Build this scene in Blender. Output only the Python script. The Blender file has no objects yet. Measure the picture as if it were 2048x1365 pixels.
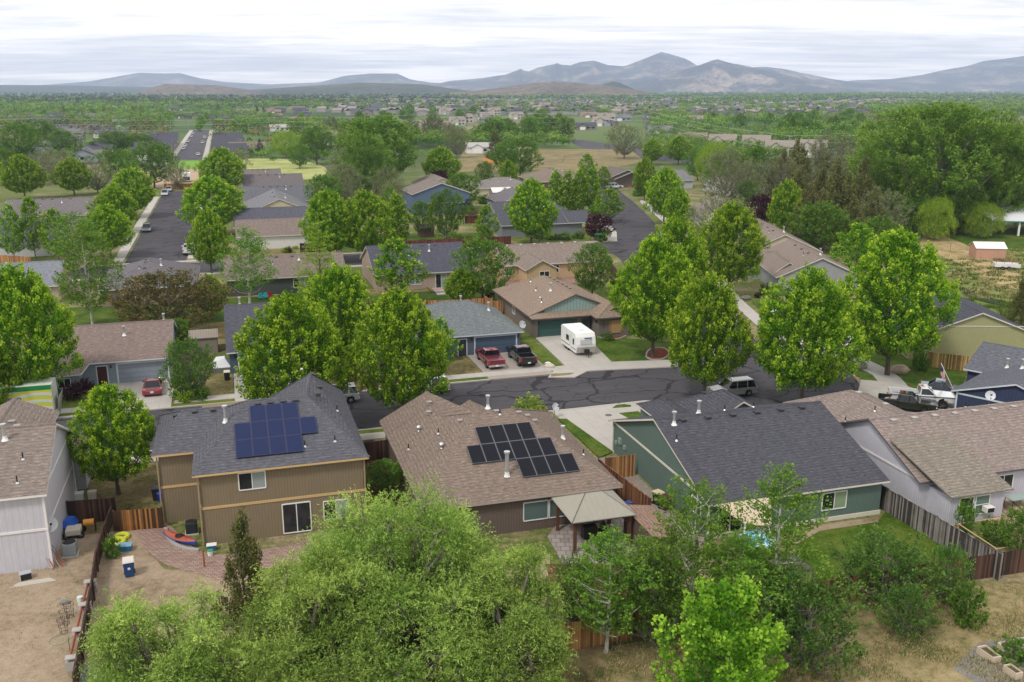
import bpy, math, random
import numpy as np
from math import radians, sin, cos, pi
random.seed(7)
SC = bpy.context.scene
COL = SC.collection
# ------------------------------------------------------------------ camera
F = 1890.0; CX = 1024.0; CY = 682.5; H = 30.0
PITCH = math.atan(504.5 / F)
cam_d = bpy.data.cameras.new("camera"); cam = bpy.data.objects.new("camera", cam_d); COL.objects.link(cam)
cam_d.sensor_width = 36.0; cam_d.lens = 36.0 * F / 2048.0
cam_d.clip_start = 0.5; cam_d.clip_end = 60000
cam.location = (0, 0, H); cam.rotation_euler = (pi / 2 - PITCH, 0, 0)
SC.camera = cam
SC.render.engine = 'CYCLES'; SC.cycles.volume_bounces = 2
SC.render.resolution_x = 1024; SC.render.resolution_y = 682
SC.view_settings.view_transform = 'Standard'; SC.view_settings.look = 'None'
SC.view_settings.exposure = EXPO = 0.6; SC.view_settings.gamma = 1.0
# ------------------------------------------------------------------ sky: overcast, thin cloud bands
SUN_EL, SUN_AZ = radians(52), radians(215)
world = bpy.data.worlds.new("World"); SC.world = world; world.use_nodes = True
nt = world.node_tree; N = nt.nodes; L = nt.links
N.clear()
def nd(tree, typ, **kw):
    n = tree.nodes.new(typ)
    for k, v in kw.items(): setattr(n, k, v)
    return n
def mth(tree, op, a, b=None, c=None, clamp=False):
    n = tree.nodes.new('ShaderNodeMath'); n.operation = op; n.use_clamp = clamp
    for i, x in enumerate((a, b, c)):
        if x is None: continue
        if isinstance(x, (int, float)): n.inputs[i].default_value = x
        else: tree.links.new(x, n.inputs[i])
    return n.outputs[0]
def mixc(tree, fac, a, b, typ='MIX'):
    n = tree.nodes.new('ShaderNodeMix'); n.data_type = 'RGBA'; n.blend_type = typ
    for i, x in ((0, fac), (6, a), (7, b)):
        if isinstance(x, (int, float)): n.inputs[i].default_value = x
        elif isinstance(x, (tuple, list)): n.inputs[i].default_value = (*x[:3], 1)
        else: tree.links.new(x, n.inputs[i])
    return n.outputs[2]
def ramp(tree, fac, stops):
    n = tree.nodes.new('ShaderNodeValToRGB'); e = n.color_ramp.elements
    e[0].position = stops[0][0]; e[0].color = (*stops[0][1], 1)
    e[1].position = stops[-1][0]; e[1].color = (*stops[-1][1], 1)
    for p, c in stops[1:-1]:
        x = e.new(p); x.color = (*c, 1)
    tree.links.new(fac, n.inputs[0]); return n.outputs[0]
def noise(tree, vec, scale, detail=4, rough=.55, dist=0.0, w=None):
    n = tree.nodes.new('ShaderNodeTexNoise'); n.inputs['Scale'].default_value = scale
    n.inputs['Detail'].default_value = detail; n.inputs['Roughness'].default_value = rough
    n.inputs['Distortion'].default_value = dist
    if vec is not None: tree.links.new(vec, n.inputs['Vector'])
    return n.outputs[0]
def mapping(tree, vec, scale=(1, 1, 1), rot=(0, 0, 0), loc=(0, 0, 0)):
    n = tree.nodes.new('ShaderNodeMapping'); n.inputs['Scale'].default_value = scale
    n.inputs['Rotation'].default_value = rot; n.inputs['Location'].default_value = loc
    tree.links.new(vec, n.inputs['Vector']); return n.outputs[0]
sky = nd(nt, 'ShaderNodeTexSky', sky_type='NISHITA', sun_disc=False, sun_elevation=SUN_EL, sun_rotation=SUN_AZ, altitude=900)
geo = nd(nt, 'ShaderNodeTexCoord')
sep = nd(nt, 'ShaderNodeSeparateXYZ'); L.new(geo.outputs['Generated'], sep.inputs[0])
zz = mth(nt, 'MAXIMUM', sep.outputs[2], 0.0)
den = mth(nt, 'ADD', zz, 0.055)
cmb = nd(nt, 'ShaderNodeCombineXYZ')
L.new(mth(nt, 'DIVIDE', sep.outputs[0], den), cmb.inputs[0]); L.new(mth(nt, 'DIVIDE', sep.outputs[1], den), cmb.inputs[1])
cm = mapping(nt, cmb.outputs[0], scale=(.34, .42, 1), rot=(0, 0, radians(8)), loc=(3.1, 1.4, 0))
c1 = noise(nt, cm, 1.15, 7, .56, .35)
c2 = noise(nt, mapping(nt, cmb.outputs[0], scale=(.12, .3, 1), loc=(7, 2.2, 0)), 1.0, 4, .5, .2)
cc = mth(nt, 'ADD', mth(nt, 'MULTIPLY', c1, .62), mth(nt, 'MULTIPLY', c2, .38))
c3 = noise(nt, mapping(nt, cmb.outputs[0], scale=(.5, 1.3, 1), loc=(1, 9, 0)), 1.6, 6, .62, .5)
cc = mth(nt, 'ADD', mth(nt, 'MULTIPLY', cc, .62), mth(nt, 'MULTIPLY', c3, .38))
ccol = ramp(nt, cc, [(.41, (7.0, 7.05, 7.4)), (.465, (8.6, 8.6, 8.8)), (.51, (10.0, 9.9, 9.9)), (.56, (12.4, 12.1, 11.8))])
# dome dims towards the zenith; warm brightness added at the horizon to offset haze
up = mth(nt, 'ADD', mth(nt, 'MULTIPLY_ADD', mth(nt, 'POWER', zz, .8), -.38, .97), mth(nt, 'MULTIPLY', mth(nt, 'POWER', mth(nt, 'SUBTRACT', 1.0, mth(nt, 'MULTIPLY', zz, 9.0), clamp=True), 1.6), .42))
ccol = mixc(nt, 1.0, ccol, up, 'MULTIPLY')
ccol = mixc(nt, 1.0, ccol, mixc(nt, mth(nt, 'SUBTRACT', 1.0, mth(nt, 'MULTIPLY', zz, 9.0), clamp=True), (1, 1, 1), (1.07, 1.0, .9)), 'MULTIPLY')
thin = mth(nt, 'MULTIPLY', mth(nt, 'SUBTRACT', .42, c1, clamp=True), 1.5, clamp=True)
fin = mixc(nt, thin, ccol, sky.outputs[0])
bg = nd(nt, 'ShaderNodeBackground'); bg.inputs[1].default_value = 0.1; L.new(fin, bg.inputs[0])
wo = nd(nt, 'ShaderNodeOutputWorld'); L.new(bg.outputs[0], wo.inputs[0])
sd = bpy.data.lights.new("sun", 'SUN'); sun = bpy.data.objects.new("sun", sd); COL.objects.link(sun)
sd.energy = 1.5; sd.angle = radians(10); sd.color = (1, .95, .87)
sun.rotation_euler = (pi / 2 - SUN_EL, 0, pi - SUN_AZ)
# ------------------------------------------------------------------ measuring helpers: photo pixel -> place on a level z
TH = radians(16.6); _c, _s = cos(PITCH), sin(PITCH)
def W(px, py, z=0.0):
    a = (px - CX) / F; b = (py - CY) / F
    dy = _c - b * _s; dz = -(_s + b * _c); t = (z - H) / dz
    return t * a, t * dy
def xy2g(x, y, A=TH): return x * cos(A) + y * sin(A), -x * sin(A) + y * cos(A)
def g2xy(u, v, A=TH): return u * cos(A) - v * sin(A), u * sin(A) + v * cos(A)
def G(px, py, z=0.0, A=TH): return xy2g(*W(px, py, z), A)
def z_at(y, py):
    b = (py - CY) / F
    return H - y * (_s + b * _c) / (_c - b * _s)
# ------------------------------------------------------------------ objects
def put(o, parent=None):
    COL.objects.link(o)
    if parent is not None: o.parent = parent
    return o
def tag(o, label=None, cat=None, group=None, kind=None):
    if label: o['label'] = label
    if cat: o['category'] = cat
    if group: o['group'] = group
    if kind: o['kind'] = kind
    return o
def thing(name, label, cat, loc, rz=0.0, group=None):
    o = bpy.data.objects.new(name, None); o.empty_display_size = .2
    o.location = loc if len(loc) == 3 else (*loc, 0); o.rotation_euler = (0, 0, rz)
    put(o); return tag(o, label, cat, group)
def gthing(name, label, cat, u, v, rz=0.0, group=None, z=0.0, A=TH):
    return thing(name, label, cat, (*g2xy(u, v, A), z), A + rz, group)
def copy_tree(o, loc=None, rz=None, label=None, group=None, scale=None):
    c = o.copy(); COL.objects.link(c); c.parent = None
    if loc is not None: c.location = loc
    if rz is not None: c.rotation_euler = (0, 0, rz)
    if label: c['label'] = label
    if group: c['group'] = group
    if scale is not None: c.scale = scale
    def rec(a, b):
        for ch in list(a.children):
            d = ch.copy(); COL.objects.link(d); d.parent = b; rec(ch, d)
    rec(o, c); return c
class MB:
    def __init__(s): s.v = []; s.f = []; s.m = []
    def poly(s, pts, mi=0):
        i = len(s.v); s.v.extend([tuple(p) for p in pts]); s.f.append(tuple(range(i, i + len(pts)))); s.m.append(mi)
    def box(s, x0, x1, y0, y1, z0, z1, mi=0):
        x0, x1 = min(x0, x1), max(x0, x1); y0, y1 = min(y0, y1), max(y0, y1); z0, z1 = min(z0, z1), max(z0, z1)
        i = len(s.v)
        s.v += [(x0, y0, z0), (x1, y0, z0), (x1, y1, z0), (x0, y1, z0), (x0, y0, z1), (x1, y0, z1), (x1, y1, z1), (x0, y1, z1)]
        for q in ((0, 3, 2, 1), (4, 5, 6, 7), (0, 1, 5, 4), (1, 2, 6, 5), (2, 3, 7, 6), (3, 0, 4, 7)):
            s.f.append(tuple(i + k for k in q)); s.m.append(mi)
        return s
    def prism(s, pts, d, mi=0, mside=None):
        """pts: planar polygon; extruded by vector d"""
        n = len(pts); i = len(s.v); s.v += [tuple(p) for p in pts] + [tuple(p[k] + d[k] for k in range(3)) for p in pts]
        s.f.append(tuple(range(i, i + n))[::-1]); s.m.append(mi); s.f.append(tuple(range(i + n, i + 2 * n))); s.m.append(mi)
        for k in range(n):
            j = (k + 1) % n; s.f.append((i + k, i + j, i + n + j, i + n + k)); s.m.append(mi if mside is None else mside)
        return s
    def tube(s, p, q, r, r2=None, n=8, mi=0, cap=True):
        r2 = r if r2 is None else r2
        p = np.array(p, float); q = np.array(q, float); d = q - p; l = np.linalg.norm(d)
        if l < 1e-6: return s
        d /= l; a = np.cross(d, (0, 0, 1)) if abs(d[2]) < .95 else np.cross(d, (1, 0, 0)); a /= np.linalg.norm(a); b = np.cross(d, a)
        i = len(s.v)
        for c, rr in ((p, r), (q, r2)):
            for k in range(n):
                t = 2 * pi * k / n; s.v.append(tuple(c + (a * cos(t) + b * sin(t)) * rr))
        for k in range(n):
            j = (k + 1) % n; s.f.append((i + k, i + j, i + n + j, i + n + k)); s.m.append(mi)
        if cap:
            s.f.append(tuple(i + k for k in range(n))[::-1]); s.m.append(mi)
            s.f.append(tuple(i + n + k for k in range(n))); s.m.append(mi)
        return s
    def lathe(s, x, y, prof, n=14, mi=0, axis='z'):
        """prof: list of (r, h)"""
        i = len(s.v)
        for r, h in prof:
            for k in range(n):
                t = 2 * pi * k / n
                if axis == 'z': s.v.append((x + r * cos(t), y + r * sin(t), h))
                elif axis == 'x': s.v.append((h, x + r * cos(t), y + r * sin(t)))
                else: s.v.append((x + r * cos(t), h, y + r * sin(t)))
        for a in range(len(prof) - 1):
            for k in range(n):
                j = (k + 1) % n; s.f.append((i + a * n + k, i + a * n + j, i + (a + 1) * n + j, i + (a + 1) * n + k)); s.m.append(mi)
        for a in (0, len(prof) - 1):
            if prof[a][0] > 1e-3: s.f.append(tuple(i + a * n + k for k in range(n))); s.m.append(mi)
        return s
    def loft(s, secs, mi=0, closed=True, cap=True):
        n = len(secs[0]); i = len(s.v)
        for q in secs: s.v += [tuple(p) for p in q]
        for a in range(len(secs) - 1):
            for k in range(n if closed else n - 1):
                j = (k + 1) % n; s.f.append((i + a * n + k, i + a * n + j, i + (a + 1) * n + j, i + (a + 1) * n + k)); s.m.append(mi)
        if cap:
            s.f.append(tuple(i + k for k in range(n))[::-1]); s.m.append(mi)
            e = i + (len(secs) - 1) * n; s.f.append(tuple(e + k for k in range(n))); s.m.append(mi)
        return s
    def build(s, name, mats, parent=None, smooth=False, bevel=0.0):
        me = bpy.data.meshes.new(name)
        me.from_pydata(s.v, [], s.f)
        if not isinstance(mats, (list, tuple)): mats = [mats]
        for m in mats: me.materials.append(m)
        me.polygons.foreach_set('material_index', s.m)
        # uv in metres on the face: u level along it, v up the slope
        uvl = me.uv_layers.new(name='UVMap')
        co = np.array(s.v, float); uv = []
        for f in s.f:
            p = co[list(f)]; q = np.roll(p, -1, 0)
            nrm = np.array([((p[:, 1] - q[:, 1]) * (p[:, 2] + q[:, 2])).sum(), ((p[:, 2] - q[:, 2]) * (p[:, 0] + q[:, 0])).sum(), ((p[:, 0] - q[:, 0]) * (p[:, 1] + q[:, 1])).sum()])
            l = np.linalg.norm(nrm); nrm = nrm / l if l > 1e-12 else np.array([0, 0, 1.])
            if abs(nrm[2]) > .995: t = np.array([1., 0, 0])
            else: t = np.cross((0, 0, 1), nrm); t /= np.linalg.norm(t)
            b = np.cross(nrm, t)
            uv.append(np.stack([p @ t, p @ b], 1))
        uvl.data.foreach_set('uv', np.concatenate(uv).ravel().astype(np.float32))
        if smooth: me.polygons.foreach_set('use_smooth', [True] * len(s.f))
        me.update()
        o = bpy.data.objects.new(name, me); put(o, parent)
        if bevel:
            md = o.modifiers.new('bevel', 'BEVEL'); md.width = bevel; md.segments = 2; md.limit_method = 'ANGLE'
        return o
# ------------------------------------------------------------------ materials
_mc = {}
def newmat(key):
    m = bpy.data.materials.new(key); m.use_nodes = True
    t = m.node_tree; p = t.nodes['Principled BSDF']
    return m, t, p
def bump(t, p, h, dist=.02, strength=.6):
    b = t.nodes.new('ShaderNodeBump'); b.inputs['Distance'].default_value = dist; b.inputs['Strength'].default_value = strength
    t.links.new(h, b.inputs['Height']); t.links.new(b.outputs[0], p.inputs['Normal'])
def lin(r, g=None, b=None):
    if g is None: r, g, b = r
    f = lambda c: (c / 255 / 12.92) if c / 255 <= .04045 else ((c / 255 + .055) / 1.055) ** 2.4
    return (f(r), f(g), f(b))
def sc(c, k): return tuple(min(1, x * k) for x in c)
def paint(rgb, rough=.6, metal=0.0, coat=0.0, var=.12, vs=1.3, spec=.5):
    k = ('p', rgb, rough, metal, coat, var)
    if k in _mc: return _mc[k]
    m, t, p = newmat('paint'); c = lin(rgb)
    tc = nd(t, 'ShaderNodeTexCoord'); n = noise(t, tc.outputs['Object'], vs, 5, .6)
    col = mixc(t, n, sc(c, 1 - var), sc(c, 1 + var)); t.links.new(col, p.inputs['Base Color'])
    p.inputs['Roughness'].default_value = rough; p.inputs['Metallic'].default_value = metal
    p.inputs['Specular IOR Level'].default_value = spec
    p.inputs['Coat Weight'].default_value = coat; p.inputs['Coat Roughness'].default_value = .06
    _mc[k] = m; return m
def nd_sep(t, v):
    n = t.nodes.new('ShaderNodeSeparateXYZ'); t.links.new(v, n.inputs[0]); return n.outputs[1]
def shingle(rgb, var=.2):
    k = ('sh', rgb)
    if k in _mc: return _mc[k]
    m, t, p = newmat('shingles'); c = lin(rgb)
    uv = nd(t, 'ShaderNodeUVMap').outputs[0]
    br = nd(t, 'ShaderNodeTexBrick', offset=.5, offset_frequency=2); t.links.new(uv, br.inputs['Vector'])
    br.inputs['Scale'].default_value = 1; br.inputs['Brick Width'].default_value = .32; br.inputs['Row Height'].default_value = .145
    br.inputs['Mortar Size'].default_value = .013; br.inputs['Mortar Smooth'].default_value = .3; br.inputs['Bias'].default_value = .1
    br.inputs['Color1'].default_value = (*sc(c, 1.25), 1); br.inputs['Color2'].default_value = (*sc(c, .78), 1); br.inputs['Mortar'].default_value = (*sc(c, .42), 1)
    n1 = noise(t, uv, 7.0, 3, .7); n2 = noise(t, uv, .22, 4, .6)
    warm = (min(1, c[0] * 1.18), c[1] * .95, c[2] * .82)
    col = mixc(t, .35, br.outputs[0], mixc(t, n1, sc(c, .7), sc(warm, 1.35)))
    col = mixc(t, mth(t, 'MULTIPLY', n2, .35), col, sc(c, 1.25))
    n4 = noise(t, mapping(t, uv, scale=(1.5, 5.5, 1)), 1.5, 4, .75)
    col = mixc(t, .62, col, mixc(t, 1.0, col, ramp(t, n4, [(.32, (.3, .3, .31)), (.5, (.95, .95, .95)), (.7, (1.8, 1.74, 1.66))]), 'MULTIPLY'))
    rw = mth(t, 'FRACT', mth(t, 'DIVIDE', nd_sep(t, uv), .29)); col = mixc(t, mth(t, 'MULTIPLY', mth(t, 'LESS_THAN', rw, .3), .38), col, sc(c, .45))
    st = noise(t, mapping(t, uv, scale=(1.1, .12, 1)), 1.6, 4, .6)
    col = mixc(t, mth(t, 'MULTIPLY', mth(t, 'SUBTRACT', st, .5, clamp=True), 1.6), col, sc(c, .6))
    t.links.new(col, p.inputs['Base Color']); p.inputs['Roughness'].default_value = .95; p.inputs['Specular IOR Level'].default_value = .06
    bump(t, p, br.outputs['Fac'], .012, -.5)
    _mc[k] = m; return m
def siding(rgb, mode='v', pitch=.2, groove=.6, var=.08):
    k = ('sd', rgb, mode, pitch)
    if k in _mc: return _mc[k]
    m, t, p = newmat('siding'); c = lin(rgb)
    uv = nd(t, 'ShaderNodeUVMap').outputs[0]; sp = nd(t, 'ShaderNodeSeparateXYZ'); t.links.new(uv, sp.inputs[0])
    x = sp.outputs[0 if mode == 'v' else 1]
    fr = mth(t, 'FRACT', mth(t, 'DIVIDE', x, pitch))
    g = mth(t, 'LESS_THAN', fr, .1 if mode == 'v' else .16)
    n = noise(t, uv, 1.1, 5, .6); n3 = noise(t, mapping(t, uv, scale=(5, .5, 1)), 2.0, 4, .65)
    col = mixc(t, n, sc(c, 1 - var * 1.6), sc(c, 1 + var)); col = mixc(t, mth(t, 'MULTIPLY', mth(t, 'SUBTRACT', n3, .35, clamp=True), 1.1), col, sc(c, .66))
    col = mixc(t, g, col, sc(c, groove)); t.links.new(col, p.inputs['Base Color'])
    p.inputs['Roughness'].default_value = .8; p.inputs['Specular IOR Level'].default_value = .2
    bump(t, p, g, .01, -.6)
    _mc[k] = m; return m
def boards(rgb, rgb2, w=.14, var=.5):
    k = ('bd', rgb, rgb2, w)
    if k in _mc: return _mc[k]
    m, t, p = newmat('boards'); c = lin(rgb); c2 = lin(rgb2)
    uv = nd(t, 'ShaderNodeUVMap').outputs[0]; sp = nd(t, 'ShaderNodeSeparateXYZ'); t.links.new(uv, sp.inputs[0])
    q = mth(t, 'DIVIDE', sp.outputs[0], w); fl = mth(t, 'FLOOR', q); fr = mth(t, 'FRACT', q)
    wn = nd(t, 'ShaderNodeTexWhiteNoise', noise_dimensions='1D'); t.links.new(fl, wn.inputs['W'])
    n = noise(t, mapping(t, uv, scale=(6, .7, 1)), 2.2, 5, .7); n2 = noise(t, uv, .6, 3)
    f = mth(t, 'ADD', mth(t, 'MULTIPLY', wn.outputs[0], .45), mth(t, 'MULTIPLY', mth(t, 'ADD', n, n2), .32))
    col = ramp(t, f, [(.25, sc(c2, .55)), (.45, c2), (.62, c), (.82, sc(c, 1.45))])
    g = mth(t, 'LESS_THAN', fr, .08); col = mixc(t, g, col, sc(c2, .3))
    t.links.new(col, p.inputs['Base Color']); p.inputs['Roughness'].default_value = .88
    bump(t, p, g, .012, -.7)
    _mc[k] = m; return m
def pavers(rgb, rgb2, bw=.24, bh=.12, mort=.012):
    k = ('pv', rgb, rgb2, bw, bh)
    if k in _mc: return _mc[k]
    m, t, p = newmat('pavers'); c = lin(rgb); c2 = lin(rgb2)
    uv = nd(t, 'ShaderNodeUVMap').outputs[0]
    br = nd(t, 'ShaderNodeTexBrick'); t.links.new(uv, br.inputs['Vector']); br.inputs['Scale'].default_value = 1
    br.inputs['Brick Width'].default_value = bw; br.inputs['Row Height'].default_value = bh; br.inputs['Mortar Size'].default_value = mort
    br.inputs['Color1'].default_value = (*c, 1); br.inputs['Color2'].default_value = (*c2, 1); br.inputs['Mortar'].default_value = (*sc(c2, .55), 1)
    n = noise(t, uv, 1.2, 5, .65)
    col = mixc(t, mth(t, 'MULTIPLY', n, .45), br.outputs[0], sc(c, .7)); t.links.new(col, p.inputs['Base Color'])
    p.inputs['Roughness'].default_value = .85; bump(t, p, br.outputs['Fac'], .01, -.5)
    _mc[k] = m; return m
def concrete(rgb=(180, 174, 167), joint=1.6):
    k = ('cc', rgb, joint)
    if k in _mc: return _mc[k]
    m, t, p = newmat('concrete'); c = lin(rgb)
    tc = nd(t, 'ShaderNodeTexCoord'); v = mapping(t, tc.outputs['Object'], rot=(0, 0, -TH))
    n = noise(t, v, .5, 6, .62); n2 = noise(t, v, 6, 4, .7)
    col = mixc(t, n, sc(c, .74), sc(c, 1.12)); col = mixc(t, mth(t, 'MULTIPLY', n2, .3), col, sc(c, .8))
    br = nd(t, 'ShaderNodeTexBrick', offset=0.0); t.links.new(v, br.inputs['Vector']); br.inputs['Scale'].default_value = 1
    br.inputs['Brick Width'].default_value = joint; br.inputs['Row Height'].default_value = joint * 1.9; br.inputs['Mortar Size'].default_value = .022
    col = mixc(t, mth(t, 'MULTIPLY', br.outputs['Fac'], .55), col, sc(c, .5))
    sp = mth(t, 'GREATER_THAN', noise(t, v, .9, 3, .5), .63); col = mixc(t, mth(t, 'MULTIPLY', sp, .14), col, sc(c, .5))
    t.links.new(col, p.inputs['Base Color']); p.inputs['Roughness'].default_value = .85
    _mc[k] = m; return m
def asphalt(rgb=(78, 75, 80), cs=.13, cracks=True):
    k = ('as', rgb, cs)
    if k in _mc: return _mc[k]
    m, t, p = newmat('asphalt'); c = lin(rgb)
    tc = nd(t, 'ShaderNodeTexCoord'); v = mapping(t, tc.outputs['Object'], rot=(0, 0, -TH))
    n = noise(t, v, .18, 5, .6); n2 = noise(t, v, 9, 4, .75)
    col = mixc(t, n, sc(c, .82), sc(c, 1.2)); col = mixc(t, mth(t, 'MULTIPLY', n2, .5), col, sc(c, 1.25))
    wr = noise(t, mapping(t, v, scale=(.05, 1.1, 1)), 1.0, 4, .6); col = mixc(t, mth(t, 'MULTIPLY', mth(t, 'SUBTRACT', wr, .45, clamp=True), 2.2, clamp=True), col, sc(c, 1.4))
    pt = mth(t, 'GREATER_THAN', noise(t, mapping(t, v, loc=(4, 9, 0)), .16, 2, .4), .62); col = mixc(t, mth(t, 'MULTIPLY', pt, .35), col, sc(c, .62))
    st2 = mth(t, 'GREATER_THAN', noise(t, v, 1.3, 2, .4), .7); col = mixc(t, mth(t, 'MULTIPLY', st2, .4), col, sc(c, .45))
    if cracks:
        nv = nd(t, 'ShaderNodeTexNoise'); nv.inputs['Scale'].default_value = .35; nv.inputs['Detail'].default_value = 4; t.links.new(v, nv.inputs['Vector'])
        ad = nd(t, 'ShaderNodeVectorMath', operation='MULTIPLY_ADD'); t.links.new(nv.outputs['Color'], ad.inputs[0]); ad.inputs[1].default_value = (3.2, 3.2, 0); t.links.new(v, ad.inputs[2])
        for s_, wd, kk in ((cs, .022, .75), (cs * 2.4, .018, .45)):
            vo = nd(t, 'ShaderNodeTexVoronoi', feature='DISTANCE_TO_EDGE'); vo.inputs['Scale'].default_value = s_
            t.links.new(mapping(t, ad.outputs[0], scale=(.8, 1.25, 1)), vo.inputs['Vector'])
            cr = mth(t, 'LESS_THAN', vo.outputs['Distance'], wd * (1 if s_ == cs else 1.0))
            msk = mth(t, 'GREATER_THAN', noise(t, v, .12, 2), .38 if s_ == cs else .5)
            col = mixc(t, mth(t, 'MULTIPLY', mth(t, 'MULTIPLY', cr, msk), kk), col, sc(c, .34))
    t.links.new(col, p.inputs['Base Color']); p.inputs['Roughness'].default_value = .92; p.inputs['Specular IOR Level'].default_value = .1
    bump(t, p, n2, .01, .3)
    _mc[k] = m; return m
def grass(a, b, c, s=1.0, key=''):
    """a dark, b mid, c dry colour"""
    k = ('gr', a, b, c, s)
    if k in _mc: return _mc[k]
    m, t, p = newmat('grass'); a, b, c = lin(a), lin(b), lin(c)
    tc = nd(t, 'ShaderNodeTexCoord'); v = tc.outputs['Object']
    n1 = noise(t, v, .35 * s, 5, .62, .6); n2 = noise(t, v, 3.2 * s, 5, .7); n3 = noise(t, v, 14, 3, .7)
    f = mth(t, 'ADD', mth(t, 'MULTIPLY', n1, .55), mth(t, 'MULTIPLY', n2, .45))
    col = ramp(t, f, [(.36, a), (.48, b), (.56, mixt(b, c, .5)), (.66, c)])
    col = mixc(t, mth(t, 'MULTIPLY', mth(t, 'SUBTRACT', n3, .35, clamp=True), 1.3), col, sc(a, .45))
    t.links.new(col, p.inputs['Base Color']); p.inputs['Roughness'].default_value = .95; p.inputs['Specular IOR Level'].default_value = .15
    bump(t, p, mth(t, 'ADD', n2, n3), .06, .7)
    _mc[k] = m; return m
def mixt(a, b, f): return tuple(a[i] * (1 - f) + b[i] * f for i in range(3))
def glass(rgb=(38, 42, 46), rough=.05):
    k = ('gl', rgb, rough)
    if k in _mc: return _mc[k]
    m, t, p = newmat('window_glass'); c = lin(rgb)
    uv = nd(t, 'ShaderNodeTexCoord').outputs['Object']; n = noise(t, mapping(t, uv, scale=(1.4, 1.4, .6)), 1.6, 3)
    col = ramp(t, n, [(.35, sc(c, .5)), (.6, sc(c, 1.3))]); t.links.new(col, p.inputs['Base Color'])
    p.inputs['Roughness'].default_value = rough; p.inputs['Specular IOR Level'].default_value = .6
    _mc[k] = m; return m
def blind(rgb=(150, 160, 160)):
    k = ('bl', rgb)
    if k in _mc: return _mc[k]
    m, t, p = newmat('glass_over_blind'); c = lin(rgb)
    uv = nd(t, 'ShaderNodeUVMap').outputs[0]; sp = nd(t, 'ShaderNodeSeparateXYZ'); t.links.new(uv, sp.inputs[0])
    g = mth(t, 'LESS_THAN', mth(t, 'FRACT', mth(t, 'DIVIDE', sp.outputs[1], .07)), .25)
    col = mixc(t, g, c, sc(c, .7)); t.links.new(col, p.inputs['Base Color']); p.inputs['Roughness'].default_value = .12
    _mc[k] = m; return m
WHITE = paint((226, 226, 224), .5); STEEL = paint((150, 152, 155), .35, .9); GALV = paint((205, 208, 210), .3, .7)
DARK = paint((28, 28, 30), .6); RUB = paint((22, 22, 23), .85); RIM = paint((165, 168, 172), .3, .85)
GLASS = glass(); BLIND = blind(); CARGL = glass((22, 25, 30), .03)

def text_mesh(body, size, mat, extrude=.006):
    cu = bpy.data.curves.new('letters', 'FONT'); cu.body = body; cu.size = size; cu.extrude = extrude
    o = bpy.data.objects.new('letters', cu); COL.objects.link(o); bpy.context.view_layer.update()
    me = bpy.data.meshes.new_from_object(o.evaluated_get(bpy.context.evaluated_depsgraph_get())); bpy.data.objects.remove(o); me.materials.clear(); me.materials.append(mat); return me
def text_part(name, body, size, loc, rot, mat, parent):
    o = bpy.data.objects.new(name, text_mesh(body, size, mat)); o.location = loc; o.rotation_euler = rot; return put(o, parent)
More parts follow.
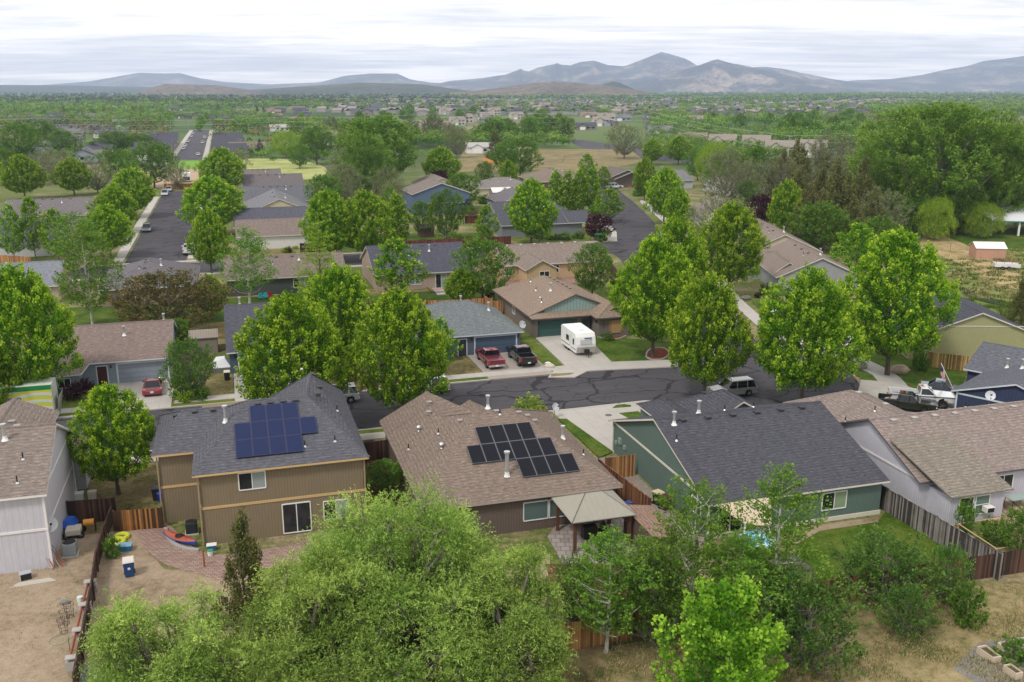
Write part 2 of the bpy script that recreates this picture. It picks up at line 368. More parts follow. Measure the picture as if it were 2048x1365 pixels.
# ------------------------------------------------------------------ houses
def hipf(x0, x1, y0, y1, ze, ra, rb, along='x'):
    """roof faces of a hip or gable; ra/rb = ridge ends (x,y,z)"""
    A, B, C, D = (x0, y0, ze), (x1, y0, ze), (x1, y1, ze), (x0, y1, ze)
    fs = []
    if along == 'x':
        fs += [[A, B, rb, ra], [C, D, ra, rb]]
        if rb[0] < x1 - 1e-3: fs.append([B, C, rb])
        if ra[0] > x0 + 1e-3: fs.append([D, A, ra])
    else:
        fs += [[B, C, rb, ra], [D, A, ra, rb]]
        if ra[1] > y0 + 1e-3: fs.append([A, B, ra])
        if rb[1] < y1 - 1e-3: fs.append([C, D, rb])
    return fs
class House:
    def __init__(s, name, label, cat, cu, cv, roof_rgb, wall_mat, trim=(214, 210, 204), A=TH, group=None, fascia=None):
        s.cu, s.cv, s.A = cu, cv, A
        s.root = gthing(name, label, cat, cu, cv, 0, group, 0, A); s.root['kind_note'] = 0; del s.root['kind_note']
        s.rm = shingle(roof_rgb) if isinstance(roof_rgb, tuple) else roof_rgb
        s.wm = wall_mat if not isinstance(wall_mat, tuple) else siding(wall_mat)
        s.tm = paint(trim, .55); s.fm = paint(fascia, .55) if fascia else s.tm
        s.faces = []; s.R = MB(); s.Fa = MB(); s.Wl = MB(); s.Tr = MB()
    def roof(s, faces, t=.16):
        """faces in grid coords"""
        fs = [[(p[0] - s.cu, p[1] - s.cv, p[2]) for p in f] for f in faces]
        s.faces += fs
        ed = {}
        K = lambda p: (round(p[0], 3), round(p[1], 3), round(p[2], 3))
        for f in fs:
            s.R.poly(f)
            s.Fa.poly([(p[0], p[1], p[2] - t) for p in f][::-1])
            for i in range(len(f)):
                a, b = f[i], f[(i + 1) % len(f)]
                ed.setdefault(frozenset((K(a), K(b))), []).append((a, b))
        for k, l in ed.items():
            a, b = l[0]
            if len(l) == 1:
                c = np.array(fs[0][0])
                s.Fa.poly([(a[0], a[1], a[2] - t), (b[0], b[1], b[2] - t), (b[0], b[1], b[2] - .012), (a[0], a[1], a[2] - .012)])
                s.R.poly([(a[0], a[1], a[2] - .012), (b[0], b[1], b[2] - .012), b, a])
            elif len(k) == 2:
                # ridge / hip cap
                d = np.array(b) - np.array(a); h = np.array((-d[1], d[0], 0.)); h /= (np.linalg.norm(h) + 1e-9); h *= .14
                a_, b_ = np.array(a), np.array(b)
                dz = .075
                s.R.poly([a_ + h + (0, 0, -dz + .05), b_ + h + (0, 0, -dz + .05), b_ + (0, 0, .035), a_ + (0, 0, .035)])
                s.R.poly([a_ + (0, 0, .035), b_ + (0, 0, .035), b_ - h + (0, 0, -dz + .05), a_ - h + (0, 0, -dz + .05)])
    def z(s, u, v):
        x, y = u - s.cu, v - s.cv; best = (None, None)
        for f in s.faces:
            inside = False; n = len(f); j = n - 1
            for i in range(n):
                if (f[i][1] > y) != (f[j][1] > y) and x < (f[j][0] - f[i][0]) * (y - f[i][1]) / (f[j][1] - f[i][1]) + f[i][0]: inside = not inside
                j = i
            if inside:
                a, b, c = (np.array(f[k], float) for k in (0, 1, 2)); nn = np.cross(b - a, c - a)
                if abs(nn[2]) < 1e-6: continue
                if nn[2] < 0: nn = -nn
                nn /= np.linalg.norm(nn); zz = a[2] - (nn[0] * (x - a[0]) + nn[1] * (y - a[1])) / nn[2]
                if best[0] is None or zz > best[0]: best = (zz, nn)
        return best
    def block(s, u0, u1, v0, v1, ze, zr, kind='gu', oh=.4, ru=None, rv=None, h0=None, h1=None, t=.16, ohg=.3, zb=0.0, walls=True):
        """roof-edge rectangle; kind g/h + ridge along u/v. ru/rv = ridge line position; h0/h1 hip run at each end"""
        um = ru if ru is not None else (u0 + u1) / 2; vm = rv if rv is not None else (v0 + v1) / 2
        if kind[1] == 'u':
            d = min(vm - v0, v1 - vm); a = h0 if h0 is not None else (d if kind[0] == 'h' else 0); b = h1 if h1 is not None else (d if kind[0] == 'h' else 0)
            ra, rb = (u0 + a, vm, zr), (u1 - b, vm, zr)
            fs = hipf(u0, u1, v0, v1, ze, ra, rb, 'x'); sl = (zr - ze) / (vm - v0)
        else:
            d = min(um - u0, u1 - um); a = h0 if h0 is not None else (d if kind[0] == 'h' else 0); b = h1 if h1 is not None else (d if kind[0] == 'h' else 0)
            ra, rb = (um, v0 + a, zr), (um, v1 - b, zr)
            fs = hipf(u0, u1, v0, v1, ze, ra, rb, 'y'); sl = (zr - ze) / (um - u0)
        s.roof(fs, t)
        if not walls: return
        X0, X1, Y0, Y1 = u0 + oh, u1 - oh, v0 + oh, v1 - oh
        zw = ze + sl * oh - t - .03
        if kind[1] == 'u':
            if not a: X0 = u0 + ohg
            if not b: X1 = u1 - ohg
        else:
            if not a: Y0 = v0 + ohg
            if not b: Y1 = v1 - ohg
        x0, x1, y0, y1 = X0 - s.cu, X1 - s.cu, Y0 - s.cv, Y1 - s.cv; cu, cv = s.cu, s.cv
        W_ = s.Wl
        if kind[1] == 'u':
            ym = vm - cv; zt = zr - t - .03
            W_.poly([(x0, y0, zb), (x1, y0, zb), (x1, y0, zw), (x0, y0, zw)]); 
            zw2 = ze + (zr - ze) / (v1 - vm) * oh - t - .03
            W_.poly([(x1, y1, zb), (x0, y1, zb), (x0, y1, zw2), (x1, y1, zw2)])
            if a: W_.poly([(x0, y1, zb), (x0, y0, zb), (x0, y0, zw), (x0, y1, zw2)])
            else: W_.poly([(x0, y1, zb), (x0, y0, zb), (x0, y0, zw), (x0, ym, zt), (x0, y1, zw2)])
            if b: W_.poly([(x1, y0, zb), (x1, y1, zb), (x1, y1, zw2), (x1, y0, zw)])
            else: W_.poly([(x1, y0, zb), (x1, y1, zb), (x1, y1, zw2), (x1, ym, zt), (x1, y0, zw)])
        else:
            xm = um - cu; zt = zr - t - .03; zw2 = ze + (zr - ze) / (u1 - um) * oh - t - .03
            W_.poly([(x0, y1, zb), (x0, y0, zb), (x0, y0, zw), (x0, y1, zw)]); W_.poly([(x1, y0, zb), (x1, y1, zb), (x1, y1, zw2), (x1, y0, zw2)])
            if a: W_.poly([(x0, y0, zb), (x1, y0, zb), (x1, y0, zw2), (x0, y0, zw)])
            else: W_.poly([(x0, y0, zb), (x1, y0, zb), (x1, y0, zw2), (xm, y0, zt), (x0, y0, zw)])
            if b: W_.poly([(x1, y1, zb), (x0, y1, zb), (x0, y1, zw), (x1, y1, zw2)])
            else: W_.poly([(x1, y1, zb), (x0, y1, zb), (x0, y1, zw), (xm, y1, zt), (x1, y1, zw2)])
    def wbox(s, u0, u1, v0, v1, z0, z1): s.Wl.box(u0 - s.cu, u1 - s.cu, v0 - s.cv, v1 - s.cv, z0, z1)
    def trim(s, u0, u1, v0, v1, z0, z1): s.Tr.box(u0 - s.cu, u1 - s.cu, v0 - s.cv, v1 - s.cv, z0, z1)
    def corner(s, u, v, z1, w=.1, z0=0): s.trim(u - w, u + w, v - w, v + w, z0, z1)
    def _on(s, side, at, c, w, z0, z1, d0, d1):
        """box on a wall: side S/N/E/W, at = wall coordinate, c = centre along it"""
        if side == 'S': return (c - w / 2 - s.cu, c + w / 2 - s.cu, at - d1 - s.cv, at - d0 - s.cv, z0, z1)
        if side == 'N': return (c - w / 2 - s.cu, c + w / 2 - s.cu, at + d0 - s.cv, at + d1 - s.cv, z0, z1)
        if side == 'E': return (at + d0 - s.cu, at + d1 - s.cu, c - w / 2 - s.cv, c + w / 2 - s.cv, z0, z1)
        return (at - d1 - s.cu, at - d0 - s.cu, c - w / 2 - s.cv, c + w / 2 - s.cv, z0, z1)
    def window(s, side, at, c, zc, w=1.5, h=1.2, split='v', pane=None, pane2=None, fr=None, name='window'):
        f = MB(); b = .07; z0, z1 = zc - h / 2, zc + h / 2
        f.box(*s._on(side, at, c, w + .02, z0 - b, z0, .0, .06)); f.box(*s._on(side, at, c, w + .02, z1, z1 + b, .0, .06))
        for k in (-1, 1): f.box(*s._on(side, at, c + k * (w / 2), b, z0, z1, .0, .058))
        if split == 'v': f.box(*s._on(side, at, c, .06, z0, z1, .0, .05))
        elif split == 'h': f.box(*s._on(side, at, c, w, zc - .03, zc + .03, .0, .05))
        fo = f.build(name, fr or WHITE, s.root)
        if split == 'v':
            for k, pm in ((-1, pane or GLASS), (1, pane2 or pane or GLASS)):
                g = MB(); g.box(*s._on(side, at, c + k * w / 4, w / 2 - .02, z0, z1, .0, .025)); g.build('pane', pm, fo)
        else:
            g = MB(); g.box(*s._on(side, at, c, w - .04, z0, z1, .0, .025)); g.build('pane', pane or GLASS, fo)
        return fo
    def garage(s, side, at, c, w, rgb, h=2.15, trim=True, arch=False):
        g = MB(); m = siding(rgb, 'h', .54, .75, .05)
        g.box(*s._on(side, at, c, w, 0.02, h, .0, .03)); g.build('garage_door', m, s.root)
        if trim:
            t = MB(); t.box(*s._on(side, at, c, w + .3, h, h + .16, .0, .06))
            for k in (-1, 1): t.box(*s._on(side, at, c + k * (w / 2 + .075), .15, 0, h, .0, .058))
            t.build('door_frame', s.tm, s.root)
    def door(s, side, at, c, w=.95, h=2.05, rgb=(70, 30, 28)):
        t = MB(); t.box(*s._on(side, at, c, w + .2, h, h + .1, .0, .06))
        for k in (-1, 1): t.box(*s._on(side, at, c + k * (w / 2 + .05), .1, 0, h, .0, .058))
        fo = t.build('door', s.tm, s.root)
        g = MB(); g.box(*s._on(side, at, c, w, 0.03, h, .0, .03)); g.build('door_leaf', paint(rgb, .4), fo)
    def lamp(s, side, at, c, z=2.0):
        g = MB(); g.box(*s._on(side, at, c, .14, z - .15, z + .12, 0, .16)); g.build('wall_light', DARK, s.root)
    def vent(s, u, v, rgb=(60, 60, 64), w=.34):
        z, n = s.z(u, v)
        if z is None: return
        m = MB(); x, y = u - s.cu, v - s.cv
        m.box(x - w / 2, x + w / 2, y - w / 2, y + w / 2, z - .12, z + .11); m.box(x - w / 2 - .05, x + w / 2 + .05, y - w / 2 - .05, y + w / 2 + .05, z + .11, z + .15)
        m.build('roof_vent', paint(rgb, .7), s.root)
    def pipe(s, u, v, h=.5, r=.045, kind='black'):
        z, n = s.z(u, v)
        if z is None: return
        m = MB(); x, y = u - s.cu, v - s.cv
        if kind == 'black':
            m.tube((x, y, z - .1), (x, y, z + h), r, n=8, mi=0); m.lathe(x, y, [(.13, z - .02), (.1, z + .03), (r + .01, z + .1)], 10, 1)
            m.build('vent_pipe', [DARK, GALV], s.root)
        else:
            m.tube((x, y, z - .1), (x, y, z + h), r, n=10, mi=0); m.lathe(x, y, [(.24, z - .03), (.2, z + .04), (r + .03, z + .16), (r + .02, z + .3)], 12, 1)
            m.lathe(x, y, [(r + .02, z + h), (r + .08, z + h + .02), (r + .08, z + h + .16), (.02, z + h + .2)], 12, 0)
            m.build('flue_pipe', [GALV, WHITE], s.root, smooth=False)
    def turbine(s, u, v, r=.2):
        z, n = s.z(u, v); m = MB(); x, y = u - s.cu, v - s.cv
        m.lathe(x, y, [(.1, z - .05), (.1, z + .12), (r, z + .17), (r * 1.05, z + .27), (r * .75, z + .37), (.02, z + .42)], 12); m.build('roof_vent', GALV, s.root, smooth=True)
    def panels(s, rows, pw, ph, u_, slope_v, base_z, mat_cell, mat_frame, v_, gap=.02):
        """rows: list of (row index from top, [column indices]); u_,v_ = top left corner of grid on plan; slope_v = dz/dv"""
        L_ = math.hypot(1, slope_v); cy, cz = 1 / L_, slope_v / L_
        nrm = np.array((0, -cz, cy))
        for r, cols in rows:
            for c_ in cols:
                a = np.array((u_ + c_ * pw - s.cu, v_ - r * ph * cy - s.cv, base_z - r * ph * cz)) + nrm * .12
                ux = np.array((pw - gap, 0, 0)); dy = np.array((0, -cy, -cz)) * (ph - gap)
                m = MB(); P = [a, a + dy, a + dy + ux, a + ux]; m.prism(P, nrm * .04, 1)
                e = .035; i_ = a + ux * (e / pw) + dy * (e / ph) + nrm * .0425
                q = [i_, i_ + dy * (1 - 2 * e / ph), i_ + dy * (1 - 2 * e / ph) + ux * (1 - 2 * e / pw), i_ + ux * (1 - 2 * e / pw)]
                m.poly(q, 0); m.build('solar_panel', [mat_cell, mat_frame], s.root)
    def done(s):
        s.R.build('roof', s.rm, s.root); s.Fa.build('fascia', s.fm, s.root)
        if s.Wl.f: s.Wl.build('wall', s.wm, s.root)
        if s.Tr.f: s.Tr.build('trim', s.tm, s.root)
        return s.root
def pvcell(rgb, line):
    k = ('pvc', rgb)
    if k in _mc: return _mc[k]
    m, t, p = newmat('solar_cells'); c = lin(rgb)
    uv = nd(t, 'ShaderNodeUVMap').outputs[0]
    br = nd(t, 'ShaderNodeTexBrick', offset=0.0); t.links.new(uv, br.inputs['Vector']); br.inputs['Scale'].default_value = 1
    br.inputs['Brick Width'].default_value = .16; br.inputs['Row Height'].default_value = .16; br.inputs['Mortar Size'].default_value = .006
    br.inputs['Color1'].default_value = (*c, 1); br.inputs['Color2'].default_value = (*sc(c, 1.15), 1); br.inputs['Mortar'].default_value = (*lin(line), 1)
    t.links.new(br.outputs[0], p.inputs['Base Color']); p.inputs['Roughness'].default_value = .3; p.inputs['Specular IOR Level'].default_value = .12
    _mc[k] = m; return m
# ------------------------------------------------------------------ ground, streets, lawns
def slab(name, pts, z0, z1, m, kind='structure', cam_=True):
    b = MB(); a = sum(pts[i][0] * pts[(i + 1) % len(pts)][1] - pts[(i + 1) % len(pts)][0] * pts[i][1] for i in range(len(pts)))
    if a < 0: pts = pts[::-1]
    if z0 is None: b.poly([(x, y, z1) for x, y in pts])
    else: b.prism([(x, y, z0) for x, y in pts], (0, 0, z1 - z0))
    return tag(b.build(name, m), kind=kind)
def PX(l, z=0.0): return [W(px, py, z) for px, py in l]
def GR(l): return [g2xy(u, v) for u, v in l]
def rect(u0, u1, v0, v1): return GR([(u0, v0), (u1, v0), (u1, v1), (u0, v1)])
def smooth(pts, k=6, closed=True):
    """catmull-rom through points"""
    out = []; n = len(pts)
    rng = range(n) if closed else range(n - 1)
    for i in rng:
        g = (lambda j: pts[j % n]) if closed else (lambda j: pts[max(0, min(n - 1, j))])
        p0, p1, p2, p3 = (np.array(g(i + d), float) for d in (-1, 0, 1, 2))
        for s_ in range(k):
            t = s_ / k
            out.append(tuple(.5 * ((2 * p1) + (-p0 + p2) * t + (2 * p0 - 5 * p1 + 4 * p2 - p3) * t * t + (-p0 + 3 * p1 - 3 * p2 + p3) * t ** 3)))
    if not closed: out.append(tuple(pts[-1]))
    return out
def ground_mat():
    m, t, p = newmat('ground'); tc = nd(t, 'ShaderNodeTexCoord'); v = tc.outputs['Object']
    n1 = noise(t, v, .012, 5, .6, .4); n2 = noise(t, v, .12, 6, .65); n3 = noise(t, v, 2.2, 5, .7); n0 = noise(t, mapping(t, v, scale=(1, .35, 1)), .0022, 4, .55, .5)
    dry = ramp(t, n3, [(.3, lin(108, 94, 72)), (.5, lin(142, 126, 100)), (.7, lin(172, 156, 128))])
    gr = ramp(t, n3, [(.3, lin(62, 78, 36)), (.55, lin(98, 112, 54)), (.75, lin(140, 142, 84))])
    f = mth(t, 'MULTIPLY_ADD', n2, .6, mth(t, 'MULTIPLY', n1, .4))
    near = mixc(t, mth(t, 'MULTIPLY', mth(t, 'SUBTRACT', f, .42, clamp=True), 9, clamp=True), dry, gr)
    far = ramp(t, n0, [(.3, lin(50, 68, 44)), (.43, lin(66, 86, 50)), (.5, lin(92, 112, 66)), (.57, lin(120, 116, 84)), (.64, lin(84, 96, 68)), (.75, lin(100, 100, 72))])
    ln = nd(t, 'ShaderNodeVectorMath', operation='LENGTH'); t.links.new(v, ln.inputs[0])
    w = mth(t, 'MULTIPLY', mth(t, 'SUBTRACT', ln.outputs['Value'], 260), 1 / 200, clamp=True)
    t.links.new(mixc(t, w, near, far), p.inputs['Base Color']); p.inputs['Roughness'].default_value = .95; p.inputs['Specular IOR Level'].default_value = .1
    bump(t, p, n3, .08, .6)
    return m
b = MB()
for (x0, x1, y0, y1) in ((-400, 400, -30, 700), (-30000, 30000, 700, 40000), (-30000, -400, -30, 700), (400, 30000, -30, 700), (-30000, 30000, -3000, -30)):
    b.poly([(x0, y0, 0), (x1, y0, 0), (x1, y1, 0), (x0, y1, 0)])
tag(b.build('ground', ground_mat()), kind='structure')
ASP = asphalt((74, 72, 76), .17); ASP2 = asphalt((84, 82, 88), .2); CON = concrete(); CON2 = concrete((166, 162, 157), 2.4)
LAWN = grass((44, 66, 16), (70, 98, 24), (112, 120, 50)); LAWN2 = grass((52, 74, 20), (92, 112, 36), (134, 130, 70))
SCRUB = grass((58, 76, 30), (128, 116, 76), (168, 148, 112), .8); DIRT = grass((126, 110, 90), (162, 143, 120), (182, 164, 142), .6)
MEAD = grass((72, 88, 42), (150, 134, 96), (186, 166, 130), .5)
BRD = grass((60, 44, 34), (104, 72, 56), (132, 98, 80), 1.5)
# main street, widening into the bend on the right, and the road that climbs away from it
edge = [(-90, 81.4), (38, 81.4)] + smooth([(38, 81.4), (42.5, 79.6), (47, 75.8), (51.5, 72.8), (56.6, 73.2), (60.4, 77.6), (63.6, 84.4), (62.6, 91), (60.4, 95.6), (61.1, 99.7), (63.1, 106.6), (67.4, 121), (72.4, 136), (79, 158), (85.5, 178), (94.4, 201), (106, 239), (114, 268), (126, 305), (118, 308), (104, 270), (95.5, 240), (84, 204), (76, 180), (70.5, 175.6)], 5, False) + \
       [(-60, 175.6), (-60, 165.6), (66.5, 165.6)] + smooth([(66.5, 165.6), (68, 160), (62, 139), (56.5, 121), (52, 104), (50, 97), (46, 93), (40, 92.7)], 5, False) + [(-90, 92.7)]
slab('road', GR(edge), None, .02, ASP)
slab('road', rect(-18.6, -8.2, 175.6, 305), None, .016, ASP)
slab('road', rect(-21.5, -10.2, 384, 770), None, .02, ASP2)
slab('road', rect(-130, 60, 428, 440), None, .024, ASP2)
slab('road', smooth(PX([(1150, 279), (1260, 294), (1390, 311), (1540, 327), (1630, 343), (1760, 372), (1740, 392), (1620, 366), (1550, 350), (1450, 335), (1330, 322), (1210, 305), (1150, 291)]), 3), None, .02, ASP2)
# sidewalks and kerbs
slab('sidewalk', rect(-90, -13.6, 93.9, 95.4), 0, .12, CON); slab('sidewalk', rect(-6.6, 36, 93.95, 95.45), 0, .121, CON)
slab('kerb', rect(-90, 25.2, 92.7, 92.95), 0, .13, CON); slab('kerb', rect(-90, 38, 81.15, 81.4), 0, .13, CON)
slab('sidewalk', rect(-90, 27.5, 78.7, 80.2), 0, .12, CON)
slab('verge', rect(-90, 27, 92.95, 93.95), 0, .1, LAWN2); slab('verge', rect(-90, 27.6, 80.2, 81.15), 0, .1, LAWN2)
slab('verge', PX([(1150, 748), (1140, 752), (1102, 756), (1102, 750)]), .1, .135, SCRUB)
# driveways on the far side of the street
slab('driveway', rect(-13.6, -6.9, 92.8, 103.2), 0, .115, CON)
slab('driveway', rect(-.9, 4.9, 92.8, 103.2), 0, .115, CON)
slab('driveway', rect(25.2, 32.4, 92.8, 103.2), 0, .118, concrete((160, 149, 141), 3.3))
slab('driveway', PX([(1066, 673), (1080, 668), (1152, 664), (1170, 672), (1223, 726), (1335, 722), (1336, 735), (1250, 740), (1176, 744), (1150, 757), (1096, 757), (1110, 741), (1134, 737)]), 0, .125, CON)
slab('footpath', PX([(182, 765), (214, 758), (262, 776), (226, 778)]), 0, .11, CON2)
# yards on the far side
slab('lawn', rect(-31, -13.7, 95.4, 103), 0, .09, LAWN2); slab('lawn', rect(-6.8, -1.0, 95.4, 104), 0, .08, SCRUB)
slab('yard', rect(5, 25.1, 95.45, 103.2), 0, .085, BRD if False else SCRUB)
slab('lawn', PX([(1032, 668), (1058, 676), (1131, 737), (1074, 743)]), 0, .09, LAWN2)
slab('lawn', smooth(PX([(1170, 673), (1205, 672), (1250, 678), (1300, 682), (1345, 690), (1350, 716), (1300, 725), (1240, 727), (1222, 725)]), 3), 0, .1, LAWN)
slab('sidewalk', PX([(1170, 744), (1225, 727), (1340, 722), (1400, 716), (1450, 690), (1462, 700), (1420, 728), (1340, 736)]), 0, .118, CON)
slab('back_yard', rect(-33, 36, 116, 143.6), 0, .05, SCRUB); slab('lawn', rect(-33, 17, 128, 143), 0, .07, LAWN)
slab('lawn', rect(19, 38, 126, 139.5), 0, .072, LAWN); slab('lawn', rect(47.5, 55, 107, 137), 0, .074, LAWN2)
slab('patio', PX([(862, 575), (888, 575), (893, 590), (875, 592)]), 0, .1, CON2)
slab('patio', rect(38, 60, 139, 144.6), 0, .09, pavers((150, 120, 104), (132, 104, 92), .5, .3))
# right side of the climbing road
slab('sidewalk', GR(smooth([(62.2, 95.2), (63.2, 99.4), (65, 106), (69, 120), (74.2, 135.6), (81, 157.6), (87.4, 177.4), (96.3, 200.4), (107.5, 238), (109.2, 237.5), (98, 199.8), (89.2, 176.8), (82.8, 157), (76, 135), (70.8, 119.4), (66.8, 105.4), (65, 99)], 4)), 0, .12, CON)
slab('sidewalk', GR(smooth([(64, 93), (66.2, 90), (66, 83), (63.2, 76.5), (65, 76), (68, 82.6), (68.3, 90.6), (66, 94.6)], 4)), 0, .122, CON2)
slab('lawn', GR([(64.5, 94.5), (67, 105), (72, 119), (86, 114), (84, 95), (72, 92)]), 0, .08, LAWN)
slab('driveway', GR([(61.6, 93.6), (64.8, 97.8), (76, 95), (74, 91)]), 0, .14, CON)
slab('lawn', PX([(1694, 700), (1760, 705), (1850, 715), (1935, 740), (1925, 775), (1830, 780), (1790, 755), (1740, 770), (1712, 752)]), 0, .085, LAWN)
slab('footpath', smooth(PX([(1700, 716), (1722, 722), (1760, 745), (1792, 765), (1780, 785), (1765, 782), (1745, 752), (1702, 732)]), 3), 0, .125, CON2)
slab('driveway', PX([(1722, 762), (1790, 768), (1830, 780), (1935, 790), (1935, 835), (1720, 835), (1712, 800)]), 0, .13, CON)
slab('sidewalk', GR(smooth([(84, 177.6), (92.4, 202.4), (94.3, 201.8), (87.6, 182)], 4)), 0, .01, CON)
slab('sidewalk', GR([(70, 177), (75, 176.8), (79.6, 188), (84.4, 205.4), (93, 232), (91.4, 232.6), (82.8, 206), (78, 189), (73.6, 178.6), (70, 178.4)]), 0, .12, CON)
slab('sidewalk', rect(-60, 70, 176.6, 178), 0, .11, CON); slab('sidewalk', rect(-60, 64, 163.2, 164.7), 0, .11, CON)
slab('sidewalk', rect(-8.0, -6.4, 180, 300), 0, .12, CON); slab('sidewalk', rect(-20.8, -19, 180, 290), 0, .12, CON)
slab('sidewalk', rect(-9.9, -7.6, 440, 760), 0, .12, CON); slab('sidewalk', rect(-24.2, -21.8, 384, 760), 0, .12, CON)
slab('lawn', rect(-6.3, 70, 178.1, 187), 0, .07, SCRUB); slab('lawn', GR([(55, 178), (69, 178), (76, 190), (55, 187)]), 0, .075, LAWN2)
slab('lawn', rect(20, 53, 179, 196), 0, .08, LAWN)
# our side of the street: driveway of the green house
slab('driveway', PX([(1105, 826), (1180, 815), (1290, 803), (1345, 806), (1360, 830), (1330, 845), (1240, 850), (1228, 908), (1120, 840)]), 0, .11, CON)
slab('lawn', PX([(1116, 840), (1133, 840), (1226, 906), (1198, 918)]), .0, .12, LAWN)
slab('lawn', PX([(1224, 819), (1237, 809), (1262, 813), (1262, 816)]), .11, .125, LAWN); slab('lawn', PX([(1238, 829), (1276, 825), (1294, 838), (1262, 842)]), .11, .125, LAWN); slab('lawn', PX([(1313, 821), (1342, 825), (1345, 835), (1325, 832)]), .11, .125, LAWN)
# back yards in front
slab('back_yard', PX([(0, 1150), (180, 1040), (225, 1045), (188, 1130), (150, 1250), (120, 1420), (-400, 1420), (-400, 1150)]), 0, .03, DIRT)
slab('patio', smooth(PX([(282, 1050), (330, 1045), (412, 1108), (560, 1095), (620, 1085), (620, 1130), (520, 1140), (460, 1165), (400, 1150), (330, 1130), (292, 1100), (278, 1072)]), 4), 0, .06, pavers((172, 146, 132), (136, 112, 102), .4, .2, .03))
slab('back_yard', PX([(188, 1130), (225, 1045), (285, 1048), (300, 1110), (330, 1140), (600, 1150), (900, 1130), (1100, 1110), (1100, 1420), (120, 1420), (150, 1250)]), 0, .032, DIRT)
slab('patio', PX([(1095, 1075), (1120, 1042), (1270, 1030), (1330, 1110), (1250, 1130), (1126, 1130)]), 0, .08, pavers((164, 154, 148), (138, 127, 122), .6, .6, .035))
slab('side_yard', PX([(1090, 1130), (1260, 1130), (1270, 1200), (1120, 1220)]), 0, .05, BRD)
slab('side_yard', rect(-12.3, -6.3, 66, 80), 0, .04, SCRUB); slab('side_yard', rect(8.2, 10.7, 60, 80), 0, .04, BRD)
slab('side_yard', rect(26.2, 29.7, 52, 69), 0, .05, pavers((150, 138, 128), (136, 124, 116), .4, .4))
slab('lawn', PX([(1600, 1088), (1640, 1062), (1755, 1045), (1775, 1020), (1935, 1120), (1900, 1150), (1700, 1180), (1590, 1170)]), 0, .07, LAWN)
slab('garden_bed', PX([(1560, 1080), (1622, 1054), (1755, 1036), (1757, 1046), (1640, 1064), (1590, 1092)]), 0, .09, DIRT)
slab('meadow', PX([(1000, 1310), (1250, 1290), (1700, 1190), (2300, 1150), (2300, 1450), (1000, 1450)]), 0, .04, MEAD)
slab('gravel_path', PX([(1905, 1340), (1955, 1290), (2048, 1270), (2100, 1280), (2100, 1420), (1990, 1400), (1940, 1360)]), 0, .055, grass((110, 104, 98), (138, 132, 126), (160, 154, 148), 2))
slab('deck', PX([(1985, 1045), (1995, 990), (2100, 978), (2140, 1050), (2048, 1062)]), 0, .22, boards((168, 146, 124), (140, 118, 100), .14))
# canal bank on the right
slab('bank', smooth(PX([(1760, 452), (1900, 462), (2060, 500), (2330, 590), (2330, 760), (2130, 760), (1960, 650), (1850, 570), (1770, 500)]), 3), 0, .035, grass((76, 98, 40), (112, 130, 60), (152, 150, 100), .5))
slab('canal_bank', smooth(PX([(1840, 500), (1900, 520), (2060, 600), (2300, 700), (2300, 660), (2060, 560), (1930, 490), (1860, 468)]), 3), 0, .1, grass((120, 108, 70), (176, 154, 112), (196, 176, 134), .6))
slab('canal_bank', smooth(PX([(1800, 470), (1870, 520), (1980, 590), (2120, 690), (2120, 740), (1990, 640), (1870, 560), (1790, 500)]), 3), 0, .06, grass((74, 98, 36), (102, 122, 54), (140, 142, 90), .5))
m, t, p = newmat('water'); p.inputs['Base Color'].default_value = (.05, .06, .05, 1); p.inputs['Roughness'].default_value = .08
tcw = nd(t, 'ShaderNodeTexCoord'); bump(t, p, noise(t, tcw.outputs['Object'], 3, 3), .03, .3); WATER = m
slab('canal_water', smooth(PX([(1920, 575), (1965, 592), (2012, 608), (2020, 616), (1995, 612), (1950, 600), (1925, 588)]), 3), None, .16, WATER)
slab('lawn', PX([(1840, 465), (1900, 470), (2048, 455), (2300, 470), (2300, 560), (2048, 515), (1930, 500)]), 0, .09, LAWN)
# open ground in the middle distance
slab('field', smooth(PX([(440, 322), (560, 318), (640, 330), (650, 350), (600, 360), (500, 350), (440, 345)]), 3), 0, .05, grass((120, 134, 70), (166, 172, 104), (196, 192, 138), .3))
slab('field', PX([(345, 322), (425, 321), (420, 340), (340, 338)]), 0, .05, grass((92, 140, 48), (116, 160, 60), (140, 170, 84), .5)); slab('field', PX([(225, 322), (280, 321), (280, 334), (225, 334)]), 0, .05, grass((92, 140, 48), (116, 160, 60), (140, 170, 84), .5))
slab('dirt_lot', PX([(230, 336), (440, 340), (420, 375), (330, 377), (230, 372)]), 0, .055, grass((150, 128, 100), (180, 158, 130), (196, 176, 150), .5))
slab('paddock', PX([(930, 300), (1100, 298), (1260, 300), (1290, 322), (1200, 345), (1060, 340), (900, 345)]), 0, .05, grass((96, 100, 56), (136, 122, 88), (160, 146, 112), .35))
slab('field', PX([(0, 205), (190, 206), (270, 212), (180, 222), (0, 218)]), 0, .06, grass((96, 140, 76), (120, 164, 90), (150, 180, 110), .05))
slab('field', PX([(40, 232), (130, 228), (150, 240), (60, 246)]), 0, .07, grass((96, 140, 66), (120, 160, 76), (150, 170, 96), .05))
slab('field', PX([(300, 201), (560, 199), (640, 202), (560, 206), (330, 207)]), 0, .06, grass((170, 160, 120), (196, 184, 146), (206, 196, 166), .03))
# ------------------------------------------------------------------ the houses one can tell apart
SG = (92, 94, 102)   # blue-grey shingle
ST = (128, 116, 108)   # brown-grey shingle
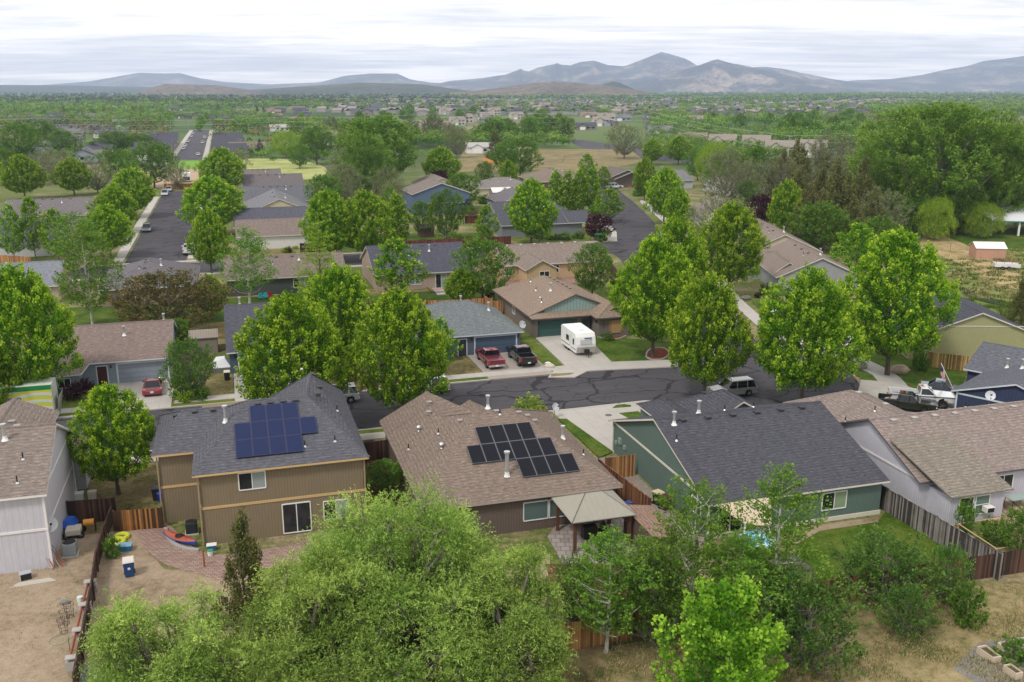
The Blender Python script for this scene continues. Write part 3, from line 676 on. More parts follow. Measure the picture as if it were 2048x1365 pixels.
# H1: pale two-storey at the left edge
h = House('house', 'pale lilac two-storey house with tan shingle roof at the left edge', 'house', -17, 67, (130, 121, 115), siding((196, 194, 202), 'v', .4, .8), trim=(220, 216, 214))
h.block(-22, -12.4, 61.2, 73.1, 5.3, 8.0, 'gu', oh=.35)
h.block(-19.9, -13.9, 67.2, 77.0, 5.7, 7.05, 'gv', oh=.4)
h.block(-14.6, -11.9, 74.2, 78.4, 3.0, 3.7, 'gv', oh=.3)
h.trim(-12.72, -12.66, 61.4, 73, 2.7, 2.82); h.trim(-22, -12.7, 61.49, 61.55, 2.7, 2.85); h.trim(-12.73, -12.66, 61.4, 72.8, 5.15, 5.25)
h.corner(-12.7, 61.55, 5.2, .07); h.corner(-12.7, 72.7, 5.2, .07)
h.pipe(-15.4, 66.0, 1.0, .11, 'flue'); h.pipe(-14.1, 64.2, .5); h.pipe(-14.2, 62.3, .5); h.vent(-14.9, 67.0 + .5, (150, 146, 142)); h.vent(-16.2, 72, (150, 146, 142))
h.done()
# H2: brown two-storey with blue panels
e = 5.3
h = House('house', 'brown two-storey house with grey hip roof carrying shiny blue solar panels', 'house', 2, 69, SG, (134, 120, 98), trim=(196, 164, 118), fascia=(200, 168, 122))
h.roof([[(-3.7, 61.6, e), (8, 61.6, e), (4.4, 68.4, 8), (.2, 68.4, 8)], [(8, 61.6, e), (8, 77.4, e), (5.2, 73.9, 8.05), (4.4, 68.4, 8)],
        [(8, 77.4, e), (2.2, 77.4, e), (5.2, 73.9, 8.05)], [(2.2, 77.4, e), (2.2, 74, e), (4.4, 68.4, 8), (5.2, 73.9, 8.05)],
        [(2.2, 74, e), (-3.7, 74, e), (.2, 68.4, 8), (4.4, 68.4, 8)], [(-3.7, 74, e), (-3.7, 61.6, e), (.2, 68.4, 8)]])
h.roof([[(-6.5, 66.1, e), (.5, 66.1, e), (.5, 70.5, 7.02), (-4.4, 70.5, 7.02)], [(.5, 75.1, e), (-6.5, 75.1, e), (-4.4, 70.5, 7.02), (.5, 70.5, 7.02)], [(-6.5, 75.1, e), (-6.5, 66.1, e), (-4.4, 70.5, 7.02)]])
h.wbox(-3.3, 7.6, 62.0, 77, 0, 5.22); h.wbox(-6.1, -3.3, 66.5, 74.7, 0, 5.21)
h.trim(-3.34, 7.64, 61.96, 62.0, 2.62, 2.8); h.trim(-6.14, -3.3, 66.46, 66.5, 2.62, 2.8); h.trim(-3.34, -3.3, 61.96, 66.5, 2.62, 2.8)
h.window('S', 62.0, .1, 4.35, 1.75, 1.15, 'v', GLASS, BLIND)
h.window('S', 62.0, 5.6, 1.5, 1.7, 1.3, 'v', GLASS, BLIND)
h.window('S', 62.0, 2.9, 1.25, 1.9, 2.1, 'v', GLASS, GLASS, name='patio_door')
pc, pf = pvcell((30, 40, 74), (52, 56, 82)), paint((58, 62, 92), .4, .3)
h.panels([(0, (1, 2, 3)), (1, (0, 1, 2, 3, 4)), (2, (0, 1, 2, 3))], 1.13, 1.78, -.82, .397, e + (67.6 - 61.6) * .397, pc, pf, 67.6)
for u_ in (-.0, .9, 1.8, 2.7): h.vent(u_ + .9, 67.85)
for u_, v_ in ((-3.6, 70.1), (-2.3, 70.1), (-5.0, 70.6), (5.7, 71.3), (5.4, 69.0), (5.3, 68.4), (5.55, 74.2)): h.vent(u_, v_, w=.3)
for u_, v_, s_ in ((-3.38, 61.9, .05), (7.68, 61.9, .05), (-6.2, 66.4, .05)):
    b = MB(); b.box(u_ - s_ - 2, u_ + s_ - 2, v_ - .06 - 69, v_ + .04 - 69, .1, 5.15); b.build('downspout', paint((150, 134, 108), .5), h.root)
h.pipe(-1.4, 67.2, 1.1, .12, 'flue'); h.pipe(3.8, 63.2, .45); h.pipe(5.9, 63.4, .45); h.pipe(6.6, 68, .45); h.pipe(4.6, 74.6, .4)
h.done()
# H3: single-storey brown roof with black panels
e = 2.7; zr = 6.2
h = House('house', 'single-storey house with wide brown hip roof carrying black solar panels', 'house', 18, 66, ST, (112, 98, 92), trim=(150, 138, 130), fascia=(170, 158, 150))
P = [(10.9, 57.5, e), (25.4, 57.5, e), (25.4, 74.4, e), (15.0, 76.1, e), (10.9, 76.1, e)]
R1, R2, R3 = (16.7, 66.1, zr), (19.7, 66.1, zr), (15.0, 75.9, 5.0)
h.roof([[P[0], P[1], R2, R1], [P[1], P[2], R2], [P[2], (17.5, 74.4, e), (16.9, 69.6, 4.9), R1, R2], [P[4], P[0], R1, (15.0, 69.4, 5.0), R3], [(18.9, 76.1, e), R3, (15.0, 69.4, 5.0), R1, (16.9, 69.6, 4.9)]])
h.block(17.2, 20.6, 71.8, 76.6, 2.72, 3.6, 'gv', walls=False)
h.wbox(11.3, 25.0, 57.9, 73.9, 0, 2.62); h.wbox(11.3, 19.2, 73.8, 75.7, 0, 2.6)
for q in (0, 1): h.window('S', 57.9, 19.0 + q * 1.9, 1.45, 1.8, 1.3, 'n', blind((92, 112, 112)))
pc2, pf2 = pvcell((24, 25, 33), (18, 18, 24)), paint((120, 122, 126), .35, .7)
h.panels([(0, (1, 2, 3, 4)), (1, (0, 1, 2, 3, 4, 5)), (2, (3, 4, 5, 6))], 1.08, 1.88, 15.2, .41, e + (64.4 - 57.5) * .407, pc2, pf2, 64.4)
for u_, v_ in ((14.6, 72.9), (14.2, 71.2)): h.vent(u_, v_, (158, 150, 146), .3)
for u_, v_ in ((13.0, 69.4), (13.7, 64.2), (16.5, 67.6)): h.turbine(u_, v_)
for u_, v_ in ((16.2, 68), (15.6, 66.2), (20.1, 65.6), (18.4, 65.9), (21.0, 66.2), (21.4, 65.6)): h.vent(u_, v_, (150, 142, 138), .3)
h.pipe(18.0, 66.9, .9, .1, 'flue'); h.pipe(17.4, 59.6, 1.7, .14, 'flue'); h.pipe(23.2, 64.2, .9, .1, 'flue')
for u_, v_ in ((11.8, 67.4), (14.0, 66.6), (18.6, 65.6), (24.0, 61.8)): h.pipe(u_, v_, .45)
h.done()
# H4: green gable
h = House('house', 'sage green house with broad blue-grey gable roof right of the pergola', 'house', 37, 62, (80, 82, 90), (98, 118, 110), trim=(212, 204, 192))
h.block(29.6, 44.2, 52.8, 70.6, 2.7, 5.85, 'gu', oh=.4, rv=61.8, ohg=.35)
h.block(36, 43.6, 66.0, 73.2, 2.72, 4.9, 'hv', h0=0, h1=3.7, oh=.4)
h.block(33.8, 37.5, 68.4, 74.2, 2.6, 3.5, 'hv', h0=0, h1=1.8, oh=.3)
h.trim(29.88, 29.94, 53.2, 70.2, 2.62, 2.78)
for v_, z_, s_ in ((68.6, 1.5, .5), (67.6, 1.3, .35), (69.4, 1.1, .3)):
    b = MB(); b.box(29.8 - 37, 29.95 - 37, v_ - s_ / 2 - 62, v_ + s_ / 2 - 62, z_ - s_ / 2, z_ + s_ / 2); b.build('meter_box', paint((132, 148, 142), .5), h.root)
h.corner(29.95, 53.2, 2.8, .06); h.corner(29.95, 70.2, 2.7, .06)
h.window('W', 29.95, 55.0, 1.62, 1.4, 1.0, 'v', GLASS)
h.window('S', 53.2, 39.9, 1.55, 2.0, 1.25, 'v', GLASS, blind((140, 158, 128)))
h.window('S', 53.2, 31.6, 1.15, 1.8, 2.1, 'v', GLASS, GLASS, name='patio_door')
h.Tr.box(29.95 - .03 - h.cu, 43.9 - h.cu, 53.12 - h.cv, 53.2 - h.cv, 0.0, .3)
for u_ in (32.0, 34.1, 36.2, 38.3, 40.4, 42.3): h.vent(u_ - .2, 61.2, (52, 54, 60), .36)
h.vent(38.7, 70.7, (52, 54, 60), .36)
h.pipe(30.9, 60.9, .9, .1, 'flue'); h.pipe(34.0, 62.9, .9, .11, 'flue'); h.pipe(30.3, 59.2, .5); h.pipe(36.6, 63.5, .45); h.pipe(39.5, 64, .45)
h.done()
# H5: lilac house at the right edge with a shallow rear extension
h = House('house', 'pale lilac house with tan gable roof and low rear sunroom at the right edge', 'house', 54, 58, (138, 128, 124), (196, 194, 204), trim=(214, 212, 214), fascia=(96, 90, 92))
h.block(46.0, 66, 51.9, 64.4, 2.7, 5.45, 'gu', oh=.4, ohg=.35)
b = MB(); b.prism([(46.9 - 54, 49.7 - 58, 2.25), (52.3 - 54, 49.7 - 58, 2.25), (51.3 - 54, 55.6 - 58, 4.56), (46.1 - 54, 55.6 - 58, 4.56)], (0, 0, .1)); b.build('roof', shingle((132, 127, 118)), h.root)
h.wbox(47.2, 51.8, 50.0, 52.6, 0, 2.18)
h.block(46.4, 55.4, 60.5, 70.4, 2.72, 4.55, 'hv', h0=0, h1=3.4, ru=50.9)
h.trim(46.28, 46.34, 52.3, 61.5, 2.6, 2.75)
h.window('S', 50.0, 48.5, 1.35, 1.2, 1.35, 'h', GLASS); h.window('S', 50.0, 49.9, 1.35, 1.2, 1.35, 'h', blind((96, 120, 108)))
h.window('S', 52.3, 53.9, 1.5, 1.7, 1.3, 'v', GLASS)
for k in range(8): h.vent(47.9 + k * 1.9, 57.6, (168, 162, 158), .34)
h.vent(51.2, 66.3, (176, 170, 166), .34); h.vent(52.4, 64.2, (176, 170, 166), .34)
for u_, v_ in ((50.0, 62.5), (47.6, 63), (55.5, 58.6)): h.pipe(u_, v_, .45)
h.done()
# H6 .. H9: across the street
h = House('house', 'pale blue house with brown roof and wide pale blue garage door on the left', 'house', -13, 109, (128, 116, 112), siding((140, 152, 162), 'h', .2), trim=(206, 210, 214))
h.block(-18.6, -6.9, 102.3, 115.3, 2.6, 5.2, 'gu', ohg=.3)
h.roof([[(-19.2, 100.0, 2.0), (-15.7, 100.6, 2.0), (-15.0, 102.6, 2.66), (-15.0, 104, 3.2), (-19.2, 104, 3.2)]], .14)
h.wbox(-18.9, -15.9, 100.8, 103, 0, 2.0)
h.garage('S', 102.7, -10.0, 4.9, (142, 152, 164)); h.door('S', 102.7, -14.0); h.window('S', 100.8, -17.4, 1.1, 1.2, .9); h.lamp('S', 102.7, -13.1)
h.pipe(-11.9, 106.5, .9, .1, 'flue'); h.pipe(-8.0, 110, .8, .1, 'flue'); h.done()
h = House('house', 'slate blue house with blue-grey gable roof half behind the maples, bright blue garage', 'house', 4, 110, (84, 86, 96), siding((84, 98, 114), 'h', .2), trim=(206, 210, 214))
h.block(-1.5, 12.5, 102.4, 119.4, 2.6, 6.0, 'gu', ohg=.3); h.garage('S', 102.8, 2.2, 4.8, (70, 128, 168))
h.pipe(.3, 111.6, .8, .1, 'flue'); h.pipe(4.6, 108, .9, .1, 'flue'); h.lamp('S', 102.8, -.6); h.done()
h = House('house', 'slate blue house with grey hip roof behind the red and black pickups', 'house', 25, 108, (112, 120, 124), siding((88, 100, 116), 'h', .2), trim=(196, 204, 212))
h.block(18.4, 32, 102.2, 115.4, 2.6, 5.25, 'hu', h0=5, h1=5.1)
h.block(17.6, 23.0, 99.9, 104.5, 2.35, 3.4, 'hv', h0=2.4, h1=0)
h.garage('S', 102.6, 28.6, 4.9, (76, 92, 112)); h.window('S', 100.3, 21.4, 1.25, 1.2, 1.2, 'v', GLASS)
h.door('S', 102.6, 24.6, rgb=(40, 44, 56)); h.lamp('S', 102.6, 25.7); h.lamp('S', 102.6, 31.3)
h.pipe(26.3, 110.2, .7, .1, 'flue'); h.pipe(29.0, 107.2, .9, .1, 'flue'); h.pipe(20.8, 107, .5); h.vent(24.6, 109.6, (120, 124, 128)); h.done()
h = House('house', 'brown hip-roofed house with teal board gable and dark green garage behind the trailer', 'house', 41, 116, (140, 126, 114), siding((122, 112, 106), 'h', .2), trim=(98, 88, 82), fascia=(104, 94, 88))
h.block(34.6, 47.0, 108.8, 125.7, 2.7, 5.15, 'gv', h0=0, h1=4.0, oh=.6)
h.roof([[(34.6, 107.5, 2.62), (47.0, 107.5, 2.62), (47.0, 109.3, 3.1), (36.2, 109.3, 3.1)], [(34.6, 107.5, 2.62), (36.2, 109.3, 3.1), (34.6, 109.3, 2.66)]], .12)
h.wbox(35.2, 42.4, 108.2, 109.3, 0, 2.72)
h.block(42.3, 47.4, 105.4, 113, 2.7, 4.15, 'hv', h0=1.9, h1=0, oh=.5)
h.Wl2 = MB(); h.Wl2.poly([(36.7 - 41, 109.06 - 116, 3.0), (44.9 - 41, 109.06 - 116, 3.0), (44.9 - 41, 109.06 - 116, 3.28), (40.8 - 41, 109.06 - 116, 4.9), (36.7 - 41, 109.06 - 116, 3.28)])
h.Wl2.build('gable', siding((148, 172, 168), 'v', .42, .4), h.root)
b = MB(); b.poly([(43.9 - 41, 106.35 - 116, 3.1), (46.0 - 41, 106.35 - 116, 3.1), (45.0 - 41, 106.35 - 116, 3.6)]); b.build('gable', DARK, h.root)
h.roof([[(43.6, 106.2, 3.02), (45.0, 106.2, 3.72), (45.0, 108.6, 3.72), (43.6, 107.4, 3.02)], [(45.0, 106.2, 3.72), (46.4, 106.2, 3.02), (46.4, 107.4, 3.02), (45.0, 108.6, 3.72)]], .08)
h.garage('S', 108.2, 38.0, 4.9, (64, 92, 88), trim=False); h.door('S', 108.2, 41.9, .9, rgb=(46, 66, 66))
h.Tr.box(40.6 - 41, 41.2 - 41, 107.9 - 116, 108.2 - 116, 0, 2.6); h.Tr.box(35.1 - 41, 35.5 - 41, 107.9 - 116, 108.2 - 116, 0, 2.6)
wb = MB(); wb.box(*h._on('S', 105.9, 45.1, 1.9, .75, 2.15, 0, .05)); fo = wb.build('window', paint((150, 116, 70), .6), h.root)
wb = MB(); wb.box(*h._on('S', 105.9, 45.1, 1.3, .55, 2.2, .05, .09)); wb.build('woven_blind', siding((176, 146, 104), 'h', .06, .7), fo)
for u_, v_ in ((41.6, 123), (41.6, 121.3), (41.7, 119.8), (41.7, 118.4), (41.8, 116.8), (41.8, 115.2), (41.8, 113.8)): h.vent(u_, v_, (120, 108, 98), .3)
h.pipe(39.3, 114.2, .9, .1, 'flue'); h.pipe(38.2, 117, .5); h.pipe(37.2, 111.6, .5); h.pipe(38.9, 121.5, .4); h.turbine(37.4, 112.8, .15)
h.window('W', 35.2, 117.2, 1.6, 1.1, .9)
h.lamp('S', 108.2, 35.7); h.lamp('W', 42.8, 106.6)
# house number, upright column of digits
for k, ch in enumerate('365'):
    text_part('house_number', ch, .42, (43.35 - 41, 105.86 - 116, 2.0 - k * .36), (pi / 2, 0, 0), DARK, h.root)
h.done()
# second row back (backs of houses on the cross street)
def simple(label, u0, u1, v0, v1, ze, zr, kind, roof, wall, mode='v', trim=(208, 206, 200), wins=(), extra=None, A=TH, group=None, vents=4, **kw):
    h = House('house', label, 'house', (u0 + u1) / 2, (v0 + v1) / 2, roof, siding(wall, mode), trim=trim, A=A, group=group)
    h.block(u0, u1, v0, v1, ze, zr, kind, **kw)
    for w_ in wins: h.window(*w_)
    rng = random.Random(label)
    if vents:
        for k in range(vents):
            if kind[1] == 'u': h.vent(u0 + (u1 - u0) * (.3 + .4 * k / max(1, vents - 1)), (v0 + v1) / 2 - .6, (90, 90, 94), .36)
            else: h.vent((u0 + u1) / 2 - .6, v0 + (v1 - v0) * (.3 + .4 * k / max(1, vents - 1)), (90, 90, 94), .36)
        h.pipe(u0 + (u1 - u0) * .62, v0 + (v1 - v0) * .36, .9, .1, 'flue'); h.pipe(u0 + (u1 - u0) * .4, v0 + (v1 - v0) * .3, .5)
    if extra: extra(h)
    return h.done()
def ex(h): h.window('S', 144.2, 9.3, 1.5, 1.7, 1.3, 'v', GLASS, BLIND)
simple('dark green-walled house with brown-grey roof behind the wispy light green tree', -1.5, 16.6, 143.8, 156.2, 2.6, 5.0, 'gu', (124, 114, 110), (82, 88, 86), extra=ex)
def ex(h):
    h.window('S', 141.6, 26.6, 1.5, 1.8, 1.4, 'v', BLIND, BLIND); h.window('S', 141.6, 30.7, 1.15, 1.7, 2.1, 'v', GLASS, BLIND, name='patio_door')
simple('beige house with dark blue-grey gable roof and patio door above the hammock', 20.3, 36, 141.2, 157.5, 2.6, 5.85, 'gu', (82, 84, 96), (176, 156, 142), extra=ex)
def ex(h):
    h.block(43.6, 49.2, 138.8, 149, 2.6, 4.1, 'gv', oh=.35); h.window('S', 139.1, 46.8, 1.6, 1.6, 1.2, 'v', GLASS); h.window('S', 143.9, 42.3, 1.5, 1.3, 1.2, 'v', BLIND); h.window('S', 143.9, 50.4, 1.6, 1, 1.2, 'v', GLASS)
    for k in range(6): h.vent(43.5 + k * 2.4, 149.0, (196, 190, 184), .34)
simple('tan house with brown-grey roof and small cross gable facing the patio', 41, 57.4, 143.5, 155, 2.6, 5.0, 'gu', (132, 122, 116), (196, 168, 134), extra=ex, vents=0)
def ex(h):
    h.block(-28, -24.5, 140, 158, 2.6, 3.9, 'gv', walls=False)
simple('house with pale blue-grey gable roof at the left edge behind the large maple', -44, -24.4, 146.9, 160.4, 2.6, 5.1, 'gu', (124, 130, 140), (176, 158, 148))
simple('house with dark grey hip roof between the birch and the bronze-leaved tree', -18.8, -5.2, 141.5, 158, 2.6, 5.3, 'hv', (110, 108, 114), (150, 134, 120), wins=(('S', 141.9, -14.6, 1.5, 1.5, 1.2),))
def ex(h):
    h.block(-45, -30, 236.5, 247, 2.6, 4.8, 'gu', oh=.4)
simple('grey-roofed house with lighter raised roof panels far up the left street', -49, -29.5, 231.5, 252, 2.6, 5.4, 'gu', (116, 112, 116), (176, 172, 166), vents=5)
simple('white-walled house with grey-blue roof at the left edge behind small maples', -46, -31.8, 190.8, 212, 2.6, 5.8, 'gu', (88, 92, 104), (206, 206, 208))
simple('pale house with grey roof at the far left edge of the street trees', -62, -50, 214, 232, 2.6, 5.4, 'gv', (120, 116, 116), (198, 192, 188))
def ex(h):
    h.window('S', 187.6, 6.2, 1.45, 1.9, 1.6, 'v', BLIND, BLIND); h.window('S', 187.6, 10.2, 1.8, 1.0, .7, 'n', GLASS)
    for c in (4.95, 7.45, 9.5, 10.9): h.Tr2 = MB(); h.Tr2.box(*h._on('S', 187.6, c, .35, 1.0 if c < 9 else 1.45, 2.25 if c < 9 else 2.2, 0, .07)); h.Tr2.build('shutter', DARK, h.root)
simple('white stucco house with black shutters and brown-grey roof on the cross street', .8, 16.4, 187.1, 199.4, 2.6, 5.1, 'gu', (126, 116, 112), (222, 220, 216), extra=ex, vents=0)
simple('long dark grey roof directly behind the white house with shutters', .5, 18, 200.6, 216, 2.6, 5.6, 'gu', (90, 92, 104), (190, 180, 160), vents=0)
def ex(h): h.block(2.5, 16, 216.8, 224, 2.8, 5.6, 'gu', walls=False)
simple('cream gabled house with grey roof behind the long dark roof', 3, 18.5, 219, 242, 2.9, 6.2, 'gv', (122, 124, 130), (206, 194, 158), vents=2)
simple('blue-grey gable roof with a row of pale vents, left of the grey juniper', 3.4, 21, 246, 262, 2.6, 5.8, 'gu', (104, 106, 114), (150, 156, 168), vents=5)
simple('grey gable roof below the mown field, nearer of two', 4.0, 21.5, 284, 300, 2.6, 5.6, 'gu', (112, 108, 112), (190, 190, 184))
simple('grey gable roof below the mown field, farther of two', 4, 16.5, 306, 322, 2.6, 5.4, 'gu', (118, 112, 110), (180, 176, 166))
def ex(h):
    h.block(68.4, 74, 187.4, 197, 2.65, 4.6, 'gu', oh=.3, walls=False)
    h.window('S', 188.2, 64.6, 1.6, 1.1, 1.5, 'n', BLIND); h.window('W', 54.3, 190.4, 1.4, 1.8, 1.4, 'v', BLIND); h.window('S', 188.2, 67.2, 1.6, 1.0, 1.3, 'n', GLASS)
simple('grey house with dark blue-grey roof behind the tall roadside maple and hedge', 53.6, 72, 187.6, 206, 2.6, 6.5, 'gu', (86, 88, 98), (128, 134, 136), extra=ex, h1=4.5)
def ex(h): h.window('S', 230.3, 47.4, 1.6, 1.2, 1.6, 'v', BLIND); h.window('S', 230.3, 53, 1.7, 1.2, 1.1); h.window('S', 230.3, 50, 4.1, 1.2, .9); h.Tr.box(-7, 7, -8.06, -8, 2.7, 2.9)
simple('blue two-storey house behind the slender tree in the centre', 43, 58, 230, 244.5, 5.0, 7.6, 'gv', (126, 120, 116), (96, 114, 140), extra=ex, vents=0)
def ex(h): h.window('S', 226.9, 68.4, 1.5, 1.7, 1.4, 'v', BLIND, BLIND); h.window('S', 226.9, 73, 1.15, 2.2, 2, 'v', GLASS); h.window('S', 226.9, 76, 1.6, 1, 1, 'v', GLASS)
simple('lilac-grey house with wide shallow gable next to the white-roofed shed', 64.5, 79, 226.5, 241, 2.6, 4.9, 'gv', (112, 110, 116), (150, 152, 166), extra=ex, vents=0)
def ex(h): h.window('S', 262.4, 72.6, 1.5, 1.1, 1.2); h.window('S', 262.4, 79.2, 1.5, 1.1, 1.2)
simple('cream house with grey roof and red gate above the lilac-grey gable', 68, 86, 262, 276, 2.6, 5, 'hu', (130, 126, 126), (206, 196, 170), extra=ex, vents=2)
simple('cream garage gable with panelled door left of the purple plum', 53, 65.5, 268, 284, 2.8, 5.4, 'gv', (134, 128, 122), (196, 186, 158), vents=0, wins=(('S', 268.3, 59, 1.2, 4.6, 2.0, 'n', paint((206, 196, 172), .6)),))
simple('brown-gabled hip roof house behind the columnar trees', 90.5, 107.5, 276, 297, 2.6, 5.8, 'hv', (130, 120, 112), (112, 96, 84))
def ex(h): h.garage('S', 277.4, 121.5, 5, (190, 186, 180)); h.block(116, 127, 276.2, 282, 2.8, 4.8, 'gv', walls=False)
simple('dark-gabled house with pale garage behind the white van', 113, 128, 277, 292, 2.7, 5.5, 'gv', (112, 106, 104), (104, 96, 90), extra=ex, vents=0)
simple('grey-roofed house with blue-white wall beside the road bend', 126, 139, 268, 284, 2.6, 5.2, 'gu', (122, 124, 130), (186, 190, 196))
def ex(h):
    b = MB(); b.poly([(-5.6, -6.35, 2.75), (5.6, -6.35, 2.75), (0, -6.35, 5.2)]); b.build('gable', siding((150, 34, 56), 'v', .3), h.root)
    h.window('S', 247.4, 149.4, 1.5, 1.2, 1.5, 'v', GLASS)
simple('white-walled house with crimson gable at the top of the road', 138.5, 154.5, 247, 262, 2.7, 5.4, 'gu', (134, 124, 120), (206, 202, 202), vents=2)
h = House('house', 'small gable of the crimson-fronted house', 'house', 0, 0, (134, 124, 120), siding((150, 34, 56), 'v', .3)) if False else None
# right-hand row, turned to face the climbing road (own frame: ridge runs straight away from the camera)
A0 = radians(-1.6)
def rh(label, x0, x1, y0, y1, ze, zr, kind, roof, wall, A=A0, wins=(), extra=None, **kw):
    # x0.. are world-aligned numbers rotated by A about the centre
    cx, cy = (x0 + x1) / 2, (y0 + y1) / 2; u, v = xy2g(cx, cy, A); du, dv = (x1 - x0) / 2, (y1 - y0) / 2
    return simple(label, u - du, u + du, v - dv, v + dv, ze, zr, kind, roof, wall, A=A, extra=extra, **kw)
def ex(h):
    h.block(h.cu - 6.5, h.cu - 1.5, h.cv - 6.5, h.cv + 4, 2.65, 4.4, 'gv', oh=.3); h.block(h.cu - 8.4, h.cu - 3, h.cv + 2, h.cv + 7, 2.62, 4.2, 'gu', oh=.3)
    h.window('W', h.cu - 6.2, h.cv - 3.5, 1.4, 1.6, 1.3)
rh('grey-walled house with brown hip and gable roof right of the tall maple', 40, 53.4, 139.6, 158.5, 2.6, 5.6, 'gv', (134, 124, 118), (156, 158, 160), extra=ex, vents=3)
def ex(h): h.block(h.cu - 7.6, h.cu - 2, h.cv - 5, h.cv + 5, 2.65, 4.4, 'gu', oh=.3)
rh('beige-gabled house with brown roof behind the grey-walled one', 41, 54.4, 163, 184, 2.6, 5.6, 'gv', (136, 126, 120), (198, 186, 160), extra=ex, vents=3)
rh('brown-grey roofed house beyond the grey shrub tree on the right', 42, 55, 207, 226, 2.6, 5.6, 'gv', (134, 128, 124), (206, 206, 204), vents=1)
# H18 yellow-green gable facing the camera
def ex(h):
    h.Tr.box(-5, 5, -9.05, -9.0, 4.0, 4.08)
    h.vent(h.cu + .8, h.cv + 2, (190, 190, 190), .5)
rh('pale yellow-green house with big grey gable behind the board fence on the right', 45.2, 61.2, 103.4, 122, 2.6, 5.7, 'gv', (80, 82, 92), (166, 164, 122), extra=ex, vents=0)
# H19 navy house
def ex(h):
    h.pipe(h.cu + 3, h.cv + 3.4, .8, .1, 'flue'); h.pipe(h.cu + 1.5, h.cv + 1.6, .8, .1, 'flue')
h = House('house', 'navy blue house with grey roof beside the white pickup with the flag', 'house', 95.5, 25.5, (104, 108, 118), siding((60, 68, 96), 'v', .3), trim=(200, 206, 214), A=radians(45))
cu, cv = h.cu, h.cv
h.block(89.1, 103, 19.7, 30.7, 2.6, 4.45, 'gu', oh=.5); h.block(97.3, 107, 22, 32.6, 2.62, 4.5, 'gv', oh=.4)
h.trim(89.34, 89.4, 20.2, 30.2, 2.3, 2.45); h.corner(89.4, 30.2, 2.6, .07)
ex(h); h.done()
# ------------------------------------------------------------------ vegetation
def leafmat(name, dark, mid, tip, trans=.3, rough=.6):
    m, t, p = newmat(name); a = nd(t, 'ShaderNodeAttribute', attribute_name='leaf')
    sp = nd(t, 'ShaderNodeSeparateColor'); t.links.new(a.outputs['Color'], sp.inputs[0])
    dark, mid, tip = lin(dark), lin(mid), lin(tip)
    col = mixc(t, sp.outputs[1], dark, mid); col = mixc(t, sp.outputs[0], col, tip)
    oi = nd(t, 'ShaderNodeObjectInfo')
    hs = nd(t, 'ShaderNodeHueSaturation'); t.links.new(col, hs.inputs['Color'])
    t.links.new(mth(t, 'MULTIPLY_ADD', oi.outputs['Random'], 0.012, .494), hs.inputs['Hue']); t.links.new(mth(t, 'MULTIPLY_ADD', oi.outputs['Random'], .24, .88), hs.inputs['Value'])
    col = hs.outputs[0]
    t.links.new(col, p.inputs['Base Color']); p.inputs['Roughness'].default_value = rough; p.inputs['Specular IOR Level'].default_value = .15
    if trans:
        tr = nd(t, 'ShaderNodeBsdfTranslucent'); t.links.new(mixc(t, 1.0, col, (1.25, 1.2, .6), 'MULTIPLY'), tr.inputs[0])
        mx = nd(t, 'ShaderNodeMixShader'); mx.inputs[0].default_value = trans
        t.links.new(p.outputs[0], mx.inputs[1]); t.links.new(tr.outputs[0], mx.inputs[2]); t.links.new(mx.outputs[0], t.nodes['Material Output'].inputs[0])
    return m
def barkmat(rgb, s=1.0):
    m, t, p = newmat('bark'); c = lin(rgb); tc = nd(t, 'ShaderNodeTexCoord')
    n = noise(t, mapping(t, tc.outputs['Object'], scale=(6, 6, 1.5)), 1.5 * s, 5, .7)
    t.links.new(ramp(t, n, [(.35, sc(c, .45)), (.5, c), (.7, sc(c, 1.3))]), p.inputs['Base Color']); p.inputs['Roughness'].default_value = .9
    return m
BARK = barkmat((92, 80, 70)); BARKW = barkmat((188, 184, 174)); BARKG = barkmat((120, 112, 104))
def leaves(C, size, asp, rng, up=.35, D=None, dl=0.0, tint=None):
    """C (n,3) centres -> rhombic leaves; D optional long-axis directions. returns verts, colours"""
    n = len(C)
    if D is None: D = rng.normal(size=(n, 3)); D[:, 2] *= .55
    else: D = D + rng.normal(size=(n, 3)) * dl
    D /= np.linalg.norm(D, axis=1, keepdims=True) + 1e-9
    R_ = rng.normal(size=(n, 3)); R_[:, 2] += up * 3; B = np.cross(D, R_); B /= np.linalg.norm(B, axis=1, keepdims=True) + 1e-9
    s_ = size * rng.uniform(.65, 1.3, (n, 1)); Lh = D * s_ * .5; Wh = B * s_ * .5 * asp
    V = np.stack([C - Lh, C + Wh - Lh * .1, C + Lh, C - Wh - Lh * .1], 1)
    r = rng.uniform(0, 1, n); tt = np.zeros(n) if tint is None else np.clip(tint, 0, 1)
    col = np.stack([tt, r, np.zeros(n), np.ones(n)], 1)
    return V.reshape(-1, 3), np.repeat(col, 4, 0)
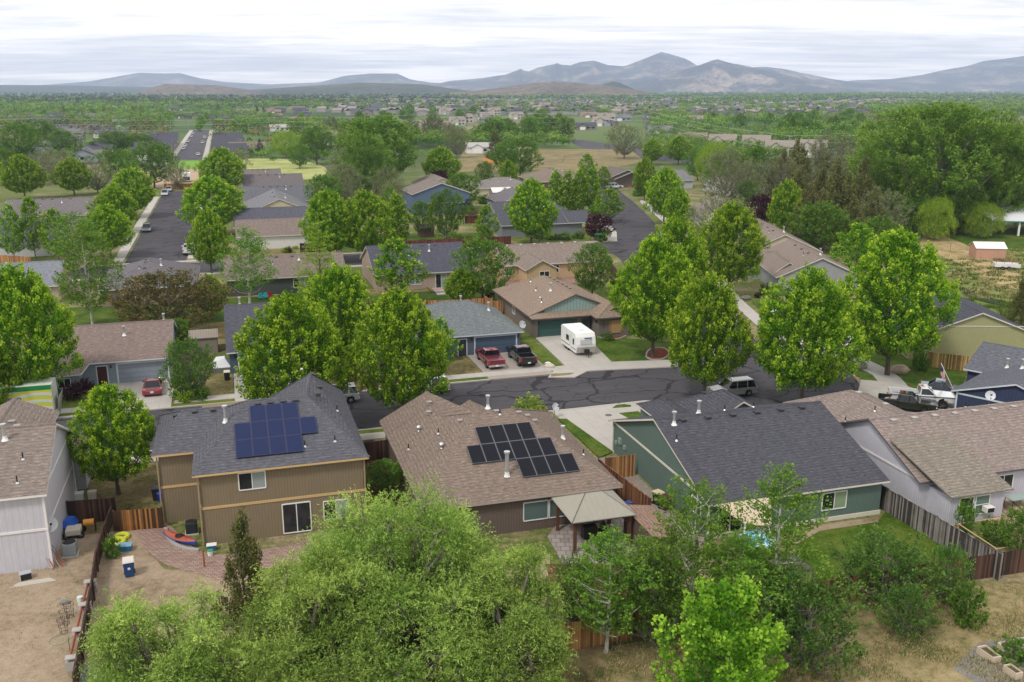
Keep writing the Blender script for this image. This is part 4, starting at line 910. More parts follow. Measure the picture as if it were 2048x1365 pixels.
def quadmesh(name, V, colr, mats, extra=None):
    """extra = MB with trunk geometry appended using material slot 1"""
    nv = len(V); nf = nv // 4
    faces = np.arange(nv).reshape(-1, 4)
    me = bpy.data.meshes.new(name)
    ev, ef = (extra.v, extra.f) if extra else ([], [])
    tv = nv + len(ev); me.vertices.add(tv)
    allv = np.concatenate([V, np.array(ev, float).reshape(-1, 3)]) if len(ev) else V
    me.vertices.foreach_set('co', allv.astype(np.float32).ravel())
    lt = [4] * nf + [len(f) for f in ef]; ls = np.concatenate([[0], np.cumsum(lt)[:-1]]).astype(np.int32)
    vi = np.concatenate([faces.ravel()] + ([np.concatenate([np.array(f) + nv for f in ef])] if ef else [])).astype(np.int32)
    me.loops.add(len(vi)); me.polygons.add(len(lt))
    me.loops.foreach_set('vertex_index', vi); me.polygons.foreach_set('loop_start', ls)
    me.polygons.foreach_set('material_index', np.array([0] * nf + [1] * len(ef), np.int32))
    me.update(calc_edges=True)
    at = me.attributes.new('leaf', 'FLOAT_COLOR', 'POINT')
    cc_ = np.concatenate([colr, np.tile([0, .5, 0, 1], (len(ev), 1))]) if len(ev) else colr
    at.data.foreach_set('color', cc_.astype(np.float32).ravel())
    for m in mats: me.materials.append(m)
    return me
def env(kind, h):
    """crown half-width profile for height fraction h (0 bottom .. 1 top)"""
    if kind == 'ovate': return np.clip(np.sin(np.pi * np.clip(h, 0, 1) ** .78), 0, 1) ** .6 * (1 - .1 * h)
    if kind == 'round': return np.sqrt(np.clip(1 - (2 * h - 1) ** 2, 0, 1)) ** .8
    if kind == 'cone': return np.clip((1 - h) ** .85, 0, 1) * np.clip(h * 12, 0, 1) ** .4
    if kind == 'column': return np.clip(np.sin(np.pi * np.clip(h, 0, 1) ** .7), 0, 1) ** .5
    if kind == 'vase': return np.clip(np.sin(np.pi * np.clip(h, 0, 1) ** 1.25), 0, 1) ** .6
def crown(seed, w, hgt, prof='ovate', tufts=420, per=26, leaf=.3, asp=.62, tuft=.55, lobes=.18, inner=.45, upw=.55, tips=.5, droop=0.0, gap=0.0, flat=1.0, strands=False, sub=0):
    """tufts of leaves over and through a lobed crown, base at z=0. returns V, colours, tuft centres"""
    rng = np.random.default_rng(seed)
    n = tufts * 3
    h = rng.uniform(0.02, 1, n); th = rng.uniform(0, 2 * np.pi, n)
    e = env(prof, h); keep = rng.uniform(0, 1, n) < np.clip(e + .12, 0, 1); h, th, e = h[keep], th[keep], e[keep]
    ph = rng.uniform(0, 6.28, 8)
    lob = 1 + lobes * (np.sin(3 * th + ph[0] + 5 * h) * .5 + np.sin(5 * th + ph[1] - 9 * h) * .35 + np.sin(2 * th + ph[2] + 13 * h) * .45 + np.sin(7 * th + ph[3] + 21 * h) * .3)
    rho = np.where(rng.uniform(0, 1, len(h)) < inner, rng.uniform(.25, .85, len(h)), rng.uniform(.86, 1.04, len(h)))
    if gap:
        g = np.sin(4 * th + ph[4] + 11 * h) + np.sin(3 * th - 17 * h + ph[5]) ; ok = (g > -2 + gap * 2) | (rho < .6)
        h, th, e, lob, rho = h[ok], th[ok], e[ok], lob[ok], rho[ok]
    h, th, e, lob, rho = (a[:tufts] for a in (h, th, e, lob, rho))
    r = e * lob * rho * w / 2
    C = np.stack([r * np.cos(th), r * np.sin(th), h * hgt + rng.normal(size=len(h)) * .15], 1)
    out = np.stack([np.cos(th), np.sin(th), np.zeros(len(h))], 1) * (1 - upw) + np.array([0, 0, 1.]) * upw * (1 if not droop else -droop)
    out /= np.linalg.norm(out, axis=1, keepdims=True)
    sz = tuft * rng.uniform(.7, 1.35, len(C))
    m = len(C); t_ = rng.uniform(-.6, 1, (m, per)); 
    rad = rng.normal(size=(m, per, 3)); rad /= np.linalg.norm(rad, axis=2, keepdims=True); rad *= rng.uniform(.2, 1, (m, per, 1)) ** .6 * .62 * (1 - .45 * np.clip(t_, 0, 1))[:, :, None]
    rad[:, :, 2] *= flat
    P = C[:, None] + (out[:, None] * t_[:, :, None] * .8 + rad) * sz[:, None, None]
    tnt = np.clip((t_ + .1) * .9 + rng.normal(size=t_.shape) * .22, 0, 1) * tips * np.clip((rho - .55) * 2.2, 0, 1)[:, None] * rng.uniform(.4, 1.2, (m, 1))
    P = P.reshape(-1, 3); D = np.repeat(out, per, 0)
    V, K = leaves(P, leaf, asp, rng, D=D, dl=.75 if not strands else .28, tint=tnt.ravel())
    return V, K, C
def trunk_mb(seed, C, th_, r=.16, z0=0.0, limbs=14, bend=.15, top=.8, lr=.4, multi=1):
    """trunk from the ground through the crown with limbs running out to foliage clumps; C in crown coordinates (z from crown base th_)"""
    rng = np.random.default_rng(seed + 99); b = MB(); hgt = C[:, 2].max() + th_
    for q in range(multi):
        a0 = rng.uniform(0, 6.28); off = np.array([math.cos(a0), math.sin(a0)]) * (r * 1.2 if multi > 1 else 0)
        pts = []; nseg = 7; x = off.copy(); lean = rng.normal(size=2) * bend * (2.2 if multi > 1 else 1)
        for i in range(nseg + 1):
            f = i / nseg; pts.append((x[0] + lean[0] * f * hgt * .25, x[1] + lean[1] * f * hgt * .25, f * hgt * top)); x = x + rng.normal(size=2) * bend * .25
        rr = [r * (1.25 if i == 0 else 1) * (1 - .85 * i / nseg) for i in range(nseg + 1)]
        for i in range(nseg): b.tube(pts[i], pts[i + 1], rr[i], rr[i + 1], 7, cap=False)
        idx = rng.choice(len(C), min(limbs // multi + 1, len(C)), replace=False)
        for j in idx:
            e = C[j] + np.array([0, 0, th_]); zs = max(th_ * .75, e[2] - rng.uniform(.6, .9) * np.hypot(e[0], e[1]) - .3); zs = min(zs, hgt * top * .95)
            f = zs / (hgt * top); k = min(int(f * nseg), nseg - 1); u = f * nseg - k; s0 = np.array(pts[k]) * (1 - u) + np.array(pts[k + 1]) * u
            r0 = r * (1 - .85 * f) * lr + .012; mid = (s0 + e) / 2 + np.array([0, 0, -.12 * np.linalg.norm(e - s0)]) + rng.normal(size=3) * .1
            b.tube(s0, mid, r0, r0 * .65, 5, cap=False); b.tube(mid, e, r0 * .65, r0 * .22, 5, cap=False)
    return b
M_MAPLE = leafmat('maple_leaves', (58, 98, 12), (106, 156, 20), (196, 218, 70), .3)  # yellow new growth; dark tone lowered, tips brightened to imitate a shaded crown interior
M_DEEP = leafmat('deep_green_leaves', (60, 92, 30), (94, 136, 44), (150, 178, 72), .32)
M_WIL = leafmat('willow_leaves', (76, 104, 40), (122, 154, 64), (182, 204, 108), .3)
M_ASP = leafmat('aspen_leaves', (74, 108, 36), (112, 152, 52), (166, 192, 84), .36)
M_COT = leafmat('cottonwood_leaves', (76, 112, 40), (112, 152, 58), (168, 190, 92), .32)
M_JUN = leafmat('juniper_needles', (74, 82, 44), (108, 112, 62), (156, 150, 92), .2)
M_SPR = leafmat('spruce_needles', (40, 62, 46), (60, 84, 60), (110, 134, 110), .1)
M_GREY = leafmat('olive_grey_leaves', (94, 104, 72), (126, 134, 98), (172, 174, 140), .25)
M_PLUM = leafmat('purple_plum_leaves', (44, 22, 34), (70, 32, 48), (118, 60, 70), .25)
M_BRON = leafmat('bronze_leaves', (70, 74, 40), (104, 98, 56), (150, 120, 76), .25)
M_LIME = leafmat('lime_leaves', (96, 130, 30), (140, 170, 50), (196, 210, 84), .36)
M_APP = leafmat('fruit_tree_leaves', (54, 84, 36), (92, 132, 54), (156, 182, 92), .32)
TYPES = {}
def mktype(key, variants, mat, bark, th_, w, hgt, trunk_r=.16, limbs=12, multi=1, lr=.4, bend=.12, top=.82, **kw):
    """th_ = bare trunk height"""
    L_ = []
    for i in range(variants):
        V, K, C = crown(hash_(key) + i * 17, w, hgt, **kw); V = V + np.array([0, 0, th_])
        me = quadmesh('crown', V, K, [mat])
        tb = trunk_mb(hash_(key) + i, C, th_, trunk_r, limbs=limbs, multi=multi, lr=lr, bend=bend, top=top)
        o = tb.build('trunk', bark); tm_ = o.data; bpy.data.objects.remove(o)
        mm = quadmesh(key, V, K, [mat, bark], tb)
        L_.append((me, tm_, mm))
    TYPES[key] = (L_, w, hgt + th_, th_)
def hash_(s): return sum(ord(c) * (i + 3) for i, c in enumerate(s)) % 9973
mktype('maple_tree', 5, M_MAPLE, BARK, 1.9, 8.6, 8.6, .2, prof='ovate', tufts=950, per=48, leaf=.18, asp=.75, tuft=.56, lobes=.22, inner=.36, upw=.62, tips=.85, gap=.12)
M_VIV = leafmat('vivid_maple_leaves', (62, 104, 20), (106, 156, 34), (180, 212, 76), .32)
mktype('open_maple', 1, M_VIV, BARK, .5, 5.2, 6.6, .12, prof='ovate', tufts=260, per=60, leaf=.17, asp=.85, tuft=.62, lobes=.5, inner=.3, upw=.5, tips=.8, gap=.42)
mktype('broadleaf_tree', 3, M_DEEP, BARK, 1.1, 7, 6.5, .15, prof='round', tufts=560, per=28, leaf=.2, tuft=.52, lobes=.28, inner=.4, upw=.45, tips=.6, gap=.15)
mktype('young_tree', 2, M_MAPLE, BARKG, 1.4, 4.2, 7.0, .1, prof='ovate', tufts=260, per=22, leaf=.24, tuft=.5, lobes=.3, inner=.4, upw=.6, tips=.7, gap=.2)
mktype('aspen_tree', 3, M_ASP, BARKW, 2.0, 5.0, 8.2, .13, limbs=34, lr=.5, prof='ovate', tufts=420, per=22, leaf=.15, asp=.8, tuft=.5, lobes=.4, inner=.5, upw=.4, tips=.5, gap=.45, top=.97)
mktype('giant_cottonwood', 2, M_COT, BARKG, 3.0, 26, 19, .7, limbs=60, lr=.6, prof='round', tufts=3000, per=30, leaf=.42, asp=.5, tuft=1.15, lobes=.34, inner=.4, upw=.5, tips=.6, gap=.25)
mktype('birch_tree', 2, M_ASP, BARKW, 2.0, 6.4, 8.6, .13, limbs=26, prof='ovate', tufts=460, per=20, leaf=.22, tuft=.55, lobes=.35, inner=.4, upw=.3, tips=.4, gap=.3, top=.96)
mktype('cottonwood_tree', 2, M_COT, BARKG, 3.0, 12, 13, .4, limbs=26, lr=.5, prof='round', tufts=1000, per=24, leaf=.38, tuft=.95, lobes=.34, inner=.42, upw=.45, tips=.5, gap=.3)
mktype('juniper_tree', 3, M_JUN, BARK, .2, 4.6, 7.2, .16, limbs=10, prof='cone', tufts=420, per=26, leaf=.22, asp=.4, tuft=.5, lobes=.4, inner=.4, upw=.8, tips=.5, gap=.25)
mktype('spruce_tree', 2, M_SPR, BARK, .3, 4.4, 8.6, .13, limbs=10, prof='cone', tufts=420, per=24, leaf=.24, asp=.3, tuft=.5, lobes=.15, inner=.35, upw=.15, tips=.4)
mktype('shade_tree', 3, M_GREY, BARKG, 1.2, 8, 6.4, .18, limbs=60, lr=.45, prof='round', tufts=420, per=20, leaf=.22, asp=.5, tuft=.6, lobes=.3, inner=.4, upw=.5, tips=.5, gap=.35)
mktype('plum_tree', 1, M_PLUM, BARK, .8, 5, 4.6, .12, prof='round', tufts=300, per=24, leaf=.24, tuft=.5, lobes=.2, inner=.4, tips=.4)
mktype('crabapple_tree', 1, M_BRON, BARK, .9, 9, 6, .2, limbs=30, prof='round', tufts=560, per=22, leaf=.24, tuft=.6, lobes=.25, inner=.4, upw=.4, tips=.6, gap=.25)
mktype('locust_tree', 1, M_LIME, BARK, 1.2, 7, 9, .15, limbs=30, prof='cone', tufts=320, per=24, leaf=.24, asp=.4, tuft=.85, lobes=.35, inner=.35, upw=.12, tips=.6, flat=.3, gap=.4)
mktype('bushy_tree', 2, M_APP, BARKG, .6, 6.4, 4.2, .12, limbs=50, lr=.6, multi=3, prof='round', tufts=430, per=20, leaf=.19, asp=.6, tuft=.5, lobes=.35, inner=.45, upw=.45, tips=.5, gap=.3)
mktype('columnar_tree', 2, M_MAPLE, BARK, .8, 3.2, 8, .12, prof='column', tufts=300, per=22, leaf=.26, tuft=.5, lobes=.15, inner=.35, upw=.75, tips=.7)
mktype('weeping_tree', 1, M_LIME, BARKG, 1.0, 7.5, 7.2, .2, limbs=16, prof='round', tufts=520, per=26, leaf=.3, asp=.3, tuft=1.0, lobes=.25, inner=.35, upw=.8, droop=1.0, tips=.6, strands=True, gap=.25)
mktype('shrub', 2, M_DEEP, BARK, .0, 1.8, 1.3, .05, limbs=6, prof='round', tufts=90, per=22, leaf=.14, tuft=.26, lobes=.2, inner=.4, tips=.5)
mktype('lime_shrub', 1, M_LIME, BARK, .0, 1.8, 1.3, .05, limbs=6, prof='round', tufts=90, per=22, leaf=.14, tuft=.26, lobes=.2, inner=.4, tips=.8)
mktype('purple_shrub', 1, M_PLUM, BARK, .0, 1.8, 1.4, .05, limbs=6, prof='round', tufts=90, per=22, leaf=.14, tuft=.26, lobes=.2, inner=.4, tips=.3)
NT = [0]
def tree(key, px, ptop, pbase, wpx, label, group=None, cat='tree', name=None, var=None, parts=True, bx=None, wf=1.0):
    """crown centre px, top row, ground row, crown width in photo pixels"""
    L_, w0, h0, _ = TYPES[key]; i = NT[0]; NT[0] += 1
    x, y = W(bx if bx is not None else px, pbase); hh = max(.4, z_at(y, ptop)); 
    depth = y * _c + (H - hh * .5) * _s; w = wpx * depth / F * wf
    me, tm_, mm = L_[(i if var is None else var) % len(L_)]; s_ = w / w0; rz = (i * 2.399) % 6.28
    if parts:
        r = thing(name or (key if key != 'giant_cottonwood' else 'cottonwood_tree') if key != 'open_maple' else 'maple_tree', label, cat, (x, y, 0), rz, group); r.scale = (s_, s_, hh / h0)
        put(bpy.data.objects.new('trunk', tm_), r); put(bpy.data.objects.new('crown', me), r)
    else:
        r = bpy.data.objects.new(name or key, mm); r.location = (x, y, 0); r.rotation_euler = (0, 0, rz); r.scale = (s_, s_, hh / h0); put(r); tag(r, label, cat, group)
    return r, hh, w
T = tree
SM = 'maples along the streets'
spec = [
 ('maple_tree', 66, 540, 822, 190, 'large bright green maple at the left edge beside the pale blue garage house'),
 ('maple_tree', -6, 690, 846, 112, 'maple crown cut by the left edge above the box truck'),
 ('maple_tree', 238, 775, 990, 160, 'mid green tree between the lilac house and the brown house with blue panels'),
 ('maple_tree', 595, 598, 862, 218, 'wide maple standing over the tall rear gable of the blue-panel house'),
 ('maple_tree', 684, 537, 762, 165, 'maple with dark trunk behind the wide maple, over the brown bark bed'),
 ('maple_tree', 806, 588, 846, 182, 'maple in the planting strip left of the brown roof peak, over a white car'),
 ('young_tree', 884, 640, 752, 62, 'thin young tree in front of the slate blue house beside the pickups'),
 ('maple_tree', 1306, 480, 716, 160, 'tall maple rising from the ringed mulch bed on the corner lawn'),
 ('maple_tree', 1345, 440, 668, 140, 'maple directly behind the corner lawn maple, close to the climbing road'),
 ('maple_tree', 1408, 556, 802, 160, 'maple in front of the road junction, over the silver sport utility'),
 ('maple_tree', 1456, 410, 592, 130, 'maple on the sidewalk left of the grey-walled house'),
 ('maple_tree', 1602, 545, 818, 204, 'broad maple covering the bend of the street behind the dark gable roof'),
 ('maple_tree', 1774, 468, 752, 208, 'largest maple, forked trunk on the lawn left of the yellow-green gable'),
 ('young_tree', 1708, 448, 560, 80, 'lime green tree peeking behind the largest maple'),
 ('maple_tree', 1568, 363, 482, 66, 'small bright maple against the dark junipers'),
 ('aspen_tree', 500, 455, 612, 100, 'aspen with pale trunk on the lawn behind the dark green-walled house'),
 ('locust_tree', 640, 440, 604, 96, 'wispy light green tree with layered branches in front of the brown-grey roof'),
 ('young_tree', 795, 478, 604, 96, 'light green tree in front of the dark gable roof of the beige house'),
 ('maple_tree', 923, 540, 612, 70, 'small round maple behind the board fence by the patio door'),
 ('broadleaf_tree', 966, 480, 602, 112, 'darker spreading tree right of the small round maple'),
 ('broadleaf_tree', 1184, 492, 592, 76, 'dark green round tree behind the teal-gabled house'),
 ('maple_tree', 662, 385, 524, 112, 'left of two dense maples side by side on the cross street'),
 ('maple_tree', 734, 385, 524, 108, 'right of two dense maples side by side on the cross street'),
 ('columnar_tree', 797, 390, 494, 46, 'slender upright tree right of the two dense maples'),
 ('broadleaf_tree', 893, 382, 482, 70, 'light trunked tree on the lawn below the blue two-storey house'),
 ('young_tree', 973, 412, 492, 44, 'narrow lime tree left of the grey house with hedge'),
 ('maple_tree', 1062, 362, 490, 96, 'tall maple covering the middle of the dark blue-grey roof'),
 ('young_tree', 1078, 432, 490, 58, 'lighter small tree at the foot of the tall roof-covering maple'),
 ('plum_tree', 1197, 431, 482, 52, 'round purple plum tree at the street corner'),
 ('young_tree', 1218, 378, 446, 56, 'small green tree at the road edge just above the purple plum'),
 ('maple_tree', 1328, 338, 450, 76, 'maple beside the climbing road below the crimson gable'),
 ('maple_tree', 1354, 378, 462, 56, 'smaller maple on the outer sidewalk of the climbing road'),
 ('maple_tree', 1288, 318, 402, 48, 'slender maple near the stop sign'),
 ('columnar_tree', 1112, 344, 424, 32, 'first upright tree from the left in the row above the dark roof'),
 ('columnar_tree', 1136, 346, 426, 32, 'second upright tree from the left in the row above the dark roof'),
 ('columnar_tree', 1158, 342, 426, 32, 'third upright tree from the left in the row above the dark roof'),
 ('columnar_tree', 1182, 338, 424, 34, 'fourth upright tree in the row above the dark roof, near the bend'),
 ('young_tree', 1174, 308, 362, 36, 'bright tree behind the row of upright trees'),
 ('young_tree', 1206, 334, 380, 34, 'bright tree left of the dark-gabled house'),
 ('maple_tree', 50, 312, 400, 82, 'rounded maple at the far left, left of a smaller one'),
 ('maple_tree', 149, 318, 392, 70, 'rounded maple between two grey shrubs at the far left'),
 ('broadleaf_tree', 309, 286, 376, 88, 'big green tree at the closed end of the left street'),
 ('maple_tree', 268, 338, 436, 86, 'maple farthest up the left side of the left street'),
 ('maple_tree', 236, 374, 466, 84, 'second maple from the far end on the left side of the left street'),
 ('maple_tree', 222, 412, 516, 92, 'third maple from the far end on the left side of the left street'),
 ('aspen_tree', 158, 424, 540, 106, 'pale trunked tree beside the third street maple on the left'),
 ('young_tree', 30, 412, 524, 48, 'left of two upright trees near the board fence at the left edge'),
 ('young_tree', 72, 396, 520, 52, 'right of two upright trees near the board fence at the left edge'),
 ('young_tree', 118, 420, 522, 60, 'lime tree right of the two upright trees at the left'),
 ('maple_tree', 448, 298, 392, 88, 'maple farthest up the right side of the left street'),
 ('maple_tree', 428, 356, 472, 122, 'broad maple halfway along the right side of the left street'),
 ('maple_tree', 424, 422, 548, 78, 'yellow-green maple beside the parked white pickup'),
 ('birch_tree', 186, 455, 652, 118, 'tall birch with white trunk behind the pale blue garage house'),
 ('crabapple_tree', 344, 548, 668, 200, 'wide bronze-tinged tree behind the pale blue garage house'),
 ('maple_tree', 424, 552, 640, 60, 'small bright maple right of the bronze-tinged tree'),
 ('bushy_tree', 383, 685, 794, 92, 'small leaning tree beside the pale blue garage driveway'),
 ('broadleaf_tree', 1040, 278, 356, 78, 'mid green tree left of the paddock'),
 ('cottonwood_tree', 756, 235, 385, 150, 'tall cottonwood in the centre behind the blue house'),
 ('cottonwood_tree', 735, 270, 405, 90, 'second cottonwood leaning on the tall central one'),
 ('maple_tree', 882, 296, 374, 72, 'bright maple right of the central cottonwoods'),
 ('plum_tree', 880, 342, 384, 34, 'dark purple plum beside the bright maple in the centre'),
 ('broadleaf_tree', 925, 348, 420, 64, 'dark green tree left of the lilac-grey gable'),
 ('spruce_tree', 1010, 376, 408, 34, 'blue spruce beside the white-roofed shed'),
 ('spruce_tree', 936, 398, 428, 34, 'pale blue spruce below the dark green tree'),
 ('spruce_tree', 521, 279, 312, 24, 'dark blue spruce in front of the tan-roofed house'),
 ('weeping_tree', 574, 262, 316, 56, 'weeping willow at the edge of the mown field'),
 ('broadleaf_tree', 634, 256, 330, 66, 'broad olive tree right of the weeping willow'),
 ('shade_tree', 690, 330, 420, 74, 'grey-green tree in front of the farther rooftops, centre left'),
 ('young_tree', 680, 338, 408, 48, 'lime tree between the grey-green tree and the cottonwood'),
 ('birch_tree', 782, 372, 478, 50, 'pale sparse birch left of the blue two-storey house'),
 ('broadleaf_tree', 970, 325, 376, 34, 'small maple in front of the cream house, left'),
 ('maple_tree', 1017, 322, 374, 38, 'small maple in front of the cream house, right'),
 ('shade_tree', 1248, 250, 318, 76, 'grey leafless-looking spreading tree in the paddock'),
 ('juniper_tree', 990, 262, 322, 44, 'dark conifer left of the paddock sheds'),
 ('shade_tree', 914, 256, 316, 48, 'brown budding tree beside the far road'),
 ('maple_tree', 1303, 280, 330, 42, 'left of two round green trees beyond the crimson gable'),
 ('maple_tree', 1356, 274, 330, 50, 'right of two round green trees beyond the crimson gable'),
 ('shade_tree', 1436, 396, 500, 126, 'large grey-green airy tree behind the sidewalk maple'),
 ('plum_tree', 1520, 392, 462, 54, 'dark purple tree between the airy grey tree and the bright maple'),
 ('weeping_tree', 1424, 284, 372, 62, 'pale green tree behind the crimson-gabled house'),
 ('broadleaf_tree', 1452, 305, 385, 84, 'yellow-green tree behind the brown gable row'),
 ('shade_tree', 1490, 322, 402, 66, 'greyish tree at the left end of the juniper belt'),
 ('broadleaf_tree', 1495, 362, 420, 52, 'small green tree above the purple tree on the right'),
 ('juniper_tree', 1562, 302, 400, 52, 'pointed juniper at the left of the belt near the utility pole'),
 ('juniper_tree', 1608, 318, 412, 36, 'narrow juniper in the belt right of the utility pole'),
 ('juniper_tree', 1636, 338, 448, 74, 'juniper in the middle of the belt'),
 ('juniper_tree', 1590, 344, 446, 72, 'dark juniper behind the small bright maple'),
 ('shade_tree', 1668, 270, 376, 112, 'silvery grey tree above the juniper belt'),
 ('broadleaf_tree', 1632, 408, 505, 104, 'dark rounded tree below the juniper belt beside the brown roofs'),
 ('juniper_tree', 1742, 378, 488, 76, 'brownish juniper at the foot of the giant cottonwood'),
 ('juniper_tree', 1690, 350, 462, 64, 'juniper between the belt and the giant cottonwood'),
 ('giant_cottonwood', 1860, 214, 456, 300, 'giant cottonwood dominating the upper right'),
 ('giant_cottonwood', 1970, 256, 458, 180, 'right half of the giant cottonwood group with pale limbs'),
 ('giant_cottonwood', 1790, 262, 440, 150, 'left shoulder of the giant cottonwood group'),
 ('weeping_tree', 1868, 398, 482, 66, 'lime weeping tree left of the white-roofed pavilion'),
 ('weeping_tree', 1962, 408, 476, 74, 'yellow-green weeping tree in front of the white-roofed pavilion'),
 ('broadleaf_tree', 2036, 380, 462, 40, 'green tree at the right edge beside the pavilion'),
 ('juniper_tree', 2030, 560, 690, 70, 'dark pine-like tree at the right edge by the canal'),
 ('broadleaf_tree', 40, 248, 330, 90, 'grey-green tree mass at the left edge below the wires'),
 ('broadleaf_tree', 88, 244, 302, 60, 'green tree behind the leaning utility pole on the left'),
 ('broadleaf_tree', 128, 262, 310, 50, 'green tree right of the leaning utility pole'),
 ('broadleaf_tree', 230, 264, 306, 60, 'low dark tree left of the board fence in the far left field'),
 ('broadleaf_tree', 278, 268, 306, 60, 'low dark tree right half of the far hedge on the left'),
 ('shade_tree', 88, 305, 370, 60, 'wispy grey-green tree between two rounded maples, far left'),
 ('shade_tree', 196, 320, 388, 66, 'wispy grey-green tree before the small gabled cottage'),
 ('shade_tree', 470, 300, 346, 60, 'bare grey tree at the left end of the mown field'),
 ('shade_tree', 1556, 318, 432, 96, 'silvery tree filling the belt left of the narrow juniper'), ('broadleaf_tree', 1516, 296, 388, 74, 'mid green tree behind the grey shrub trees, right of the crimson gable'),
 ('juniper_tree', 1664, 326, 470, 96, 'broad olive juniper in the front of the belt'), ('juniper_tree', 1716, 318, 470, 86, 'tall olive juniper touching the giant cottonwood'),
 ('juniper_tree', 1612, 372, 498, 90, 'bushy dark juniper above the rounded tree by the brown roofs'), ('juniper_tree', 1700, 396, 500, 84, 'short bushy juniper right of the rounded tree'),
 ('shade_tree', 1714, 300, 420, 120, 'large silvery tree on the left flank of the giant cottonwood'), ('broadleaf_tree', 1752, 436, 520, 70, 'green tree at the start of the dry canal path'),
 ('shade_tree', 1760, 380, 486, 90, 'greyish brown tree under the left shoulder of the giant cottonwood'), ('broadleaf_tree', 1830, 400, 474, 80, 'dark tree under the giant cottonwood'), ('broadleaf_tree', 1915, 396, 470, 76, 'dark tree between the two weeping trees'),
 ('shade_tree', 704, 296, 392, 76, 'grey-green tree left of the tall central cottonwood'), ('broadleaf_tree', 652, 352, 428, 66, 'dark green tree left of the lime tree in the centre'), ('broadleaf_tree', 600, 290, 338, 44, 'golden green tree at the field edge'),
 ('shade_tree', 776, 336, 440, 66, 'grey-green tree between the cottonwood and the blue house'), ('broadleaf_tree', 846, 404, 474, 50, 'dark bushy tree by the small brown shed'), ('broadleaf_tree', 1010, 288, 346, 56, 'green tree just left of the paddock sheds'),
 ('shade_tree', 356, 322, 380, 44, 'pale thin tree at the head of the left street'), ('broadleaf_tree', 14, 300, 372, 50, 'grey-green tree at the left edge above the rounded maple'), ('shade_tree', 118, 300, 362, 70, 'wispy tree right of the first rounded maple'), ('broadleaf_tree', 240, 300, 368, 60, 'olive tree left of the big green tree at the street end'),
 ('broadleaf_tree', 350, 640, 700, 70, 'dark tree behind the brown-roofed garage house') , ('shade_tree', 1450, 300, 420, 90, 'airy tree right of the pale green one behind the crimson gable'), ('broadleaf_tree', 1395, 300, 362, 50, 'green tree left of the pale green one behind the crimson gable'),
 ('broadleaf_tree', 1246, 540, 590, 44, 'dark bushy tree at the fence corner left of the corner maples'),
 ('bushy_tree', 1300, 1130, 1290, 150, 'dark undergrowth tree between the twin-trunked and white-trunked aspens'), ('bushy_tree', 1150, 1120, 1262, 90, 'small dark tree behind the twin-trunked aspen'),
 # row nearest the camera
 ('juniper_tree', 500, 1028, 1258, 128, 'dark juniper in front of the brown house patio'),
 ('aspen_tree', 1212, 1062, 1306, 168, 'aspen with twin pale trunks in front of the board fence, below the pergola'),
 ('aspen_tree', 1288, 1080, 1250, 170, 'leafy aspen between the pergola and the white-trunked one'),
 ('aspen_tree', 1372, 950, 1286, 176, 'tall aspen with straight white trunk before the sage green house'),
 ('aspen_tree', 1542, 938, 1262, 178, 'airy aspen with white branches in front of the patio cover'),
 ('aspen_tree', 1462, 1070, 1292, 178, 'lower aspen between the straight white trunk and the airy one'),
 ('open_maple', 1436, 1172, 1500, 236, 'vivid yellow-green maple at the bottom edge'),
 ('bushy_tree', 1612, 1176, 1336, 210, 'dark green thicket at the lower right of the aspens'),
 ('bushy_tree', 1560, 1150, 1300, 120, 'dark bushy tree directly under the airy aspen'),
 ('bushy_tree', 1766, 1082, 1208, 186, 'wide fruit tree with grey branches on the green lawn'),
 ('bushy_tree', 1888, 1100, 1208, 84, 'bushy tree against the weathered fence corner'),
 ('bushy_tree', 1806, 1178, 1272, 108, 'small fruit tree with short trunk in the dry grass'),
 ('broadleaf_tree', 2040, 1020, 1122, 80, 'small tree at the right edge by the garden beds'),
 ('broadleaf_tree', 768, 925, 985, 66, 'dark shrub-like tree between the two solar roofs'),
 ('broadleaf_tree', 600, 862, 1, 1, '') if False else ('young_tree', 812, 912, 968, 50, 'slim green tree at the corner of the brown roof'),
]
for t_ in spec:
    key, px, pt, pb, wp, lab = t_
    grp = SM if key == 'maple_tree' and pt > 300 and pb < 900 else None
    r_, hh, w = T(key, px, pt, pb, wp, lab, group=grp)
    print('TREE', key, px, round(hh, 1), round(w, 1))
